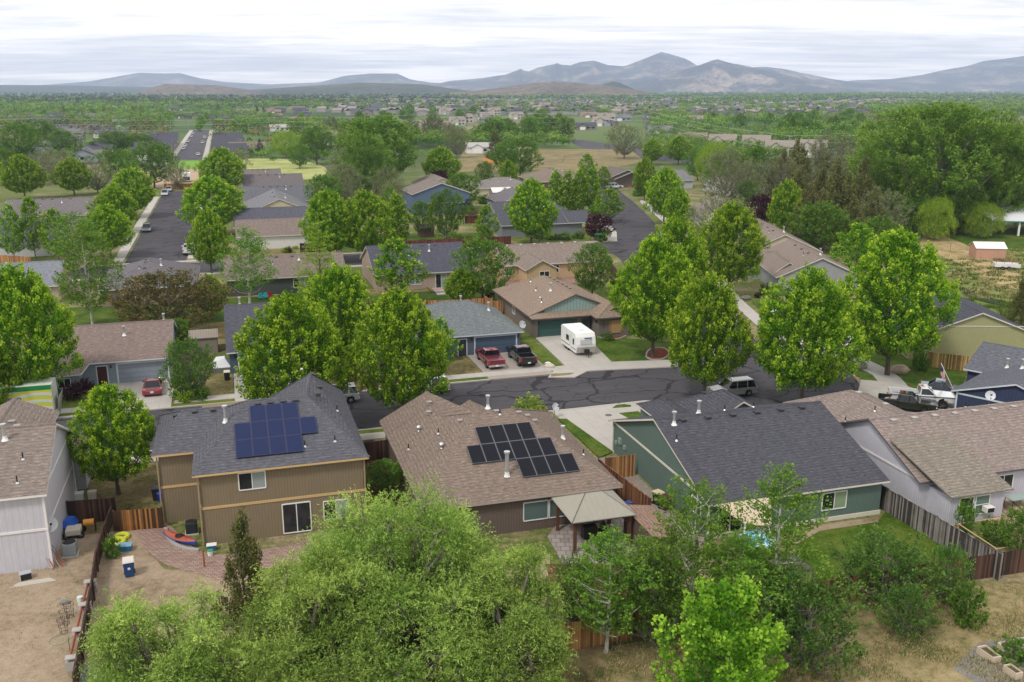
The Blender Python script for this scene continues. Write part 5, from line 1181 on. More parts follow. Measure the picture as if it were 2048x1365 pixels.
# the big willows along the bottom edge
def willow(seed, w, hgt, n_lobes, strands, per, leaf):
    rng = np.random.default_rng(seed); lob = []
    for i in range(n_lobes):
        a = rng.uniform(0, 6.28); rr = math.sqrt(rng.uniform(0, 1)) * w * .45; z = hgt * (.9 * (1 - (rr / (w * .5)) ** 2) * rng.uniform(.35, 1.0) + .02)
        lob.append((rr * cos(a), rr * sin(a), z, w * rng.uniform(.045, .1)))
    lob = np.array(lob); k = rng.integers(0, n_lobes, strands); d = rng.normal(size=(strands, 3)); d /= np.linalg.norm(d, axis=1, keepdims=True); d[:, 2] = np.where(d[:, 2] < -.4, -d[:, 2] * .6, d[:, 2])
    rad = lob[k, 3:4] * rng.uniform(.2, 1.05, (strands, 1)); S = lob[k, :3] + d * rad * np.array([1, 1, 1.25])
    out = d + np.array([0, 0, .35]); out /= np.linalg.norm(out, axis=1, keepdims=True)
    tt = np.linspace(0, 1, per)[None, :, None]; ln = rng.uniform(.6, 1.3, (strands, 1, 1))
    P = S[:, None] + out[:, None] * tt * ln * .8 + np.array([0, 0, -1.]) * (tt ** 2) * ln * .3 + rng.normal(size=(strands, per, 3)) * .045
    dr = (out[:, None] * .9 + np.array([0, 0, -.6]) * tt).repeat(1, 0); D = np.broadcast_to(dr, P.shape).reshape(-1, 3)
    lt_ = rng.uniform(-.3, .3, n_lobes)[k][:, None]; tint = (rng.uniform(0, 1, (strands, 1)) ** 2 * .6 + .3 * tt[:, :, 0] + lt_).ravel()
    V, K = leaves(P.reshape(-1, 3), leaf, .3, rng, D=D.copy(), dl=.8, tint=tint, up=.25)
    return V, K, lob
def big_willow(seed, px, ptop, pbase, wpx, label, n=26, strands=7000, per=12, bark=BARKG):
    x, y = W(px, pbase); hh = z_at(y, ptop); depth = y * _c + (H - hh * .5) * _s; w = wpx * depth / F
    V, K, lob = willow(seed, w, hh * .93, n, strands, per, .15)
    r = thing('willow_tree', label, 'tree', (x, y, 0))
    put(bpy.data.objects.new('crown', quadmesh('crown', V, K, [M_WIL])), r)
    b = MB(); rng = np.random.default_rng(seed)
    b.tube((0, 0, 0), (.1, .1, hh * .22), .42, .32, 9)
    for q in lob:
        m0 = np.array([.1, .1, hh * (.16 + rng.uniform(0, .1))]); e = q[:3]; mid = (m0 + e) / 2 + np.array([0, 0, -.4]) + rng.normal(size=3) * .3
        b.tube(m0, mid, .16, .1, 6, cap=False); b.tube(mid, e, .1, .05, 5, cap=False)
        for _ in range(5):
            f = e + rng.normal(size=3) * q[3] * .6; b.tube(e, f, .045, .012, 4, cap=False)
    b.build('trunk', bark, r); print('WILLOW', round(hh, 1), round(w, 1))
big_willow(3, 800, 918, 1345, 560, 'huge feathery light green willow at the bottom centre', 190, 25000, 12)
big_willow(11, 640, 1062, 1430, 420, 'feathery willow left of the huge one, in front of the brown house', 120, 15000, 12)
big_willow(5, 345, 1118, 1470, 400, 'pale green willow scrub at the bottom left over the dirt yard', 90, 10500, 11)
big_willow(8, 1010, 1010, 1400, 270, 'willow limbs right of the huge one, left of the pergola post', 70, 8500, 12)
# low planting
G_ = 'garden shrubs'
for key, px, pt, pb, wp, lab, nm in [
 ('shrub', 365, 755, 796, 42, 'dark green shrub at the foot of the small leaning tree', 'shrub'), ('lime_shrub', 372, 786, 805, 30, 'small yellow-green shrub by the driveway edge', 'shrub'),
 ('purple_shrub', 172, 762, 786, 34, 'round dark red shrub beside the pale blue house', 'shrub'), ('shrub', 400, 776, 800, 36, 'low dark shrub right of the yellow-green one', 'shrub'),
 ('lime_shrub', 1060, 800, 826, 56, 'lime yellow shrub behind the brown roof ridge', 'shrub'), ('shrub', 1530, 570, 590, 22, 'dark clipped shrub by the grey-walled house', 'shrub'), ('purple_shrub', 1515, 586, 596, 12, 'small red shrub beside the grey-walled house lawn', 'shrub'),
 ('shrub', 1840, 702, 742, 30, 'dark conical shrub against the board fence', 'shrub'), ('shrub', 1214, 668, 682, 24, 'low plants under the woven blind window', 'shrub'),
 ('shrub', 1106, 470, 480, 26, 'left part of the hedge below the grey house window', 'shrub'), ('shrub', 1132, 467, 480, 28, 'middle of the hedge below the grey house window', 'shrub'), ('shrub', 1156, 465, 478, 24, 'right end of the hedge below the grey house window', 'shrub'),
 ('shrub', 1205, 462, 484, 30, 'shrub under the purple plum tree', 'shrub'), ('shrub', 1277, 382, 392, 26, 'clipped dark shrub near the stop sign', 'shrub'), ('shrub', 1242, 560, 590, 40, 'dark shrub at the fence behind the corner maple', 'shrub'),
 ('shrub', 225, 1078, 1116, 30, 'leafy weeds beside the leaning fence', 'shrub'), ('shrub', 1925, 1010, 1070, 34, 'climbing plant against the lilac sunroom wall', 'shrub'), ('shrub', 1932, 1182, 1248, 66, 'rounded green bush in the dry grass', 'shrub'),
 ('shrub', 1990, 1050, 1085, 60, 'leafy crop inside the framed garden bed', 'shrub'), ('shrub', 2030, 1290, 1320, 80, 'green vegetables in the long planter', 'shrub'),
 ('shrub', 1110, 645, 668, 0, '', '')][:-1]:
    T(key, px, pt, pb, wp, lab, G_, 'shrub', nm)
# ------------------------------------------------------------------ vehicles: x forward, origin on the ground under the middle
def wheel(root, x, y, r=.36, w=.24, rim=None):
    t = MB(); sgn = 1 if y > 0 else -1
    t.lathe(x, r, [(r * .62, y - w / 2), (r * .93, y - w / 2), (r, y - w * .3), (r, y + w * .3), (r * .93, y + w / 2), (r * .62, y + w / 2)], 18, 0, 'y'); wo = t.build('wheel', RUB, root, smooth=False)
    k = MB(); yy = y + sgn * w * .42; k.lathe(x, r, [(r * .64, yy), (r * .55, yy - sgn * .05), (r * .2, yy - sgn * .02), (.01, yy)], 14, 0, 'y')
    for a in range(5):
        q = a * 2 * pi / 5; k.tube((x, yy, r), (x + r * .58 * cos(q), yy, r + r * .58 * sin(q)), .035, n=4)
    k.build('rim', rim or RIM, wo)
def prof_body(mb, prof, hw, mi=0, edge=.1, tuck=.94):
    """side outline (x,z) lofted across the car, edges rounded in"""
    cx_ = sum(p[0] for p in prof) / len(prof); cz = sum(p[1] for p in prof) / len(prof); S_ = []
    for y, k in ((-hw, tuck), (-hw + edge * .4, .985), (-hw + edge * 1.6, 1.0), (hw - edge * 1.6, 1.0), (hw - edge * .4, .985), (hw, tuck)):
        S_.append([(cx_ + (x - cx_) * (1 - (1 - k) * .35), y, cz + (z - cz) * k) for x, z in prof])
    mb.loft(S_, mi)
def cabin(root, bottom, top, z0, z1, hb, ht, body, pillars=(), glassm=None):
    """greenhouse from belt rectangle (x0,x1) to roof rectangle; glass sides, painted roof and pillars"""
    g = MB(); (a0, a1), (b0, b1) = bottom, top
    s0 = [(a0, -hb, z0), (a1, -hb, z0), (a1, hb, z0), (a0, hb, z0)]; s1 = [(b0, -ht, z1 - .05), (b1, -ht, z1 - .05), (b1, ht, z1 - .05), (b0, ht, z1 - .05)]
    g.loft([s0, s1]); g.build('windows', glassm or CARGL, root)
    r = MB(); e = .02
    q0 = [(b0 - e, -ht - e, z1 - .07), (b1 + e, -ht - e, z1 - .07), (b1 + e, ht + e, z1 - .07), (b0 - e, ht + e, z1 - .07)]; q1 = [(b0, -ht + .03, z1 - .01), (b1, -ht + .03, z1 - .01), (b1, ht - .03, z1 - .01), (b0, ht - .03, z1 - .01)]
    q2 = [(b0 + .25, -ht + .2, z1 + .03), (b1 - .25, -ht + .2, z1 + .03), (b1 - .25, ht - .2, z1 + .03), (b0 + .25, ht - .2, z1 + .03)]
    r.loft([q0, q1, q2])
    for x0, x1 in [(a0, b0), (a1, b1)] + [(p, p + (.06 if p > 0 else -.02)) for p in pillars]:
        for sg in (-1, 1): r.tube((x0, sg * hb, z0 - .02), (x1, sg * (ht + .005), z1 - .05), .05, .045, 6)
    r.build('roof', body, root)
def lights(root, xf, xr, y, zf, zr, tall=.16, w=.3):
    for sg in (-1, 1):
        m = MB(); m.box(xf - .12, xf + .02, sg * y - w / 2, sg * y + w / 2, zf - .08, zf + .08); m.build('headlight', paint((220, 224, 228), .15), root, bevel=.02)
        m = MB(); m.box(xr - .02, xr + .1, sg * (y + .05) - .1, sg * (y + .05) + .1, zr - tall, zr + tall); m.build('taillight', paint((190, 22, 24), .2, coat=.6), root, bevel=.02)
def plate(root, xr, z):
    m = MB(); m.box(xr - .03, xr, -.16, .16, z - .08, z + .08); m.build('licence_plate', paint((214, 220, 222), .5), root)
def pickup(label, x, y, rz, rgb, L_=5.9, hw=1.0, crew=True, lift=0.0, cover=None, lower=None, bumper=None, group=None, two=None):
    t = thing('pickup_truck', label, 'pickup truck', (x, y, 0), rz, group); body = paint(rgb, .28, .15, 1.0, .04, spec=.6); h = L_ / 2; z = lift
    xb = h * -.3 if crew else h * -.12      # cab back
    b = MB(); prof_body(b, [(xb, .5 + z), (h * .42, .5 + z), (h * .42, .62 + z), (h * .46, .84 + z), (h * .56, .95 + z), (h * .68, .84 + z), (h * .74, .55 + z), (h * .97, .5 + z), (h, .62 + z), (h * .985, 1.02 + z), (h * .9, 1.13 + z), (h * .42, 1.2 + z), (xb, 1.2 + z)], hw)
    # bed
    for sg in (-1, 1): b.prism([(xb - .03, sg * hw * .985, .55 + z), (-h * .42, sg * hw * .985, .55 + z), (-h * .5, sg * hw * .985, .88 + z), (-h * .62, sg * hw * .985, .97 + z), (-h * .75, sg * hw * .985, .86 + z), (-h * .82, sg * hw * .985, .55 + z), (-h * .99, sg * hw * .985, .6 + z), (-h * .99, sg * hw * .985, 1.22 + z), (xb - .03, sg * hw * .985, 1.22 + z)], (0, -sg * .12, 0))
    b.box(xb - .06, xb - .01, -hw * .97, hw * .97, .6 + z, 1.2 + z); b.build('body', body, t, bevel=.025)
    b = MB(); b.box(-h * .99, -h * .955, -hw * .86, hw * .86, .66 + z, 1.2 + z); b.build('tailgate', body, t, bevel=.015)
    b = MB(); b.box(-h * .95, xb - .07, -hw * .86, hw * .86, .66 + z, .76 + z if not cover else 1.19 + z); b.build('cargo_bed' if not cover else 'bed_cover', DARK if not cover else cover, t)
    if lower:
        b = MB()
        for sg in (-1, 1): b.box(-h * .36, h * .4, sg * hw * 1.0, sg * hw * 1.012, .55 + z, .8 + z) if not two else b.box(-h * .97, h * .95, sg * hw * .985, sg * hw * 1.004, .98 + z, 1.1 + z)
        b.build('side_stripe', lower, t)
    cabin(t, (xb + .02, h * .36), (xb + .1, h * .13), 1.18 + z, 1.82 + z, hw * .93, hw * .74, body, (h * .03,) if crew else ())
    for xx in (h * .57, -h * .62):
        for sg in (-1, 1): wheel(t, xx, sg * (hw - .15), .4 + z * .35, .28)
    bm = bumper or paint((190, 192, 196), .2, .9)
    for xx, zz_ in ((h * .98, .56), (-h * 1.0, .58)):
        m = MB(); m.box(xx - .08, xx + .08, -hw * .95, hw * .95, zz_ - .12 + z, zz_ + .1 + z); m.build('bumper', bm, t, bevel=.03)
    m = MB(); m.box(h * .97, h * 1.0, -hw * .55, hw * .55, .7 + z, 1.0 + z); m.build('grille', DARK, t)
    for sg in (-1, 1):
        m = MB(); m.box(h * .27, h * .33, sg * hw, sg * (hw + .24), 1.2 + z, 1.42 + z); m.build('mirror', body, t, bevel=.02)
    lights(t, h * .96, -h * .99, hw * .84, .88 + z, 1.0 + z); plate(t, -h * 1.03, .62 + z); m = MB(); m.box(-.1 + xb + .25, .1 + xb + .25, -.2, .2, 1.84 + z, 1.87 + z); m.build('brake_light', paint((200, 30, 30), .3), t)
    return t
def auto(label, x, y, rz, rgb, kind='suv', L_=4.6, hw=.92, cat=None, group=None, detail=True, lower=None):
    t = thing({'suv': 'parked_suv', 'sedan': 'parked_car', 'van': 'parked_van'}[kind], label, cat or {'suv': 'car', 'sedan': 'car', 'van': 'van'}[kind], (x, y, 0), rz, group); body = paint(rgb, .28, .15, 1.0, .04, spec=.6); h = L_ / 2
    zb = {'suv': .98, 'sedan': .88, 'van': 1.0}[kind]; zt = {'suv': 1.7, 'sedan': 1.43, 'van': 1.75}[kind]; rr = {'suv': .37, 'sedan': .33, 'van': .34}[kind]
    hood = h * .32 if kind != 'van' else h * .5
    b = MB(); P_ = [(-h * .97, .34)]
    for c in (-h * .62, h * .6): P_ += [(c - rr * 1.15, .32), (c - rr * 1.0, .32 + rr), (c, .36 + rr * 1.1), (c + rr * 1.0, .32 + rr), (c + rr * 1.15, .32)]
    P_ += [(h * .97, .32), (h, .5), (h * .98, zb - .26), (h * .88, zb - .12), (hood, zb), (-h * (.99 if kind != 'sedan' else .62), zb)]
    if kind == 'sedan': P_ += [(-h * .96, zb - .03)]
    P_ += [(-h, zb - .2), (-h * .99, .45)]
    prof_body(b, P_, hw); b.build('body', body, t)
    if kind == 'sedan': cabin(t, (-h * .66, h * .34), (-h * .36, h * .04), zb - .02, zt, hw * .92, hw * .68, body, (-h * .08,))
    elif kind == 'suv': cabin(t, (-h * .95, h * .36), (-h * .84, h * .1), zb - .02, zt, hw * .93, hw * .74, body, (-h * .1, -h * .55))
    else: cabin(t, (-h * .97, h * .6), (-h * .9, h * .2), zb - .02, zt, hw * .93, hw * .78, body, (-h * .1, -h * .55))
    for xx in (h * .6, -h * .62):
        for sg in (-1, 1): wheel(t, xx, sg * (hw - .12), rr, .21)
    lights(t, h * .98, -h, hw * .8, .66, zb - .1, .1, .3); plate(t, -h - .01, .62)
    for xx in (h * .99, -h * .99):
        m = MB(); m.box(xx - .06, xx + .05, -hw * .9, hw * .9, .36, .52); m.build('bumper', lower or body, t, bevel=.03)
    for sg in (-1, 1):
        m = MB(); m.box(h * .27, h * .32, sg * hw * .95, sg * (hw + .17), zb, zb + .16); m.build('mirror', body, t, bevel=.02)
    return t
def at(u_v, rz=0.0): return (*g2xy(*u_v), TH + rz)
# pickups and trailer on the driveways
gx = G(993, 742); pickup('dark red crew-cab pickup with tonneau cover parked on the driveway', *at((gx[0] + .05, gx[1] + 2.9), pi / 2), (116, 18, 36), cover=paint((96, 18, 34), .35, .1, .5))
gx = G(1060, 738); pickup('black crew-cab pickup with open bed parked beside the red one', *at((gx[0] - .1, gx[1] + 2.95), pi / 2), (26, 28, 32), lift=.1, bumper=DARK)
# travel trailer
ta = G(1096, 694); tf = G(1125, 712)
t = thing('travel_trailer', 'white travel trailer parked nose-out on the wide driveway', 'trailer', *(lambda a: ((a[0], a[1], 0), a[2]))(at((38.3, 101.2), pi / 2)))
WT = paint((232, 232, 230), .4); b = MB()
P_ = [(-2.6, .45), (2.5, .45), (2.62, .9), (2.66, 1.5), (2.5, 2.3), (2.2, 2.72), (-2.3, 2.8), (-2.62, 2.6)]
prof_body(b, [(-x, z) for x, z in P_], 1.2, tuck=.985, edge=.08); b.build('body', WT, t)
b = MB(); b.prism([(-2.66, -1.12, .5), (-2.66, 1.12, .5), (-2.68, 1.12, 1.15), (-2.68, -1.12, 1.15)], (-.02, 0, 0)); b.build('nose_panel', paint((176, 172, 164), .4, .3), t)
b = MB(); b.prism([(-2.70, -.7, 1.5), (-2.70, .7, 1.5), (-2.62, .7, 2.0), (-2.62, -.7, 2.0)], (-.03, 0, 0)); b.build('window', paint((186, 190, 188), .25), t)
for xx, ww, z0, z1 in ((-1.7, .45, 1.3, 2.0), (.3, .9, 1.35, 2.0)):
    b = MB(); b.box(xx - ww / 2, xx + ww / 2, 1.195, 1.225, z0, z1); b.build('window', GLASS, t)
b = MB(); b.box(-1.05, -.4, 1.195, 1.23, .6, 2.35); b.build('door', paint((216, 216, 214), .4), t)
b = MB(); b.box(-2.5, 2.5, 1.2, 1.215, .82, .9); b.build('side_stripe', DARK, t); b = MB(); b.box(-2.65, -2.62, -.7, .2, 2.12, 2.24); b.build('side_stripe', paint((70, 76, 130), .5), t)
for xx in (.9, -.9): b = MB(); b.box(xx - .25, xx + .25, -.25, .25, 2.74, 2.86); b.build('roof_hatch', WHITE, t)
for xx in (.35, 1.15):
    for sg in (-1, 1): wheel(t, xx, sg * 1.08, .34, .2)
b = MB(); b.tube((-2.6, -.7, .5), (-3.7, 0, .48), .05); b.tube((-2.6, .7, .5), (-3.7, 0, .48), .05); b.tube((-3.6, 0, .0), (-3.6, 0, .85), .04); b.build('tow_bar', DARK, t)
for yy in (-.17, .17): b = MB(); b.lathe(-3.0, yy, [(.02, .5), (.15, .54), (.15, .95), (.02, 1.02)], 12); b.build('gas_bottle', DARK, t)
# street and driveway cars
auto('red sedan parked nose-in on the driveway of the pale blue house', *at((lambda g: (g[0], g[1] + 2.2))(G(305, 796)), pi / 2), (122, 26, 40), 'sedan')
auto('grey-blue minivan half hidden by the wide maple on the driveway', *at((.9, 97.6), -pi / 2), (130, 142, 156), 'van', 4.8)
auto('white sport utility parked at the kerb below the wide maple', *at((lambda g: (g[0] - 2.1, g[1] + .9))(G(716, 806)), pi), (226, 228, 230), 'suv', 4.6)
auto('white compact car at the kerb right of the planting-strip maple', *at((lambda g: (g[0] - 2.0, g[1] + .9))(G(898, 787)), pi), (228, 230, 232), 'suv', 4.3)
auto('silver two-tone sport utility stopped in the bend under the maples', *at((lambda g: (g[0] - 2.5, g[1] + .9))(G(1514, 792)), pi), (150, 152, 148), 'suv', 5.1, lower=paint((200, 200, 196), .4))
auto('white sedan showing its nose right of the broad maple', *at(G(1702, 697), pi * .05), (226, 228, 230), 'sedan')
tw = W(1842, 812, 0); t = pickup('white and grey single-cab pickup carrying a flag on the right driveway', tw[0], tw[1], radians(-13), (224, 226, 226), L_=6.1, crew=False, lift=.22, lower=paint((92, 104, 116), .4), two=True)
# flag on a slanting pole standing on the bed
fp = W(1904, 776, 1.2); t2 = thing('flag', 'striped flag on a slanting white pole beside the white pickup', 'flag', (fp[0], fp[1], 0)); b = MB(); b.tube((0, 0, 1.3), (-1.15, .5, 3.6), .03); b.build('flagpole', WHITE, t2)
m_, tt_, p_ = newmat('flag_cloth'); uvn = nd(tt_, 'ShaderNodeTexCoord').outputs['Generated']; sp_ = nd(tt_, 'ShaderNodeSeparateXYZ'); tt_.links.new(uvn, sp_.inputs[0])
st_ = mth(tt_, 'LESS_THAN', mth(tt_, 'FRACT', mth(tt_, 'MULTIPLY', sp_.outputs[0], 6.5)), .5); cn_ = mth(tt_, 'MULTIPLY', mth(tt_, 'GREATER_THAN', sp_.outputs[2], .58), mth(tt_, 'LESS_THAN', sp_.outputs[0], .54)); tt_.links.new(mixc(tt_, cn_, mixc(tt_, st_, lin(226, 222, 220), lin(176, 30, 44)), lin(36, 44, 96)), p_.inputs['Base Color'])
b = MB()
for k in range(8):
    a0, a1 = k / 8, (k + 1) / 8; f = lambda a, l: (-1.1 + .95 * l + .02, .48 - .4 * l + .07 * sin(a * 9), 3.5 - 1.95 * l - a * 1.1 * .9 - .0)
    b.poly([f(a0, 0), f(a1, 0), f(a1, .42), f(a0, .42)])
b.build('flag_cloth', m_, t2)
bw = W(1796, 818, 0); pickup('black double-cab pickup partly behind the tan roof on the right', bw[0] + .6, bw[1] - .6, radians(-22), (30, 30, 34), L_=5.4, hw=.93, bumper=DARK)
cw = W(1886, 788, 0); auto('dark blue sedan behind the white pickup with the flag', cw[0], cw[1], radians(-28), (60, 72, 96), 'sedan', 4.5)
wp = G(377, 512); pickup('white pickup with tools in the bed at the cross street corner', *at((wp[0], wp[1] + 2.8), pi / 2), (224, 226, 228), crew=False)
auto('grey sport utility parked alone on the left street', *at((lambda g: (g[0], g[1] + 2.3))(G(293, 466)), -pi / 2), (96, 104, 116), 'suv')
auto('light grey pickup-style car at the far end of the left street', *at((lambda g: (g[0], g[1] + 2.3))(G(329, 393)), -pi / 2), (186, 190, 194), 'suv'); auto('silver car just behind the light grey one at the end of the left street', *at((lambda g: (g[0], g[1] + 2.3))(G(337, 384)), -pi / 2), (170, 176, 184), 'sedan')
auto('white long van at the road junction near the stop sign', *at(G(1229, 377), .05), (228, 230, 230), 'suv', 5.4); auto('dark blue hatchback behind the white long van', *at(G(1228, 365), .0), (50, 56, 70), 'sedan'); auto('silver car right of the dark blue hatchback', *at(G(1250, 366), .3), (160, 166, 174), 'suv')
auto('dark car on the cream garage driveway in the centre', *at(G(844, 381), .4), (56, 62, 72), 'sedan')
# far straight street: parked cars, seen as a few pixels each
fc = auto('white car parked along the far straight street', *at((-12.2, 470), pi / 2), (216, 218, 220), 'sedan', group='cars along the far straight street')
for k, (u_, v_) in enumerate([(-20.4, 520), (-20.3, 545), (-20.4, 590), (-12.0, 575), (-20.2, 655), (-11.8, 640), (-20.3, 700), (-28.5, 500), (-28, 530), (-29, 560), (-28.6, 585), (-42, 470), (-41, 482), (-43, 494), (-42, 512), (-43, 530), (-42, 548)]):
    copy_tree(fc, loc=(*g2xy(u_, v_), 0), rz=TH + (pi / 2 if u_ > -25 else .2), label='pale car parked along the far straight street' if u_ > -25 else ('pale car on a driveway beside the far straight street' if u_ > -35 else 'pale car between the far left terraces'), group='cars along the far straight street' if u_ > -25 else ('driveway cars by the far straight street' if u_ > -35 else 'cars between the far left terraces'))
# camper trailer on the dirt lot
cwp = W(374, 364); t = thing('travel_trailer', 'white and black camper trailer on the dirt lot behind the fence', 'trailer', (*cwp, 0), TH + pi / 2); b = MB(); prof_body(b, [(-3, .5), (2.6, .5), (3.0, 1.2), (2.9, 2.4), (2.4, 3.0), (-3, 3.0)][::-1], 1.25, tuck=.985); b.build('body', WT, t)
b = MB(); b.box(-3.06, -3.0, -1.1, 1.1, .7, 1.9); b.build('nose_panel', paint((66, 68, 74), .4), t)
for sg in (-1, 1): wheel(t, 0, sg * 1.1, .36, .2)
# box truck behind the lilac house
bx = g2xy(*(lambda g: (g[0] - 3.1, g[1] + 1.2))(G(114, 842))); t = thing('box_truck', 'box truck with pale roof and green and yellow striped side, behind the lilac house', 'truck', (bx[0], bx[1], 0), TH + pi)
b = MB(); b.box(-3.0, 2.6, -1.2, 1.2, .9, 3.6); b.build('cargo_box', paint((200, 204, 192), .6), t, bevel=.03)
b = MB(); b.box(-2.95, 2.55, 1.2, 1.215, 3.1, 3.55); b.build('side_panel', paint((26, 120, 62), .5), t)
m_, tt_, p_ = newmat('striped_panel'); v_ = nd(tt_, 'ShaderNodeTexCoord').outputs['Object']; sp_ = nd(tt_, 'ShaderNodeSeparateXYZ'); tt_.links.new(v_, sp_.inputs[0])
sw = mth(tt_, 'ADD', mth(tt_, 'MULTIPLY', sp_.outputs[2], 1.5), mth(tt_, 'MULTIPLY', mth(tt_, 'SINE', mth(tt_, 'MULTIPLY', sp_.outputs[0], .9)), .35)); tt_.links.new(ramp(tt_, mth(tt_, 'FRACT', sw), [(.3, lin(196, 190, 52)), (.5, lin(168, 188, 112)), (.7, lin(196, 200, 188))]), p_.inputs['Base Color'])
b = MB(); b.box(-2.95, 2.55, 1.2, 1.214, 1.0, 3.08); b.build('side_panel', m_, t)
BL = paint((44, 60, 110), .5)
text_part('lettering', 'Oregon', .78, (2.1, 1.225, 2.2), (pi / 2, 0, pi), BL, t); text_part('lettering', 'Moving', .6, (1.2, 1.225, 1.45), (pi / 2, 0, pi), BL, t)
b = MB(); b.box(2.7, 4.5, -1.05, 1.05, .5, 1.5); b.box(2.7, 4.0, -1.0, 1.0, 1.5, 2.3); b.build('cab', paint((226, 228, 226), .35, 0, .6), t, bevel=.08); b = MB(); b.box(4.0, 4.03, -.85, .85, 1.55, 2.2); b.build('windscreen', CARGL, t)
b = MB(); b.box(-3.06, -3.02, -1.1, 1.1, .95, 3.5); b.build('rear_door', paint((196, 196, 188), .6), t); b = MB(); b.prism([(-3.1, -.9, .3), (-3.1, .9, .3), (-3.5, .9, 2.4), (-3.5, -.9, 2.4)], (-.08, 0, 0)); b.build('ramp', paint((130, 130, 126), .6), t)
for xx in (3.4, -1.6):
    for sg in (-1, 1): wheel(t, xx, sg * 1.0, .46, .28)
# old trailer with white body by the shed on the right
ot = W(2012, 540); t = thing('utility_trailer', 'old white truck-bed trailer with rusty red rack at the right edge', 'trailer', (*ot, 0), radians(-14)); b = MB(); b.box(-2, 2, -.95, -.87, .6, 1.2); b.box(-2, 2, .87, .95, .6, 1.2); b.box(-2, -1.95, -.9, .9, .6, 1.2); b.box(-2, 2, -.9, .9, .55, .62); b.build('body', paint((214, 212, 208), .6), t)
b = MB(); [b.tube((x, s_ * .9, 1.2), (x, s_ * .9, 1.75), .03) for x in (-1.9, -.6, .6, 1.9) for s_ in (-1, 1)]; [b.tube((-1.9, s_ * .9, z), (1.9, s_ * .9, z), .03) for s_ in (-1, 1) for z in (1.5, 1.75)]; b.build('rack', paint((120, 52, 44), .8), t)
for xx in (-.8, .2): [wheel(t, xx, sg * .95, .36, .2) for sg in (-1, 1)]
# ------------------------------------------------------------------ fences
FB = boards((128, 84, 50), (84, 52, 32)); FG = boards((170, 126, 80), (128, 88, 52)); FW = boards((126, 120, 116), (62, 56, 54)); FD = boards((86, 58, 44), (52, 38, 32)); FR = boards((104, 56, 40), (74, 40, 32))
def fence(label, pts, h, mat, z=None, rail=True, cap=None, step=2.4, name='board_fence'):
    """pts world xy; boards, posts and rails are parts"""
    x0, y0 = pts[0]; t = thing(name, label, 'fence', (x0, y0, 0)); pn = MB(); rl = MB(); posts = []
    for (ax, ay), (bx_, by) in zip(pts[:-1], pts[1:]):
        L2 = math.hypot(bx_ - ax, by - ay); dx, dy = (bx_ - ax) / L2, (by - ay) / L2; nx_, ny_ = -dy * .012, dx * .012; ax -= x0; ay -= y0; bx_ -= x0; by -= y0
        pn.prism([(ax - nx_, ay - ny_, .05), (bx_ - nx_, by - ny_, .05), (bx_ - nx_, by - ny_, h), (ax - nx_, ay - ny_, h)], (2 * nx_, 2 * ny_, 0))
        for zz_ in (.35, h - .25):
            o_ = 5.0; rl.prism([(ax + nx_ * 1.2, ay + ny_ * 1.2, zz_), (bx_ + nx_ * 1.2, by + ny_ * 1.2, zz_), (bx_ + nx_ * 1.2, by + ny_ * 1.2, zz_ + .09), (ax + nx_ * 1.2, ay + ny_ * 1.2, zz_ + .09)], (nx_ * 3, ny_ * 3, 0))
        if cap: rl.prism([(ax - nx_ * 4, ay - ny_ * 4, h + .002), (bx_ - nx_ * 4, by - ny_ * 4, h + .002), (bx_ - nx_ * 4, by - ny_ * 4, h + .04), (ax - nx_ * 4, ay - ny_ * 4, h + .04)], (nx_ * 8, ny_ * 8, 0))
        n = max(1, int(L2 / step))
        for k in range(n + 1): posts.append((ax + (bx_ - ax) * k / n + nx_ * 5, ay + (by - ay) * k / n + ny_ * 5))
    pn.build('board_panel', mat, t); rl.build('rail', mat, t)
    for px_, py_ in posts[:40]:
        p_ = MB(); p_.box(px_ - .05, px_ + .05, py_ - .05, py_ + .05, 0, h + .06); p_.build('post', mat, t)
    return t
def Z(l, z): return [W(a, b_, z) for a, b_ in l]
fence('weathered dark fence leaning between the dirt yard and the brick patio yard', Z([(226, 996), (205, 1050), (189, 1102)], 1.5) + Z([(183, 1170), (160, 1290), (146, 1362)], 1.1), 1.3, FD, cap=1)
fence('dark brown fence beside the lilac house wall, blue tarp in front', Z([(133, 1003), (226, 996)], 1.8), 1.75, FD, cap=1)
fence('fence with honey-coloured gate beside the brown two-storey house', Z([(225, 1023), (276, 1019), (322, 1016)], 1.6), 1.6, boards((150, 100, 48), (72, 48, 28)))
fence('short dark fence with crossed boards between the two solar roof houses', Z([(724, 886), (775, 880)], 1.7), 1.7, FD)
fence('dark fence running between the brown roof and the sage green house', Z([(1196, 918), (1300, 998)], 1.8), 1.8, FB, cap=1)
fence('orange-brown gate against the sage green wall', Z([(1212, 916), (1270, 909)], 1.9), 1.9, FG, name='wooden_gate')
gy = G(1150, 1244, 1.8)[1]
fence('light brown board fence along the bottom, behind the pale aspen trunks', GR([(-6, gy), (30.0, gy)]), 1.8, FG)
fence('dark red-brown fence behind the dark green thicket', GR([(30.1, gy), (41, gy)]), 1.8, FB)
e1 = G(1934, 1113, 1.8); fence('orange-brown fence panel at the foot of the green lawn', GR([(41.1, gy + .1), (e1[0], e1[1])]), 1.8, boards((140, 88, 52), (84, 48, 30)))
fence('dull brown picket fence running off the right edge', GR([(e1[0] + .1, e1[1]), (62, e1[1] - .4)]), 1.7, FD)
fence('silver-weathered fence between the green lawn and the lilac house', Z([(1762, 970), (2003, 1109)], 1.85), 1.85, FW, cap=1)
fence('golden board fence in front of the yellow-green gable', Z([(1857, 704), (1965, 716)], 1.8), 1.8, boards((190, 160, 104), (150, 118, 74)))
fence('golden board fence behind the slate blue house', Z([(808, 604), (905, 600), (985, 596)], 1.7), 1.7, boards((176, 132, 88), (130, 90, 56)))
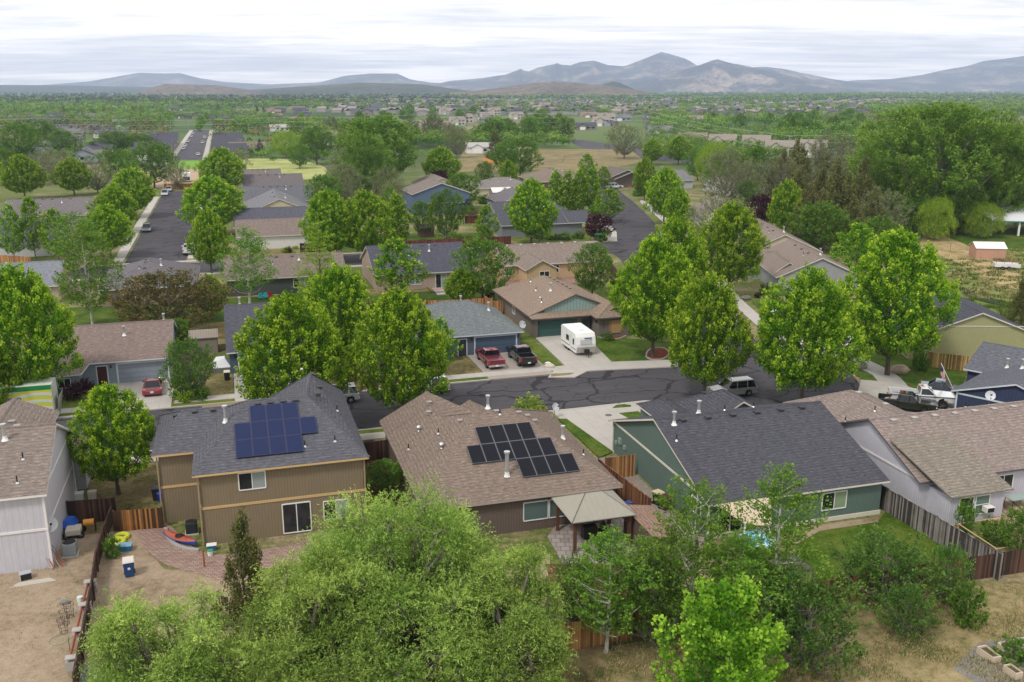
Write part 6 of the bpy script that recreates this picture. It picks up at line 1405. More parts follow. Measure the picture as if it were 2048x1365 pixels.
fence('tall orange fence beside the teal-gabled house wall', GR([(33.4, 126), (33.4, 121.5), (34.8, 121.4)]), 2.0, FG)
fence('long dark red fence along the cross street', GR([(23.5, 178.6), (53, 178.6)]), 1.8, FR)
fence('board fence across the closed end of the left street', Z([(328, 368), (400, 367)], 1.8), 1.8, FG)
fence('pale board fence at the left edge below two upright trees', Z([(-60, 510), (10, 511), (60, 514)], 1.8), 1.8, FG)
fence('brown board fence across the far left field', Z([(198, 306), (282, 307)], 1.8), 1.9, FR)
fence('dark fence with pale cap beside the climbing road', Z([(1219, 524), (1254, 560)], 1.8), 1.8, FD, cap=1)
fence('dark brown fence between the upright trees and the sidewalk', Z([(1152, 420), (1186, 428)], 1.8), 1.8, FR)
fence('brown fence enclosing the white-walled house garden', Z([(600, 487), (650, 486)], 1.8), 1.8, FD)
fence('red-brown fence in front of the two white road houses', Z([(1536, 318), (1570, 320), (1618, 320)], 1.8), 1.9, FR)
fence('orange mesh-like fence lying in the paddock', Z([(966, 316), (1006, 326)], 1.2), 1.2, paint((216, 140, 60), .8))
fence('brown fence behind the blue two-storey house garden', Z([(930, 432), (990, 430)], 1.8), 1.8, FR)
# ------------------------------------------------------------------ garden structures
def to_local(root, p): 
    x, y = p[0] - root.location[0], p[1] - root.location[1]; a = -root.rotation_euler[2]; return (x * cos(a) - y * sin(a), x * sin(a) + y * cos(a))
c4 = [G(1102.7, 994.7, 2.45), G(1142.8, 1046, 2.45), G(1272.5, 1030.8, 2.45), G(1228, 981.4, 2.45)]
u0, u1 = (c4[0][0] + c4[1][0]) / 2, (c4[2][0] + c4[3][0]) / 2; v0, v1 = (c4[1][1] + c4[2][1]) / 2, (c4[0][1] + c4[3][1]) / 2
um, vm = (u0 + u1) / 2, (v0 + v1) / 2; w2, d2 = (u1 - u0) / 2, (v1 - v0) / 2
t = gthing('garden_pavilion', 'timber pavilion with ribbed beige metal hip roof on the patio', 'pavilion', um, vm); BT = paint((92, 60, 42), .7, var=.25)
b = MB(); k = .6
for f in hipf(-w2, w2, -d2, d2, 2.45, (-k, 0, 3.5), (k, 0, 3.5)): b.poly(f); b.poly([(x, y, z - .05) for x, y, z in f][::-1])
b.build('roof', siding((158, 154, 142), 'v', .4, .85), t)
b = MB(); [b.tube(p_, q_, .03, n=4) for p_, q_ in (((-w2, -d2, 2.47), (-k, 0, 3.52)), ((w2, -d2, 2.47), (k, 0, 3.52)), ((w2, d2, 2.47), (k, 0, 3.52)), ((-w2, d2, 2.47), (-k, 0, 3.52)), ((-k, 0, 3.52), (k, 0, 3.52)))]; b.build('ridge_cap', paint((96, 90, 80), .5), t)
for sx in (-1, 1):
    for sy in (-1, 1):
        p_ = MB(); x, y = sx * (w2 - .35), sy * (d2 - .35); p_.box(x - .1, x + .1, y - .1, y + .1, .08, 2.35); p_.build('post', BT, t)
        p_ = MB(); p_.tube((x, y, 1.75), (x - sx * .6, y, 2.3), .05, n=4); p_.build('brace', BT, t)
b = MB()
for sy in (-1, 1): b.box(-w2 + .15, w2 - .15, sy * (d2 - .35) - .07, sy * (d2 - .35) + .07, 2.2, 2.4)
for sx in (-1, 1): b.box(sx * (w2 - .35) - .07, sx * (w2 - .35) + .07, -d2 + .45, d2 - .45, 2.2, 2.39)
b.build('beam', BT, t)
t = gthing('covered_grill', 'black covered grill under the pavilion', 'grill', um + .1, vm + .1); b = MB(); b.box(-.8, .2, -.3, .3, .1, 1.0); b.lathe(.75, .1, [(.3, .1), (.34, .5), (.05, 1.15)], 12); b.build('cover', DARK, t, bevel=.08)
t = gthing('garden_shed', 'low brown lean-to shed with pinkish shingle roof beside the fence', 'shed', *(lambda g: g)(G(1300, 1050, 1.6))); b = MB(); b.prism([(-.95, -2.6, 0), (.95, -2.6, 0), (.95, -2.6, 1.75), (-.95, -2.6, 2.1)], (0, 4.8, 0)); b.build('wall', siding((104, 88, 82)), t)
b = MB(); b.prism([(-1.1, -2.75, 2.15), (1.1, -2.75, 1.78), (1.1, -2.75, 1.84), (-1.1, -2.75, 2.21)], (0, 5.1, 0)); b.build('roof', shingle((140, 118, 106)), t)
# patio cover and umbrella at the sage green house
t = gthing('patio_cover', 'cream shade cloth sloping from the eave of the sage green house', 'awning', 31.6, 51.6); b = MB(); b.prism([(-1.4, 1.3, 2.62), (-.6, -1.4, 2.3), (1.0, -2.0, 2.2), (2.9, 1.3, 2.64)], (0, 0, .04)); b.build('shade_cloth', paint((190, 172, 148), .8), t)
b = MB(); b.box(-.65, -.55, -1.4, -1.3, 0, 2.28); b.build('post', WHITE, t); b = MB(); b.box(.9, 1.0, -1.95, -1.85, 0, 2.18); b.build('post', WHITE, t)
um_ = G(1518, 1075, 1.9); t = gthing('patio_umbrella', 'turquoise and white patterned patio umbrella under the airy aspen', 'umbrella', *um_); b = MB(); b.lathe(0, 0, [(1.35, 1.75), (.7, 2.1), (.03, 2.35)], 8)
m_, tt_, p_ = newmat('patterned_cloth'); v_ = nd(tt_, 'ShaderNodeTexCoord').outputs['Object']; tt_.links.new(ramp(tt_, noise(tt_, v_, 4.5, 3), [(.45, lin(14, 116, 136)), (.5, lin(60, 156, 172)), (.55, lin(170, 200, 204))]), p_.inputs['Base Color']); b.build('canopy', m_, t); b = MB(); b.tube((0, 0, .1), (0, 0, 2.35), .03); b.build('pole', WHITE, t)
# little shed roof corner by the lawn
t = gthing('playhouse', 'small playhouse with grey shingle roof at the lawn edge', 'playhouse', *G(1585, 1135, 1.2)); b = MB(); b.box(-.9, .9, -.9, .9, 0, 1.2); b.build('wall', paint((196, 186, 172), .7), t)
b = MB(); b.loft([[(-1.1, -1.1, 1.2), (1.1, -1.1, 1.2), (1.1, 1.1, 1.2), (-1.1, 1.1, 1.2)], [(-.1, -.1, 2.1), (.1, -.1, 2.1), (.1, .1, 2.1), (-.1, .1, 2.1)]]); b.build('roof', shingle((132, 126, 124)), t)
def simple_shed(label, px, py, w, d, h, roof, wall, rz=0, A=TH, mono=False):
    t = thing('garden_shed', label, 'shed', (*W(px, py), 0), A + rz); b = MB(); b.box(-w / 2, w / 2, -d / 2, d / 2, 0, h); 
    for sx in (-1, 1): b.poly([(sx * w / 2, -d / 2, h - .01), (sx * w / 2, d / 2, h - .01), (sx * w / 2, 0, h + d * .22)])
    b.build('wall', siding(wall), t); b = MB(); e = .15
    for sy in (-1, 1): b.prism([(-w / 2 - e, sy * (d / 2 + e), h - .05), (w / 2 + e, sy * (d / 2 + e), h - .05), (w / 2 + e, 0, h + d * .25), (-w / 2 - e, 0, h + d * .25)], (0, 0, .07))
    b.build('roof', roof, t); return t
simple_shed('small grey-brown metal shed behind the small leaning tree', 410, 702, 3, 2.6, 1.9, siding((150, 138, 128), 'v', .3), (150, 138, 128))
simple_shed('white-roofed carport shed with red kayak beside the lilac-grey gable', 1001, 400, 5.5, 4.5, 2.3, paint((214, 214, 212), .5), (140, 132, 134))
simple_shed('salmon-walled shed with white barrel roof at the right', 1973, 516, 5.2, 3.6, 2.0, paint((224, 222, 220), .5), (196, 152, 130), A=radians(-6))
simple_shed('small open animal shelter in the paddock', 1020, 312, 6, 4, 2.2, paint((150, 160, 172), .5, .5), (120, 110, 104)); simple_shed('tan-roofed hut in the paddock', 1048, 308, 6.5, 4, 2.2, paint((196, 166, 130), .8), (150, 146, 140), .1)
simple_shed('small shed with brown roof left of the lawn tree', 852, 474, 3, 2.4, 2, shingle((104, 96, 96)), (98, 78, 70))
t = thing('picnic_pavilion', 'large open pavilion with white metal roof at the right edge', 'pavilion', (*W(2036, 462), 0), radians(-8)); b = MB()
for sy in (-1, 1): b.prism([(-9, sy * 9, 3.2), (9, sy * 9, 3.2), (9, 0, 5.4), (-9, 0, 5.4)], (0, 0, .12))
b.build('roof', siding((222, 224, 228), 'v', .6, .85), t)
for sx in (-8.5, -3, 3, 8.5):
    for sy in (-8.5, 8.5): p_ = MB(); p_.box(sx - .18, sx + .18, sy - .18, sy + .18, 0, 3.3); p_.build('post', WHITE, t)
b = MB(); b.box(-9, 9, -9.05, -8.95, 2.95, 3.18); b.build('fascia', paint((40, 120, 110), .5), t)
t = thing('pergola', 'small black pergola beside the golden board fence', 'pergola', (*W(1884, 716), 0), radians(-4)); b = MB()
for k in range(8): b.box(-1.9 + k * .54, -1.84 + k * .54, -.9, .9, 2.45, 2.62)
b.build('rafter', DARK, t); b = MB(); b.box(-2.1, 2.1, -.6, -.5, 2.3, 2.45); b.box(-2.1, 2.1, .5, .6, 2.3, 2.45); b.build('beam', DARK, t)
for sx in (-1.9, 1.9): p_ = MB(); p_.box(sx - .06, sx + .06, -.6, -.5, 0, 2.3); p_.build('post', DARK, t)
# ------------------------------------------------------------------ bins and yard things
def bin_(label, px, py, rgb, lid, rz=0.0, s=1.0, emblem=False):
    t = thing('wheelie_bin', label, 'bin', (*W(px, py), 0), TH + rz); b = MB(); b.loft([[(-.25, -.27, .05), (.25, -.27, .05), (.25, .27, .05), (-.25, .27, .05)], [(-.31, -.36, 1.0), (.31, -.36, 1.0), (.31, .36, 1.0), (-.31, .36, 1.0)]]); b.build('tub', paint(rgb, .5), t, bevel=.03)
    b = MB(); b.loft([[(-.34, -.4, 1.0), (.34, -.4, 1.0), (.34, .4, 1.0), (-.34, .4, 1.0)], [(-.3, -.34, 1.1), (.3, -.34, 1.1), (.3, .36, 1.1), (-.3, .36, 1.1)]]); b.build('lid', paint(lid, .5), t, bevel=.02)
    for sx in (-.28, .28): b = MB(); b.lathe(.3, .13, [(.13, sx - .03), (.13, sx + .03)], 12, 0, 'x'); b.build('wheel', RUB, t)
    if emblem: b = MB(); b.lathe(0, .62, [(.09, -.345), (.09, -.33)], 5, 0, 'y'); b.build('emblem', WHITE, t)
    t.scale = (s, s, s); return t
bin_('dark blue bin with white lid standing in the dirt near the fence end', 260, 1152, (28, 70, 122), (208, 200, 192), .1, 1.08, True)
bin_('black bin against the brown two-storey house side', 314, 1000, (30, 32, 38), (36, 38, 42)); bin_('bright blue small bin beside the black one', 322, 1003, (24, 60, 170), (30, 70, 180), 0, .7)
bin_('blue bin beside the driveway behind the side yard tree', 176, 945, (26, 62, 120), (34, 72, 130)); bin_('black bin with cream lid standing alone by the slate blue corner', 455, 762, (26, 30, 40), (206, 196, 170))
bin_('black bin with cream lid against the sage green wall', 1316, 1010, (26, 28, 38), (206, 190, 158), .3); bin_('brown bin beside the cream-lidded one', 1330, 1020, (74, 44, 36), (84, 50, 40), .3)
def ac(label, px, py, rgb=(150, 152, 150), s=1.0):
    t = thing('air_conditioner', label, 'air conditioner', (*W(px, py), 0), TH); b = MB(); b.box(-.45, .45, -.45, .45, 0, .08); b.build('pad', paint((190, 184, 176), .9), t); b = MB(); b.box(-.38, .38, -.38, .38, .08, .85); b.build('cabinet', siding(rgb, 'v', .05, .5), t, bevel=.05); b = MB(); b.lathe(0, 0, [(.36, .86), (.33, .9), (.1, .88)], 20); b.build('fan_grille', DARK, t); t.scale = (s, s, s)
ac('round-topped dark air conditioner by the brown wall', 384, 1066, (52, 54, 58)); ac('grey ribbed air conditioner beside the lilac wall', 142, 1110, (150, 156, 160), 1.1)
b = MB(); 
t = thing('kayak', 'red and orange kayak with blue hull lying on the patio edge', 'kayak', (*W(360, 1085), 0), TH + radians(-48)); S_ = []
for k in range(11):
    a = k / 10; w_ = .46 * math.sin(pi * min(max(a, .02), .98)) ** .7; z_ = .1 + .1 * abs(2 * a - 1) ** 2; S_.append([(a * 3.3 - 1.65, -w_, .28 + z_), (a * 3.3 - 1.65, -w_ * .6, .05 + z_), (a * 3.3 - 1.65, w_ * .6, .05 + z_), (a * 3.3 - 1.65, w_, .28 + z_)])
b.loft(S_, closed=True); b.build('hull', paint((36, 84, 170), .35), t, smooth=False); b = MB(); b.loft([[(p[0][0] * .97, p[0][1] * .93, p[0][2] + .012), (p[0][0] * .97, 0, p[0][2] + .12), (p[3][0] * .97, p[3][1] * .93, p[3][2] + .012)] for p in S_]); b.build('deck', paint((168, 84, 62), .4, var=.5, vs=3), t); b = MB(); b.lathe(0, 0, [(.3, .5), (.27, .55), (.22, .42)], 14); b.build('cockpit', DARK, t)
def boxy(name, label, cat, px, py, w, d, h, rgb, lid=None, rz=0.0, rough=.5, z=0):
    t = thing(name, label, cat, (*W(px, py, z), z), TH + rz); b = MB(); b.loft([[(-w * .44, -d * .44, 0), (w * .44, -d * .44, 0), (w * .44, d * .44, 0), (-w * .44, d * .44, 0)], [(-w / 2, -d / 2, h), (w / 2, -d / 2, h), (w / 2, d / 2, h), (-w / 2, d / 2, h)]]); b.build('tub', paint(rgb, rough), t, bevel=.03)
    b = MB(); b.box(-w / 2 - .02, w / 2 + .02, -d / 2 - .02, d / 2 + .02, h, h + .06); b.build('lid', paint(lid, rough) if lid else paint(sc_rgb(rgb, .6), rough), t, bevel=.02); return t
def sc_rgb(c, k): return tuple(int(x * k) for x in c)
boxy('storage_tub', 'turquoise storage tub with rainwater near the fence', 'tub', 250, 1101, .95, .6, .38, (30, 112, 160), (120, 160, 180), -.1); boxy('cool_box', 'blue cool box with white lid by the brown wall', 'cooler', 424, 1100, .62, .42, .36, (30, 96, 150), (224, 222, 218))
t = thing('bucket', 'white bucket with green lid in front of the cool box', 'bucket', (*W(421, 1113), 0)); b = MB(); b.lathe(0, 0, [(.15, 0), (.19, .42)], 14); b.build('tub', WHITE, t); b = MB(); b.lathe(0, 0, [(.2, .42), (.2, .46), (.02, .47)], 14); b.build('lid', paint((60, 140, 100), .5), t)
boxy('crate', 'bright blue crate full of cans on the side path', 'crate', 1258, 1016, .75, .5, .42, (20, 50, 180), (90, 110, 190), .2)
boxy('storage_box', 'white box on the fence line behind the lilac house', 'box', 156, 1004, .9, .5, .7, (210, 214, 218), (226, 228, 230)); boxy('storage_box', 'cream box right of the white one on the fence line', 'box', 186, 1001, .6, .5, .7, (200, 192, 176), (214, 208, 196))
# yellow inflatable
t = thing('inflatable', 'crumpled yellow-green inflatable lying by the fence', 'inflatable', (*W(233, 1088), 0), .4); b = MB()
for x, y, r_ in ((0, 0, .5), (.35, .7, .42)):
    for k in range(14):
        a0, a1 = k * 2 * pi / 14, (k + 1) * 2 * pi / 14; b.tube((x + r_ * cos(a0), y + r_ * sin(a0), .16), (x + r_ * cos(a1), y + r_ * sin(a1), .16), .15, n=8)
b.build('tube', paint((196, 204, 60), .5, var=.3), t)
# scooter under tarp, tools
t = thing('covered_mower', 'ride-on mower half under a blue tarp beside the lilac wall', 'mower', (*W(150, 1072), 0), TH); b = MB(); b.box(-.5, .5, -.7, .3, .3, .75); b.build('body', paint((196, 190, 176), .5), t, bevel=.08)
b = MB(); b.loft([[(-.9, .1, .5), (-.6, 1.2, .5), (.2, 1.1, .6), (.1, .1, .7)], [(-.7, .3, 1.0), (-.5, .9, 1.15), (0, .9, 1.1), (-.1, .3, 1.1)]]); b.build('tarp', paint((26, 84, 176), .5, var=.35, vs=3), t); [wheel(t, x, y, .25, .18) for x in (-.45, .45) for y in (-.5, .5)]
b = MB(); t = thing('hose_reel', 'orange hose roll hanging by the dark fence', 'hose reel', (*W(180, 1064), 0), TH); b.lathe(0, .75, [(.22, -.35), (.22, .35)], 14, 0, 'x'); b.build('hose', paint((222, 150, 60), .7), t); b = MB(); b.box(-.42, -.38, -.2, .2, 0, 1); b.box(.38, .42, -.2, .2, 0, 1); b.build('frame', DARK, t)
t = thing('tool_bundle', 'garden tools leaning against the lilac wall', 'tools', (*W(116, 1135), 0), TH)
for k in range(6):
    b = MB(); b.tube((k * .16 - .3, -.5 + k * .1, .02), (-.9 + k * .12, .35 + .05 * k, 1.35), .025, n=5); b.build('handle', paint([(150, 150, 150), (170, 50, 40), (120, 100, 70)][k % 3], .6), t)
t = thing('old_television', 'discarded boxy television lying by the lilac wall', 'television', (*W(54, 1158), 0), TH + .3); b = MB(); b.box(-.4, .3, -.25, .25, 0, .5); b.build('case', paint((170, 172, 176), .5), t, bevel=.04); b = MB(); b.box(-.36, .26, -.27, -.25, .05, .45); b.build('screen', DARK, t)
t = thing('timber_stack', 'long rust-red timbers laid along the low fence on cinder blocks', 'timber', (*W(165, 1290), 0), TH + .02); CB = paint((170, 166, 160), .9)
d0, d1 = [to_local(t, W(*q)) for q in ((178, 1185), (142, 1340))]
for o_ in (0, .28): b = MB(); b.tube((d0[0] + o_, d0[1], .62), (d1[0] + o_, d1[1], .62), .07, n=4); b.build('plank', paint((150, 84, 56), .85, var=.3), t)
for k in range(4):
    f = k / 3; x, y = d0[0] + (d1[0] - d0[0]) * f + .14, d0[1] + (d1[1] - d0[1]) * f; b = MB(); b.box(x - .35, x + .35, y - .2, y + .2, 0, .54); b.box(x - .35, x + .35, y - .22, y + .22, .72, .78); b.build('block', CB, t)
t = thing('paint_tin', 'white-lidded tin beside the timber stack', 'tin', (*W(161, 1204), 0)); b = MB(); b.lathe(0, 0, [(.18, 0), (.18, .35), (.02, .37)], 14); b.build('tin', paint((200, 214, 206), .4), t); b = MB(); b.tube((.18, 0, .3), (-.18, 0, .3), .015, n=4); b.build('handle', STEEL, t)
t = thing('wooden_pallet', 'grey slatted platform lying at the bottom left corner', 'pallet', (*W(232, 1352), 0), TH); b = MB()
for k in range(16): b.box(-1.7 + k * .22, -1.52 + k * .22, -1.3, 1.3, .12, .15)
b.build('slat', paint((112, 118, 126), .8), t); b = MB(); [b.box(-1.7, 1.8, y - .04, y + .04, 0, .12) for y in (-1.1, 0, 1.1)]; b.build('bearer', paint((90, 92, 98), .8), t)
t = thing('garden_net_hoop', 'green hoop net standing in the dirt by the timber stack', 'net', (*W(122, 1305), 0)); b = MB()
for k in range(20): a0, a1 = k * pi / 10, (k + 1) * pi / 10; b.tube((.5 * cos(a0), .5 * sin(a0), .75), (.5 * cos(a1), .5 * sin(a1), .75), .018, n=4)
b.tube((.5, 0, 0), (.5, 0, .9), .02, n=5); b.build('hoop', paint((60, 120, 80), .6), t)
t = thing('fallen_branch', 'pale bare branch lying under the willow at the bottom centre', 'branch', (*W(1060, 1345), 0), 0); b = MB(); b.tube((-1.3, -.5, .1), (0, 0, .35), .05, .04, 6); b.tube((0, 0, .35), (1.0, .9, 1.1), .04, .015, 6); b.tube((0, 0, .35), (.6, -.5, .2), .03, .01, 5); b.build('branch', BARKW, t)
# dishes
def dish(label, px, py, z, base, r=.42, rz=0.0, A=TH, az=.4):
    x, y = W(px, py, z); t = thing('satellite_dish', label, 'satellite dish', (x, y, base), A + rz); h_ = z - base; b = MB(); b.tube((0, 0, 0), (0, 0, h_), .03); b.build('mast', STEEL, t)
    b = MB(); ax = np.array((sin(az), -cos(az), .45)); ax /= np.linalg.norm(ax); b1 = np.cross(ax, (0, 0, 1)); b1 /= np.linalg.norm(b1); b2 = np.cross(ax, b1); c = np.array((0, 0, h_)) + ax * .1; S_ = []
    for rr, dd in ((.02, -.02), (r * .5, .02), (r, .1), (r * .98, .08), (r * .5, 0), (.02, -.04)): S_.append([tuple(c + ax * dd + (b1 * cos(q * pi / 10) + b2 * sin(q * pi / 10)) * rr) for q in range(20)])
    b.loft(S_); b.build('reflector', paint((196, 200, 204), .4), t); b = MB(); e = c + ax * .5 - b2 * .0; b.tube(tuple(c + b2 * r * .9), tuple(e), .015, n=5); b.box(e[0] - .06, e[0] + .06, e[1] - .06, e[1] + .06, e[2] - .06, e[2] + .06); b.build('feed_arm', DARK, t)
dish('grey satellite dish on the corner of the lilac house', 98, 1050, 2.6, 1.2, .5); dish('grey satellite dish beside the teal-gabled house', 1043, 650, 1.8, 0, .5); dish('white satellite dish behind the tan roof ridge', 1980, 792, 4.2, 2.5, .42, az=-.6); dish('round dark mesh dish standing on the roadside', 1109, 815, 1.1, 0, .4)
# street furniture
def sign(name, label, px, py, h, fn, cat='sign'):
    t = thing(name, label, cat, (*W(px, py), 0), .15); b = MB(); b.tube((0, 0, 0), (0, 0, h), .035, n=6); b.build('post', STEEL, t); fn(t); return t
def f_(t):
    b = MB(); b.lathe(0, 2.5, [(.4, -.05), (.4, -.03)], 8, 0, 'y'); b.build('sign_plate', paint((188, 26, 34), .5), t); text_part('lettering', 'STOP', .3, (-.34, -.06, 2.4), (pi / 2, 0, 0), WHITE, t)
sign('stop_sign', 'red octagonal stop sign at the junction near the white van', 1259, 392, 2.9, f_)
def f_(t): b = MB(); b.box(-.7, .7, -.03, .0, 2.7, 3.0); b.build('sign_plate', paint((30, 130, 84), .5), t)
sign('street_name_sign', 'green street name sign beside the purple plum tree', 1196, 498, 3.0, f_)
t = thing('cluster_mailbox', 'grey cluster mailbox on the sidewalk left of the broad maple', 'mailbox', (*W(1545, 648), 0), radians(20)); b = MB(); b.box(-.6, .6, -.4, .4, .5, 1.7); b.build('cabinet', paint((92, 96, 100), .5), t, bevel=.03); b = MB(); b.box(-.66, .66, -.46, .46, 1.7, 1.78); b.build('cap', paint((170, 172, 174), .5), t); b = MB(); b.box(-.3, .3, -.2, .2, 0, .5); b.build('pedestal', DARK, t)
t = thing('fire_hydrant', 'pale yellow hydrant in the grass strip by the sage green house', 'hydrant', (*W(1304, 838), 0)); b = MB(); b.lathe(0, 0, [(.2, 0), (.2, .08), (.13, .1), (.13, .55), (.17, .58), (.17, .62), (.12, .75), (.03, .84)], 12); b.build('barrel', paint((214, 200, 150), .5), t); b = MB(); b.lathe(0, .45, [(.07, -.24), (.07, .24)], 8, 0, 'x'); b.build('outlet', paint((200, 186, 140), .5), t)
def boulder(label, px, py, s, rgb=(150, 142, 132)):
    rng = np.random.default_rng(int(px)); b = MB(); n, m_ = 10, 6; ph_ = rng.uniform(0, 6, 6); b.loft([[(s * math.sin(pi * (j + .001) / m_) * cos(2 * pi * k / n) * (1 + .18 * sin(3 * k + ph_[0]) + .1 * sin(j * 2 + k + ph_[1])), .7 * s * math.sin(pi * (j + .001) / m_) * sin(2 * pi * k / n) * (1 + .15 * sin(2 * k + ph_[2])), .5 * s * (-math.cos(pi * j / m_) + .7)) for k in range(n)] for j in range(m_ + 1)])
    o = b.build('boulder', paint(rgb, .9, var=.3), None, smooth=False); o.location = (*W(px, py), 0); tag(o, label, 'rock')
boulder('grey boulder left of the forked maple trunk', 1718, 738, 1.0); boulder('tan flat boulder on the lawn right of the forked trunk', 1799, 747, 1.15, (166, 150, 130)); boulder('low pale rock on the grass between the driveways', 1099, 736, .6, (190, 182, 170)); boulder('white upright stone behind the low pale rock', 1096, 729, .35, (214, 212, 208))
boulder('dark boulder beside the sidewalk and the grey-walled house lawn', 1492, 600, .8, (110, 104, 98))
t = thing('manhole_cover', 'round manhole cover in the concrete driveway', 'manhole', (*W(1217, 833), .112)); b = MB(); b.lathe(0, 0, [(.33, .0), (.33, .012), (.02, .014)], 18); b.build('cover', paint((96, 92, 88), .7), t)
# curved edgings
def edging(label, pts, m=CON2, w=.18, nm='garden_edging', cat='edging'):
    q = smooth(PX(pts), 5, False); b = MB(); S_ = []
    for i, (x, y) in enumerate(q):
        a, c = q[max(0, i - 1)], q[min(len(q) - 1, i + 1)]; l = math.hypot(c[0] - a[0], c[1] - a[1]) + 1e-6; nx_, ny_ = -(c[1] - a[1]) / l * w / 2, (c[0] - a[0]) / l * w / 2
        S_.append([(x - nx_, y - ny_, 0), (x + nx_, y + ny_, 0), (x + nx_, y + ny_, .2), (x - nx_, y - ny_, .2)])
    b.loft(S_); o = b.build(nm, m); tag(o, label, cat)
edging('pale stone edging curving round the kayak', [(331, 1060), (336, 1078), (350, 1092), (372, 1101), (398, 1104)], w=.25); edging('white curved edging round the flower bed under the woven blind window', [(1195, 676), (1215, 680), (1236, 680), (1252, 674)]); edging('pale ring edging round the mulch bed of the corner maple', [(1292, 716), (1296, 704), (1312, 698), (1330, 700), (1338, 710), (1326, 720), (1304, 722), (1292, 716)]); edging('pale curved edging in front of the pale blue house', [(108, 793), (140, 791), (165, 788), (184, 780)])
slab('mulch_bed', smooth(PX([(1294, 716), (1298, 704), (1312, 699), (1330, 701), (1337, 710), (1326, 719), (1304, 721)]), 3), 0, .14, grass((96, 44, 30), (126, 62, 42), (146, 80, 56), 3)); slab('mulch_bed', PX([(1195, 675), (1200, 668), (1252, 664), (1252, 673), (1236, 679), (1215, 679)]), 0, .13, grass((96, 54, 40), (126, 72, 52), (146, 90, 66), 3)); slab('mulch_bed', PX([(108, 792), (112, 780), (180, 772), (184, 779), (165, 787), (140, 790)]), 0, .12, grass((96, 54, 44), (110, 62, 50), (120, 78, 60), 3))
slab('mulch_bed', PX([(692, 800), (700, 752), (800, 742), (880, 738), (870, 760), (740, 776)]), 0, .13, grass((84, 60, 50), (112, 82, 68), (140, 104, 84), 2))
# planters bottom right, framed bed, deck table
def planter(label, pts, h=.45):
    q = [W(a, b_, h) for a, b_ in pts]; x0, y0 = q[0]; t = thing('planter_box', label, 'planter', (x0, y0, 0)); q = [(x - x0, y - y0) for x, y in q]; c = np.mean(q, 0); b = MB(); inn = [tuple(c + (np.array(p) - c) * .86) for p in q]
    for i in range(4):
        j = (i + 1) % 4; b.prism([(*q[i], 0), (*q[j], 0), (*inn[j], 0), (*inn[i], 0)], (0, 0, h))
    b.build('board', paint((196, 180, 160), .8, var=.2), t); b = MB(); b.poly([(*p, h - .1) for p in inn]); b.build('soil', grass((70, 60, 46), (96, 84, 62), (100, 116, 60), 3), t)
planter('narrow planter box left of the gravel patch', [(1954, 1293), (1987, 1316), (2004, 1314), (1972, 1290)]); planter('long planter box with green vegetables at the right edge', [(1995, 1285), (2008, 1297), (2070, 1286), (2050, 1274)], .6); planter('small planter box at the lower right corner', [(2007, 1330), (2033, 1348), (2047, 1345), (2022, 1327)])
t = thing('bed_frame', 'raised timber frame round the netted garden bed by the lilac house', 'garden frame', (*W(1960, 1060), 0)); b = MB(); q = [to_local(t, W(a, c, .9)) for a, c in ((1917, 1048), (1977, 1039), (2060, 1030), (2090, 1085), (1993, 1098))]
for i in range(5): j = (i + 1) % 5; b.tube((*q[i], .9), (*q[j], .9), .045, n=4)
b.tube((*q[1], .9), (*[(q[3][k] + q[4][k]) / 2 for k in (0, 1)], .9), .045, n=4); b.build('rail', paint((196, 160, 126), .8), t)
for p in q: b = MB(); b.box(p[0] - .05, p[0] + .05, p[1] - .05, p[1] + .05, 0, .9); b.build('post', paint((186, 150, 116), .8), t)
t = thing('patio_table', 'rectangular glass-topped patio table on the timber deck', 'table', (*W(2032, 1012, .2), .22), TH); b = MB(); b.box(-.9, .9, -.5, .5, .68, .71); b.build('table_top', paint((150, 168, 160), .1), t)
for sx in (-.75, .75):
    for sy in (-.4, .4): b = MB(); b.tube((sx, sy, 0), (sx * .9, sy * .9, .68), .025, n=6); b.build('leg', DARK, t)
t = gthing('window_air_conditioner', 'white window air conditioner in the lilac sunroom wall', 'air conditioner', 50.1, 49.7, z=.95); b = MB(); b.box(-.35, .35, -.4, .1, 0, .42); b.build('case', paint((222, 220, 214), .5), t, bevel=.02); b = MB(); b.box(-.28, .28, -.42, -.4, .05, .36); b.build('grille', DARK, t)
# things on the lawns of the second row
def chair(label, px, py, rgb):
    t = thing('garden_chair', label, 'chair', (*W(px, py), 0), TH + .1); m_ = paint(rgb, .5)
    for nm, q in (('seat', (-.28, .28, -.3, .25, .35, .4)), ('backrest', (-.28, .28, .2, .28, .4, 1.0))): b = MB(); b.box(*q); b.build(nm, m_, t)
    for sx in (-.3, .3):
        for sy in (-.25, .25): b = MB(); b.box(sx - .03, sx + .03, sy - .03, sy + .03, 0, .55); b.build('leg', m_, t)
        b = MB(); b.box(sx - .06, sx + .06, -.3, .3, .55, .59); b.build('armrest', m_, t)
chair('left turquoise garden chair on the back lawn', 522, 600, (60, 176, 186)); chair('right turquoise garden chair on the back lawn', 532, 599, (70, 186, 190)); chair('red garden chair beside the turquoise ones', 541, 598, (186, 40, 56))
t = thing('hammock', 'striped hammock on a dark frame in front of the patio door', 'hammock', (*W(876, 586), 0), TH); b = MB(); b.loft([[(x, -.35 * (1 - (x / 1.4) ** 2) - .03, .5 + .35 * (x / 1.4) ** 2), (x, .35 * (1 - (x / 1.4) ** 2) + .03, .5 + .35 * (x / 1.4) ** 2)] for x in np.linspace(-1.4, 1.4, 9)], closed=False, cap=False); b.build('cloth', paint((186, 96, 104), .8, var=.4, vs=6), t)
b = MB(); b.tube((-1.7, 0, 1.0), (-.9, 0, .05), .04); b.tube((1.7, 0, 1.0), (.9, 0, .05), .04); b.tube((-1.1, 0, .05), (1.1, 0, .05), .04); b.build('frame', DARK, t)
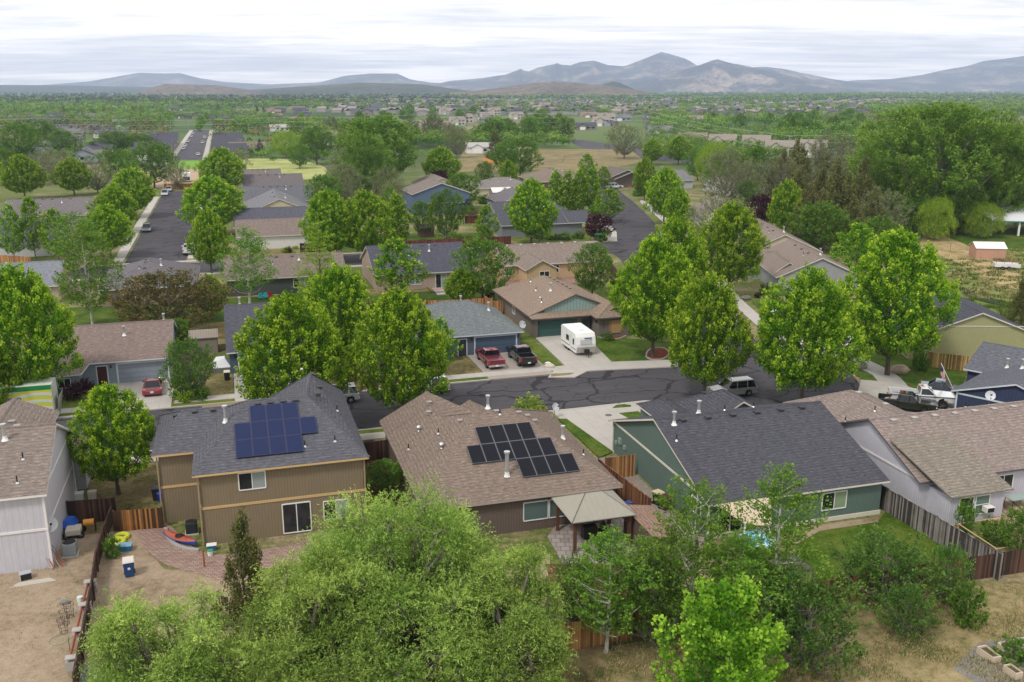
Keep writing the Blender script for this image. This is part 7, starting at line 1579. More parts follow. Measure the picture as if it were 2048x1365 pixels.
t = thing('barbecue', 'grill with side shelves beside the patio door', 'grill', (*W(863, 574), 0), TH); b = MB(); b.box(-.35, .35, -.25, .25, .2, 1.0); b.build('body', DARK, t, bevel=.05); b = MB(); b.box(-.8, .8, -.22, .22, .82, .86); b.build('shelf', STEEL, t)
t = thing('trampoline', 'black round barbecue smoker behind the birch', 'smoker', (*W(237, 618), 0)) ; t.name = 'kettle_smoker'; b = MB(); b.lathe(0, 0, [(.1, .3), (.7, .6), (.8, 1.2), (.6, 1.7), (.1, 1.9)], 16); b.build('bowl', DARK, t, smooth=True)
for k in range(3): b = MB(); b.tube((.5 * cos(k * 2.1), .5 * sin(k * 2.1), 0), (.4 * cos(k * 2.1), .4 * sin(k * 2.1), .7), .04, n=5); b.build('leg', DARK, t)
t = thing('tarp_pile', 'heap covered with white sheet beside the slate blue garage', 'pile', (*W(444, 742), 0), TH); rngp = np.random.default_rng(3); b = MB(); b.box(-1.1, 1.1, -1.0, 1.2, 0, .6); b.build('boxes', paint((110, 112, 112), .8), t); b = MB(); b.loft([[(-1.1 + .2 * j + .1 * rngp.normal(), -.9 + j * .2, .6 + .3 * j * rngp.uniform(.8, 1.2)), (1.0 - .2 * j, -.9 + .2 * j, .6 + .3 * j), (1.0 - .2 * j, 1.1 - .2 * j, .65 + .3 * j), (-1.1 + .2 * j, 1.1 - .2 * j, .6 + .3 * j)] for j in range(4)]); b.build('sheet', paint((214, 216, 220), .7), t)
t = thing('garden_trellis', 'dark red pergola frame in the garden below the lilac-grey gable', 'pergola', (*W(944, 446), 0), TH); b = MB(); [b.box(-2.5, 2.5, y - .05, y + .05, 2.3, 2.45) for y in (-1.5, 0, 1.5)]; [b.box(x - .05, x + .05, -1.8, 1.8, 2.45, 2.55) for x in (-2, -1, 0, 1, 2)]; b.build('rafter', paint((84, 50, 44), .8), t)
for sx in (-2.4, 2.4):
    for sy in (-1.4, 1.4): b = MB(); b.box(sx - .07, sx + .07, sy - .07, sy + .07, 0, 2.3); b.build('post', paint((84, 50, 44), .8), t)
# ------------------------------------------------------------------ poles and wires
def pole(label, px, py, ptop, rgb=(132, 100, 76), arm=True, A=.1, name='utility_pole'):
    x, y = W(px, py); h_ = z_at(y, ptop); t = thing(name, label, 'pole', (x, y, 0), A); b = MB(); b.tube((0, 0, 0), (0, 0, h_), .17 if arm else .06, .11 if arm else .05, 8); b.build('pole', paint(rgb, .85), t)
    if arm: b = MB(); b.box(-1.3, 1.3, -.06, .06, h_ - .7, h_ - .55); b.build('crossarm', paint(rgb, .85), t)
    return (x, y, h_)
p1 = pole('reddish utility pole on the left, leaning slightly', 84, 300, 235, (150, 96, 72)); p2 = pole('wooden utility pole left of the weeping willow', 558, 270, 234); p3 = pole('wooden utility pole at the head of the far road, centre', 933, 272, 222); p4 = pole('grey utility pole in front of the two white houses', 1575, 326, 270, (170, 166, 160)); p5 = pole('utility pole above the paddock tree', 1291, 280, 220)
pole('slim street lamp post on the far straight street', 378, 262, 240, (170, 172, 170), False, name='street_lamp'); pole('slim pale mast left of the crimson gable', 1337, 274, 242, (176, 172, 166), False, name='street_lamp')
pole('thin white garden pole below the small lawn tree', 892, 482, 458, (206, 206, 204), False, name='garden_pole'); pole('rusty pole at the patio corner', 409, 1135, 1100, (150, 74, 44), False, name='garden_pole')
def wire(label, a, b_, sag=1.5, n=12, r=.055):
    a, b_ = np.array(a, float), np.array(b_, float); m_ = MB(); q = [a + (b_ - a) * k / n - np.array((0, 0, sag * 4 * (k / n) * (1 - k / n))) for k in range(n + 1)]
    for k in range(n): m_.tube(q[k], q[k + 1], r, n=4, cap=False)
    tag(m_.build('power_line', paint((176, 176, 178), .5)), label, 'wire', 'power lines crossing the view')
ext = lambda p, dx, dy, dz=0: (p[0] + dx, p[1] + dy, p[2] + dz)
L0, R0 = ext(p1, -120, 20, 0), ext(p4, 180, 30, 4)
for k, dz in enumerate((-.4, -3.2, -6.0)):
    for a, b_ in ((L0, p1), (p1, p2), (p2, p3), (p3, p5), (p5, p4), (p4, R0)): wire(['topmost', 'middle', 'lowest'][k] + ' power line strung between the utility poles', ext(a, 0, 0, dz), ext(b_, 0, 0, dz))
# paddock rails
t = thing('paddock_rail', 'wooden rail fence across the paddock', 'fence', (*W(1085, 326), 0)); q = [to_local(t, W(a, c)) for a, c in ((1060, 322), (1090, 326), (1125, 326), (1128, 316), (1165, 312))]
for i in range(4):
    for z in (.5, 1.1): b = MB(); b.tube((*q[i], z), (*q[i + 1], z), .07, n=4); b.build('rail', paint((132, 118, 104), .9), t)
for p in q: b = MB(); b.tube((*p, 0), (*p, 1.4), .09, n=5); b.build('post', paint((132, 118, 104), .9), t)
t = thing('chain_link_fence', 'thin wire fence along the dry canal path', 'fence', (*W(1880, 500), 0)); q = [to_local(t, W(a, c)) for a, c in ((1790, 462), (1840, 482), (1900, 506), (1960, 526), (2060, 556))]
for p in q: b = MB(); b.tube((*p, 0), (*p, 1.8), .04, n=5); b.build('post', STEEL, t)
b = MB(); [b.tube((*q[i], z), (*q[i + 1], z), .02, n=4) for i in range(4) for z in (.1, .9, 1.75)]; b.build('wire', STEEL, t)
# loose grass and weeds in the near ground
def tufts(name, label, n, region, colr, hmin, hmax, seed, zoff=.04):
    rng = np.random.default_rng(seed); (x0, x1), (y0, y1) = region; P = np.array([W(a, b_) for a, b_ in zip(rng.uniform(x0, x1, n * 3), rng.uniform(y0, y1, n * 3))]); f = np.sin(P[:, 0] * 1.1 + 2 * np.sin(P[:, 1] * .7)) + np.sin(P[:, 1] * 1.3 + 2 * np.sin(P[:, 0] * .5)); P = P[f > -.2][:n]; n = len(P); k = 9
    C = np.repeat(np.concatenate([P, np.full((n, 1), zoff + .1)], 1), k, 0) + rng.normal(size=(n * k, 3)) * np.array([.16, .16, .05]); D = rng.normal(size=(n * k, 3)) * .45; D[:, 2] = 1
    V, K = leaves(C, hmax, .16, rng, D=D, dl=.1, tint=rng.uniform(0, .6, n * k)); o = bpy.data.objects.new(name, quadmesh(name, V, K, [colr])); put(o); tag(o, label, 'grass', kind='stuff')
M_STRAW = leafmat('straw', (140, 128, 88), (178, 162, 120), (210, 194, 154), .2); M_WEED = leafmat('weeds', (52, 76, 26), (80, 108, 40), (120, 144, 66), .2)
tufts('dry_grass', 'dry straw-coloured grass tufts over the lower right ground', 2200, ((1050, 2080), (1190, 1380)), M_STRAW, .1, .2, 1); tufts('weeds', 'green weeds scattered in the lower right ground', 1300, ((1050, 2080), (1180, 1380)), M_WEED, .1, .18, 2); tufts('weeds', 'sparse weeds along the lilac wall and dirt yard', 150, ((0, 280), (1090, 1330)), M_WEED, .06, .13, 3)
tufts('bank_grass', 'tall rough grass on the canal bank', 1500, ((1870, 2060), (500, 600)), M_STRAW, .3, .5, 4); tufts('bank_weeds', 'green reeds along the canal water', 2200, ((1800, 2060), (520, 640)), M_WEED, .3, .6, 5)

# garden shrubs round the houses, each its own object
rs = random.Random(8)
for n_, (ua, ub, va, vb), lab, grp in [(14, (-30, 18, 117, 127), 'low shrub in the back gardens behind the street-front houses', 'shrubs in the back gardens'), (10, (20, 40, 127, 140), 'low shrub along the fence below the patio door house', 'shrubs below the patio door house'), (10, (20, 52, 179.5, 186), 'low shrub along the dark red fence', 'shrubs along the dark red fence'), (8, (-4, 17, 180, 186), 'low shrub in front of the white house with shutters', 'shrubs in front of the white house'), (8, (38, 58, 128, 138), 'low shrub on the tan house patio', 'shrubs on the tan house patio'), (12, (56, 90, 208, 226), 'bush between the houses in the centre', 'bushes between the centre houses'), (12, (40, 100, 246, 262), 'bush in the gardens below the cream houses', 'bushes below the cream houses'), (8, (-32, -15, 96, 102), 'small plant by the house front on the left lawn', 'plants on the left lawn')]:
    for k in range(n_):
        ky = rs.choice(['shrub', 'shrub', 'lime_shrub', 'purple_shrub'] if va < 190 else ['shrub']); L_ = TYPES[ky][0]; r = bpy.data.objects.new('shrub', L_[k % len(L_)][2]); q = rs.uniform(.5, 1.1) * (1.8 if va > 200 else 1)
        r.location = (*g2xy(rs.uniform(ua, ub), rs.uniform(va, vb)), 0); r.scale = (q, q, q * rs.uniform(.7, 1.2)); r.rotation_euler = (0, 0, rs.uniform(0, 6)); put(r); tag(r, lab, 'shrub', grp)
# clutter in the dirt yard
for k, (px, py) in enumerate([(132, 1250), (140, 1236), (128, 1268)]):
    t = thing('wire_plant_cage', ['dark wire plant cage nearest the timber stack', 'upper dark wire plant cage in the dirt yard', 'lower dark wire plant cage in the dirt yard'][k], 'plant cage', (*W(px, py), 0)); b = MB()
    for z, r_ in ((.1, .2), (.5, .26), (.9, .3)):
        for i in range(10): a0, a1 = i * pi / 5, (i + 1) * pi / 5; b.tube((r_ * cos(a0), r_ * sin(a0), z), (r_ * cos(a1), r_ * sin(a1), z), .012, n=4)
    for i in range(4): b.tube((.18 * cos(i * pi / 2), .18 * sin(i * pi / 2), 0), (.3 * cos(i * pi / 2), .3 * sin(i * pi / 2), .95), .012, n=4)
    b.build('cage', DARK, t)
boulder('small grey rubble block lying in the dirt yard', 130, 1208, .3, (120, 118, 114)); boulder('pale stone by the wooden pallet', 233, 1325, .3, (190, 180, 160)); boulder('pale concrete lump beside the stone', 252, 1318, .22, (176, 170, 160))
t = thing('white_pipes', 'bundle of pale pipes lying along the lilac wall', 'pipes', (*W(70, 1170), 0), TH); b = MB()
for k in range(5): b.tube((-1.4 + .1 * k, .12 * k, .04), (1.2 - .1 * k, .1 * k + .15, .05), .03, n=5)
b.build('pipe', paint((196, 190, 180), .7), t)
# ------------------------------------------------------------------ mountains and hills (real relief, 4 to 14 km away)
def az_px(px): return math.atan2((px - CX), (F / _c))
def relief(name, label_, prof, dist, depth, mat, seed, rough=.3, nx=220, ny=34, asym=.5):
    """prof: list of (photo px, photo row of the skyline); ridge stands at 'dist' metres and falls off to both sides"""
    rng = np.random.default_rng(seed); xs = np.linspace(prof[0][0], prof[-1][0], nx)
    rows = np.interp(xs, [q[0] for q in prof], [q[1] for q in prof])
    az = np.arctan2(xs - CX, F / _c); X0 = dist * np.tan(az)
    zt = np.array([H + dist * -( _s + ((r - CY) / F) * _c) / (_c - ((r - CY) / F) * _s) for r in rows]); zt = np.maximum(zt, 0)
    ph = rng.uniform(0, 6.28, (14, 2)); fx = rng.uniform(.5, 1, 14) * np.array([2 ** (k * .42) for k in range(14)]) * 9 / (abs(X0[-1] - X0[0]) + 1)
    V = []
    for j in range(ny):
        t = j / (ny - 1) * 2 - 1  # -1 near .. 1 far
        y = dist + t * depth; f = np.clip(1 - abs(t) ** 1.15, 0, 1)
        n = sum(np.sin(X0 * fx[k] * 2 + t * 5 * (1 + k * .35) + ph[k, 0]) * np.cos(t * 3.1 * (1 + k * .5) + ph[k, 1] + X0 * fx[k]) / (1.35 ** k) for k in range(14))
        z = zt * (f * (1 + rough * n * (1 - f) * 1.6)) ; z = np.where(zt < 1, -1, z - (8 if abs(t) > .97 else 0))
        V.append(np.stack([X0 * y / dist, np.full(nx, y), z], 1))
    V = np.concatenate(V); f = [(j * nx + i, j * nx + i + 1, (j + 1) * nx + i + 1, (j + 1) * nx + i) for j in range(ny - 1) for i in range(nx - 1)]
    me = bpy.data.meshes.new(name); me.from_pydata(V.tolist(), [], f); me.materials.append(mat); me.polygons.foreach_set('use_smooth', [True] * len(f))
    o = bpy.data.objects.new(name, me); put(o); return tag(o, kind='structure')
def hillmat(a, b, c, s, dots=0):
    m, t, p = newmat('hillside'); v = nd(t, 'ShaderNodeTexCoord').outputs['Object']
    n = noise(t, mapping(t, v, scale=(1, .6, 2.2)), s, 7, .66, .4); n2 = noise(t, v, s * 6, 5, .7)
    col = ramp(t, mth(t, 'MULTIPLY_ADD', n, .65, mth(t, 'MULTIPLY', n2, .35)), [(.36, lin(a)), (.5, lin(b)), (.63, lin(c))])
    if dots:
        vo = nd(t, 'ShaderNodeTexVoronoi'); vo.inputs['Scale'].default_value = dots; t.links.new(v, vo.inputs['Vector'])
        d = mth(t, 'LESS_THAN', vo.outputs['Distance'], .36); col = mixc(t, mth(t, 'MULTIPLY', d, .8), col, lin(52, 60, 40))
    t.links.new(col, p.inputs['Base Color']); p.inputs['Roughness'].default_value = .95; p.inputs['Specular IOR Level'].default_value = .05; bump(t, p, n2, 8, .5); return m
MT = hillmat((34, 42, 40), (70, 70, 64), (176, 158, 136), .003); HL = hillmat((78, 74, 60), (112, 98, 82), (136, 116, 98), .004, .03); HF = hillmat((44, 52, 40), (62, 68, 52), (96, 96, 74), .002, .02)
relief('mountain', '', [(-300, 176), (60, 172), (180, 163), (225, 155), (282, 145), (330, 147), (362, 146), (400, 156), (450, 164), (520, 168), (600, 172), (760, 178)], 14500, 2600, MT, 1, .25)
relief('mountain', '', [(430, 178), (560, 168), (640, 165), (690, 152), (740, 147), (796, 147), (822, 159), (860, 165), (950, 170), (1060, 178)], 13500, 2200, MT, 2, .2)
relief('mountain', '', [(830, 178), (900, 162), (960, 157), (1010, 150), (1036, 140), (1041, 137), (1046, 141), (1058, 143), (1075, 135), (1108, 128), (1114, 126), (1120, 129), (1140, 131), (1160, 124), (1187, 121), (1215, 130), (1248, 132), (1275, 122), (1300, 112), (1320, 104), (1342, 110), (1368, 118), (1392, 132), (1440, 148), (1500, 160), (1700, 178)], 12000, 2300, MT, 3, .5, 420, 60)
relief('mountain', '', [(1180, 180), (1260, 166), (1330, 150), (1370, 138), (1395, 131), (1420, 121), (1432, 118), (1450, 123), (1480, 131), (1500, 135), (1540, 146), (1600, 160), (1660, 170), (1720, 180)], 9500, 1500, MT, 4, .6, 360, 60)
relief('mountain', '', [(1440, 178), (1500, 136), (1530, 133), (1560, 136), (1600, 145), (1660, 158), (1720, 166), (1790, 176), (1840, 180)], 11000, 1700, MT, 5, .4)
relief('mountain', '', [(1640, 178), (1700, 161), (1780, 158), (1840, 150), (1890, 138), (1930, 131), (1960, 121), (2000, 117), (2048, 110), (2200, 100), (2500, 120), (2900, 178)], 12500, 2500, MT, 6, .3)
relief('hill', '', [(-200, 172), (0, 170), (120, 171), (250, 173), (420, 178)], 8000, 1200, HF, 17, .1)
relief('hill', '', [(280, 184), (300, 177), (330, 168), (380, 169), (430, 170), (480, 177), (520, 184)], 4600, 500, HL, 7, .12)
relief('hill', '', [(480, 182), (560, 176), (640, 171), (720, 165), (800, 167), (850, 169), (900, 177), (960, 184)], 5200, 650, HF, 8, .1)
relief('hill', '', [(900, 185), (960, 181), (1020, 173), (1080, 164), (1110, 163), (1150, 166), (1200, 170), (1260, 178), (1300, 184)], 4200, 480, HL, 9, .1)
relief('hill', '', [(1150, 182), (1200, 170), (1225, 163), (1240, 166), (1262, 176), (1280, 183)], 4700, 300, HF, 10, .15)
# ------------------------------------------------------------------ far houses: one shape per kind, copied
FAR = []
def farhouse(w, d, ze, zr, roof, wall, cross=True, win=True):
    b = MB(); x, y, oh = w / 2, d / 2, .5
    b.box(-x, x, -y, y, 0, ze, 1)
    R = [[(-x - oh, -y - oh, ze - .1), (x + oh, -y - oh, ze - .1), (x + oh, 0, zr), (-x - oh, 0, zr)], [(x + oh, y + oh, ze - .1), (-x - oh, y + oh, ze - .1), (-x - oh, 0, zr), (x + oh, 0, zr)]]
    for f in R: b.poly(f, 0); b.poly([(p[0], p[1], p[2] - .2) for p in f][::-1], 2)
    for sx in (-1, 1): b.poly([(sx * x, -y, ze - .02), (sx * x, y, ze - .02), (sx * x, 0, zr - .2)], 1)
    if cross:
        g = x * .42; c = -x * .35; zz_ = ze + (zr - ze) * .72
        b.box(c - g + .3, c + g - .3, -y - 1.6, -y, 0, ze, 1); b.poly([(c - g + .3, -y - 1.6, ze), (c + g - .3, -y - 1.6, ze), (c, -y - 1.6, zz_ - .2)], 1)
        for sx in (-1, 1): b.poly([(c + sx * g, -y - 2, ze - .1), (c, -y - 2, zz_), (c, 0, zz_), (c + sx * g, 0, ze - .1)], 0)
        b.box(c - g * .6, c + g * .6, -y - 1.63, -y - 1.6, .1, 2.2, 2)
    if win:
        for k in (.1, .6): b.box(x * k, x * k + 1.5, -y - .04, -y, 1, 2.2, 3)
        if ze > 4:
            for k in (-.6, .1, .6): b.box(x * k, x * k + 1.3, -y - .05, -y, 3.7, 4.9, 3)
        b.box(-x - .04, -x, -.7, .7, 1, 2.2, 3); b.box(x, x + .04, -.7, .7, 1, 2.2, 3)
    return b, [shingle(roof), siding(wall, 'h', .2), WHITE, GLASS]
kinds = {}
for key, args in {'dark': (15, 11, 2.8, 5.4, (84, 86, 96), (140, 136, 132)), 'dark2': (14, 12, 3.6, 6.6, (84, 86, 98), (150, 142, 130)), 'brown': (16, 12, 2.8, 5.6, (134, 122, 114), (170, 158, 138)), 'pale': (13, 10, 5.2, 7.8, (146, 138, 132), (196, 190, 180)), 'grey': (16, 12, 2.8, 5.6, (116, 118, 124), (158, 162, 172)), 'white': (14, 9, 3, 5, (176, 176, 178), (232, 232, 230))}.items():
    b, ms = farhouse(*args); o = b.build('house', ms); kinds[key] = o.data; bpy.data.objects.remove(o)
nfar = 0
def fh(key, px, py, rz, label, group, s=1.0):
    global nfar
    x, y = W(px, py); o = bpy.data.objects.new('house', kinds[key]); o.location = (x, y, 0); o.rotation_euler = (0, 0, rz); o.scale = (s, s, s); put(o); tag(o, label, 'house', group); nfar += 1
rg = random.Random(5)
# terraces left of the far street, gable beside gable
for r_, (u0, n_, v_) in enumerate([(-42, 6, 452), (-42, 7, 476)]): pass
for k in range(8):
    x, y = g2xy(-32, 452 + k * 17); o = bpy.data.objects.new('house', kinds['dark2' if k % 2 else 'dark']); o.location = (x, y, 0); o.rotation_euler = (0, 0, TH - pi / 2 * 0 ); put(o); tag(o, 'dark-roofed house in the terrace left of the far straight street', 'house', 'dark roofs left of the far straight street')
    x, y = g2xy(2, 452 + k * 19); o = bpy.data.objects.new('house', kinds['dark']); o.location = (x, y, 0); o.rotation_euler = (0, 0, TH); put(o); tag(o, 'dark-roofed house in the row right of the far straight street', 'house', 'dark roofs right of the far straight street')
    x, y = g2xy(-58 - (k % 2) * 3, 458 + k * 17); o = bpy.data.objects.new('house', kinds['dark']); o.location = (x, y, 0); o.rotation_euler = (0, 0, TH + pi / 2); put(o); tag(o, 'dark-roofed house in the outer terrace on the far left', 'house', 'outer terrace of dark roofs on the far left')
    x, y = g2xy(-84, 455 + k * 20); o = bpy.data.objects.new('house', kinds['grey' if k % 2 else 'dark']); o.location = (x, y, 0); o.rotation_euler = (0, 0, TH + pi / 2); put(o); tag(o, 'grey-roofed house at the very edge of the far left terraces', 'house', 'grey roofs at the edge of the far left terraces')
# single ones that can be told apart
for key, px, py, rz, lab in [
 ('brown', 495, 308, TH, 'tan-roofed bungalow behind the dark blue spruce'), ('white', 560, 263, TH, 'long low white building right of the dark roofs'), ('pale', 670, 290, .1, 'cream two-storey house left of the central cottonwood'), ('grey', 655, 268, .1, 'grey gable cluster house behind the cream one'),
 ('pale', 948, 280, .2, 'pale house with white gable behind the dark conifer'), ('white', 962, 306, .15, 'white-roofed barn with cream walls left of the conifer'), ('brown', 1048, 255, .1, 'brown-roofed house behind the tree line, centre right'), ('white', 1108, 245, 0, 'long white-walled hall with dark trim'),
 ('brown', 1385, 285, -.2, 'brown-roofed house nearest the left end of the big road'), ('pale', 1445, 300, -.3, 'tan two-storey house left of the cream gable house'), ('pale', 1512, 302, -.3, 'cream gable house on the big road beside the dark pine'), ('pale', 1560, 316, -.25, 'left of two white two-storey houses by the big road'), ('pale', 1620, 314, -.25, 'right of two white two-storey houses by the big road'),
 ('brown', 1408, 262, -.2, 'house with wide brown roof behind the first road house'), ('brown', 1640, 275, -.1, 'brown gable roof above the two white houses'), ('grey', 1320, 268, -.1, 'blue-grey roofed house left of the big road'), ('pale', 1390, 250, -.1, 'cream-gabled house farther back, right of centre'),
 ('white', 112, 228, .3, 'small white barn in the green field on the far left'), ('white', 135, 204, .2, 'white farm buildings beyond the left field'), ('grey', 170, 322, TH + pi / 2, 'small beige cottage gable with white window, left')]:
    fh(key, px, py, rz, lab, None)
# the dense estates, row by row, still single houses
def estate(n, pxr, pyr, keys, label, group, rz0=0.0):
    for k in range(n):
        px = rg.uniform(*pxr); py = pyr[0] + (pyr[1] - pyr[0]) * ((k % 7) + rg.uniform(-.2, .2)) / 6.5; fh(rg.choice(keys), px, py, rz0 + rg.choice((0, 0, pi / 2)) + rg.uniform(-.06, .06), label, group, rg.uniform(.9, 1.15))
estate(76, (700, 1330), (205, 232), ['dark', 'dark2', 'dark', 'grey', 'pale'], 'small dark-roofed house packed into the central estate', 'dark roofs of the central estate', .3)
estate(26, (1150, 1480), (225, 262), ['brown', 'grey', 'pale', 'dark'], 'house in the mixed brown and grey roofs right of the centre', 'mixed roofs right of the centre', .1)
estate(22, (1400, 1720), (216, 240), ['dark', 'dark2', 'brown'], 'dark-gabled house in the strip above the big road', 'dark gables above the big road', -.1)
estate(20, (330, 700), (212, 246), ['dark', 'dark2', 'dark'], 'dark-roofed house among the small green trees, left of centre', 'dark roofs among small trees, left of centre', .2)
estate(22, (0, 250), (240, 284), ['dark', 'grey', 'dark2'], 'low dark roof on the far left behind the wires', 'low dark roofs on the far left', .2)
estate(20, (420, 640), (222, 256), ['dark', 'dark2', 'brown'], 'dark roof between the green trees above the spruce', 'dark roofs above the spruce', .2)
estate(16, (780, 1130), (240, 276), ['grey', 'brown', 'pale', 'dark'], 'roof half hidden by the tree belt behind the paddock', 'roofs behind the paddock belt', .3)
estate(12, (1880, 2048), (205, 222), ['brown', 'grey', 'dark'], 'roof between trees at the far right', 'roofs between trees at the far right')
# ------------------------------------------------------------------ trees of the middle distance, one object each
def belt(key, n, pxr, pyr, hr, label, group, wr=(.8, 1.15)):
    L_, w0, h0, _ = TYPES[key]
    for k in range(n):
        px, py = rg.uniform(*pxr), rg.uniform(*pyr); x, y = W(px, py); hh = rg.uniform(*hr); s_ = hh / h0; q = s_ * rg.uniform(*wr)
        r = bpy.data.objects.new(key, LOW[key]); r.location = (x, y, 0); r.rotation_euler = (0, 0, rg.uniform(0, 6.28)); r.scale = (q, q, s_); put(r); tag(r, label, 'tree', group)
LOW = {}
def mklow(key, mat, bark, th_, w, hgt, **kw):
    V, K, C = crown(hash_(key) + 5, w, hgt, **kw); V = V + np.array([0, 0, th_]); tb = trunk_mb(3, C, th_, .2, limbs=4); LOW[key] = quadmesh(key, V, K, [mat, bark], tb)
mklow('maple_tree', M_MAPLE, BARK, .9, 8.4, 9.6, prof='ovate', tufts=240, per=14, leaf=.6, tuft=.9, lobes=.3, inner=.3, tips=.8)
mklow('broadleaf_tree', M_DEEP, BARK, 1.1, 7, 6.5, prof='round', tufts=220, per=14, leaf=.55, tuft=.9, lobes=.35, inner=.35, tips=.6)
mklow('cottonwood_tree', M_COT, BARKG, 2, 12, 14, prof='round', tufts=360, per=16, leaf=.75, tuft=1.3, lobes=.4, inner=.4, tips=.6)
mklow('juniper_tree', M_JUN, BARK, .2, 4.6, 7.4, prof='cone', tufts=160, per=14, leaf=.45, tuft=.7, lobes=.4, inner=.4, upw=.8, tips=.4)
mklow('shade_tree', M_GREY, BARKG, 1.2, 8, 7.6, prof='round', tufts=220, per=12, leaf=.5, tuft=.9, lobes=.35, inner=.4, tips=.5, gap=.3)
for a in [
 ('maple_tree', 22, (395, 700), (236, 272), (7, 10), 'small bright tree in the line behind the dark roofs, left of centre', 'bright trees behind the dark roofs, left of centre'),
 ('maple_tree', 14, (200, 380), (228, 262), (6, 9), 'small bright tree between the terraces on the left', 'bright trees between the left terraces'),
 ('cottonwood_tree', 10, (700, 960), (232, 258), (10, 15), 'bushy green tree above the central cottonwoods', 'bushy trees above the central cottonwoods'),
 ('broadleaf_tree', 12, (950, 1110), (262, 292), (9, 13), 'round green tree in the belt behind the paddock', 'round trees in the belt behind the paddock'),
 ('cottonwood_tree', 10, (960, 1160), (255, 290), (11, 15), 'tall green tree in the belt behind the paddock', 'tall trees in the belt behind the paddock'),
 ('shade_tree', 10, (640, 950), (268, 300), (9, 13), 'brownish budding tree along the far road in the centre', 'budding trees along the far road'),
 ('broadleaf_tree', 10, (1560, 1720), (258, 298), (9, 13), 'dense green tree behind the two white houses', 'dense trees behind the two white houses'),
 ('broadleaf_tree', 16, (1380, 1700), (238, 262), (7, 11), 'green tree between the dark gables on the right', 'green trees between the dark gables'),
 ('juniper_tree', 16, (1530, 1760), (330, 440), (9, 13), 'olive-brown juniper in the belt beside the giant cottonwood', 'junipers of the belt'),
 ('juniper_tree', 10, (60, 560), (205, 232), (8, 12), 'dark conifer scattered over the far left fields', 'conifers of the far left fields'),
 ('broadleaf_tree', 12, (0, 300), (212, 248), (6, 9), 'rounded tree beside the far left farm fields', 'rounded trees by the far left fields'),
 ('cottonwood_tree', 10, (1560, 2040), (222, 262), (10, 14), 'big green tree behind the giant cottonwood', 'big trees behind the giant cottonwood')]:
    belt(*a)
# ------------------------------------------------------------------ the wooded plain beyond: nobody could count it
def canopy(n, seed, pyr, pxr, size, mat, name, label, hr=(6, 12), per=30, lsz=1.1, dens=None, hole=None):
    rng = np.random.default_rng(seed); py = pyr[0] + (pyr[1] - pyr[0]) * rng.uniform(0, 1, n) ** 1.0; px = rng.uniform(*pxr, n)
    ok = ~(((px > 660) & (px < 1360) & (py > 200) & (py < 236)) | ((px > 1380) & (px < 1740) & (py > 214) & (py < 244))) | (rng.uniform(0, 1, n) < .3) if n > 1000 else np.ones(n, bool)
    if hole: ok = ok & ~np.any([(px > a) & (px < b_) & (py > c) & (py < d_) for a, b_, c, d_ in hole], 0)
    px, py = px[ok], py[ok]
    P = np.array([W(a, b_) for a, b_ in zip(px, py)])
    cl = np.sin(P[:, 0] * .0061 + 1.3 * np.sin(P[:, 1] * .0035 + seed)) + np.sin(P[:, 1] * .0052 + 1.7 * np.sin(P[:, 0] * .0044)) ; keep = cl > (dens if dens is not None else -.6)
    P = P[keep]; n = len(P); hh = rng.uniform(*hr, n); ww = hh * rng.uniform(.35, .6, n)
    grow = np.clip(np.hypot(P[:, 0], P[:, 1]) / 1500, 1, 3.2)
    d = rng.normal(size=(n, per, 3)); d /= np.linalg.norm(d, axis=2, keepdims=True); d[:, :, 2] = np.abs(d[:, :, 2]) * .95 + rng.uniform(-.45, .05, (n, per))
    C = np.stack([P[:, 0], P[:, 1], hh * .5], 1)[:, None] + d * np.stack([ww, ww, hh * .5], 1)[:, None] * rng.uniform(.72, 1.05, (n, per, 1))
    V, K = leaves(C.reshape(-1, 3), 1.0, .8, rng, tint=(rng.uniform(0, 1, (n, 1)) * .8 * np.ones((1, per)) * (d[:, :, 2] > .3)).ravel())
    V = V.reshape(-1, 4, 3); c = V.mean(1, keepdims=True); V = c + (V - c) * (lsz * np.repeat(grow, per))[:, None, None]; V = V.reshape(-1, 3)
    o = bpy.data.objects.new(name, quadmesh(name, V, K, [mat])); put(o); tag(o, label, 'trees', kind='stuff')
M_FARG = leafmat('far_leaves', (60, 94, 32), (92, 134, 46), (146, 174, 74), .22); M_FARB = leafmat('far_budding_leaves', (78, 76, 44), (116, 108, 66), (156, 140, 96), .15)
M_FARD = leafmat('far_dark_leaves', (34, 48, 32), (50, 66, 42), (80, 96, 58), .1)
canopy(9000, 21, (188.5, 232), (-150, 2200), 1, M_FARG, 'distant_trees', 'hazy green treetops spread over the whole plain', per=30, lsz=2.0, dens=-1.3)
canopy(2600, 22, (184, 212), (-150, 1000), 1, M_FARD, 'distant_conifers', 'dark conifer woods on the left part of the plain', (7, 13), 26, 2.2, dens=-1.2)
canopy(2200, 23, (183.5, 200), (900, 2250), 1, M_FARG, 'distant_grove', 'far green groves below the mountains on the right', (8, 14), 26, 2.4, dens=-1.0)
canopy(1500, 26, (208, 262), (-50, 700), 1, M_FARG, 'treetops', 'green treetops between the roofs on the left', (5, 10), 70, 1.0, dens=-.9, hole=[(345, 430, 240, 330), (0, 250, 205, 222)])
canopy(1200, 27, (230, 270), (620, 1360), 1, M_FARG, 'treetops', 'green treetops before the central estate', (6, 11), 80, 1.0, dens=-.7)
canopy(700, 28, (258, 300), (600, 1150), 1, M_FARG, 'treetops', 'green treetops around the paddock houses', (5, 10), 110, .8, dens=-.7)
canopy(420, 30, (262, 322), (1300, 1600), 1, M_FARG, 'treetops', 'green treetops among the houses by the big road', (4, 8), 120, .6, dens=-.3)
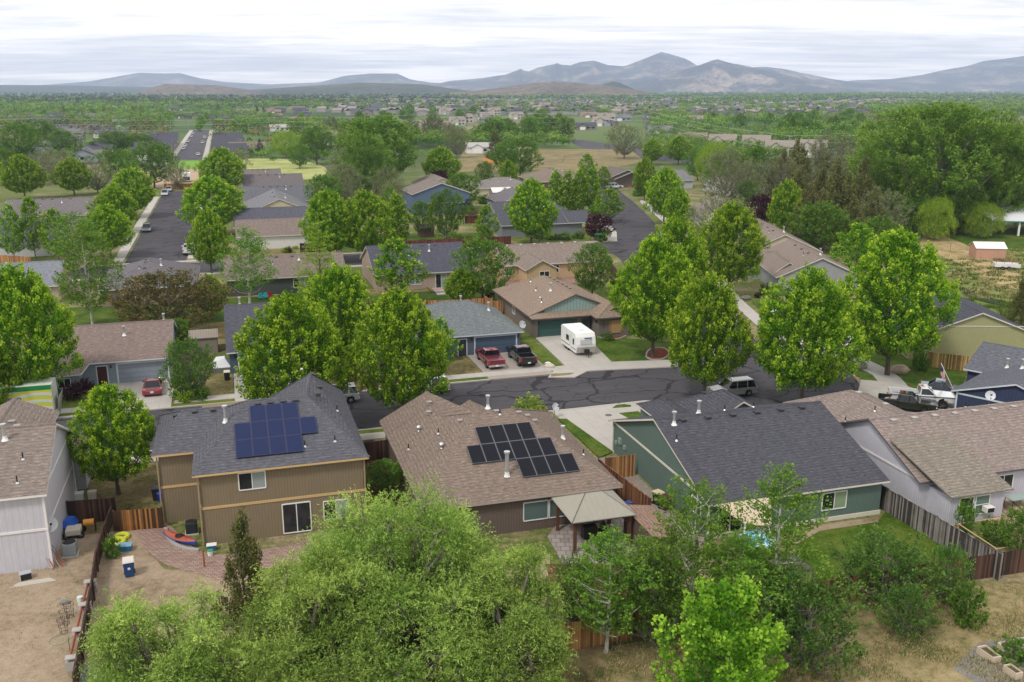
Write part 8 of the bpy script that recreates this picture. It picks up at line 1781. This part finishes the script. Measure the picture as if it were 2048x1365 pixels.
canopy(260, 31, (262, 330), (-60, 560), 1, M_FARG, 'treetops', 'green bushes among the far left terraces', (3, 7), 120, .6, dens=-.2, hole=[(340, 430, 240, 400)])
canopy(500, 29, (262, 310), (1540, 2200), 1, M_FARG, 'treetops', 'green treetops left and right of the giant cottonwood', (7, 12), 110, .9, dens=-.8)
canopy(2200, 24, (208, 268), (1300, 2200), 1, M_FARG, 'treetops', 'green treetops between the roofs on the right', (6, 11), 60, 1.15, dens=-.2)
canopy(420, 25, (222, 256), (300, 1000), 1, M_FARG, 'treetops', 'green treetops between the roofs in the centre', (6, 10), 60, 1.1, dens=-.1)
canopy(500, 33, (200, 300), (-60, 1000), 1, M_FARB, 'budding_treetops', 'brownish budding trees scattered through the middle distance', (6, 11), 60, .9, dens=-.2, hole=[(340, 430, 240, 400), (0, 250, 205, 222)])
canopy(700, 34, (195, 270), (900, 2150), 1, M_FARB, 'budding_treetops', 'brownish budding trees through the right plain', (6, 11), 50, 1.2, dens=-.1)
canopy(300, 35, (205, 280), (-60, 900), 1, M_FARD, 'conifers', 'dark conifers standing among the far houses', (9, 15), 70, .8, dens=-.1, hole=[(340, 430, 240, 400)])
# roofs too small and many to count on the horizon plain
b = MB(); rng_ = random.Random(12)
for k in range(1500):
    px, py = rng_.uniform(0, 2100), rng_.uniform(188, 232)
    if (px < 640 and rng_.random() < .55) or (py > 214 and not 640 < px < 1750): continue
    x, y = W(px, py); w_, d_, hz = rng_.uniform(9, 16), rng_.uniform(8, 12), rng_.uniform(3, 5.5); a = rng_.uniform(0, 3.1); c_, s__ = cos(a), sin(a); mi = rng_.choice((0, 0, 0, 1, 1)); f = lambda i, j, z: (x + i * c_ - j * s__, y + i * s__ + j * c_, z)
    for (i, j) in ((0, 0),):
        q = [f(-w_ / 2, -d_ / 2, 0), f(w_ / 2, -d_ / 2, 0), f(w_ / 2, d_ / 2, 0), f(-w_ / 2, d_ / 2, 0)]; b.prism(q, (0, 0, hz), 2)
    b.poly([f(-w_ / 2 - .4, -d_ / 2 - .4, hz), f(w_ / 2 + .4, -d_ / 2 - .4, hz), f(w_ / 2 + .4, 0, hz + 2.6), f(-w_ / 2 - .4, 0, hz + 2.6)], mi); b.poly([f(w_ / 2 + .4, d_ / 2 + .4, hz), f(-w_ / 2 - .4, d_ / 2 + .4, hz), f(-w_ / 2 - .4, 0, hz + 2.6), f(w_ / 2 + .4, 0, hz + 2.6)], mi)
tag(b.build('distant_roofs', [paint((80, 82, 92), .8), paint((140, 130, 124), .8), paint((150, 146, 140), .7)]), 'tiny roofs scattered through the hazy plain', 'houses', kind='stuff')
# ------------------------------------------------------------------ air
hz = MB(); hz.box(-16000, 16000, -2000, 17500, -1, 560)
ho = hz.build('haze', [bpy.data.materials.new('haze')]); hm = ho.data.materials[0]; hm.use_nodes = True; ht = hm.node_tree; ht.nodes.clear()
pv = nd(ht, 'ShaderNodeVolumePrincipled'); pv.inputs['Color'].default_value = (.60, .71, .98, 1); pv.inputs['Density'].default_value = .00009; pv.inputs['Anisotropy'].default_value = 0
om = nd(ht, 'ShaderNodeOutputMaterial'); ht.links.new(pv.outputs[0], om.inputs['Volume']); tag(ho, kind='stuff')
print('far houses', nfar)
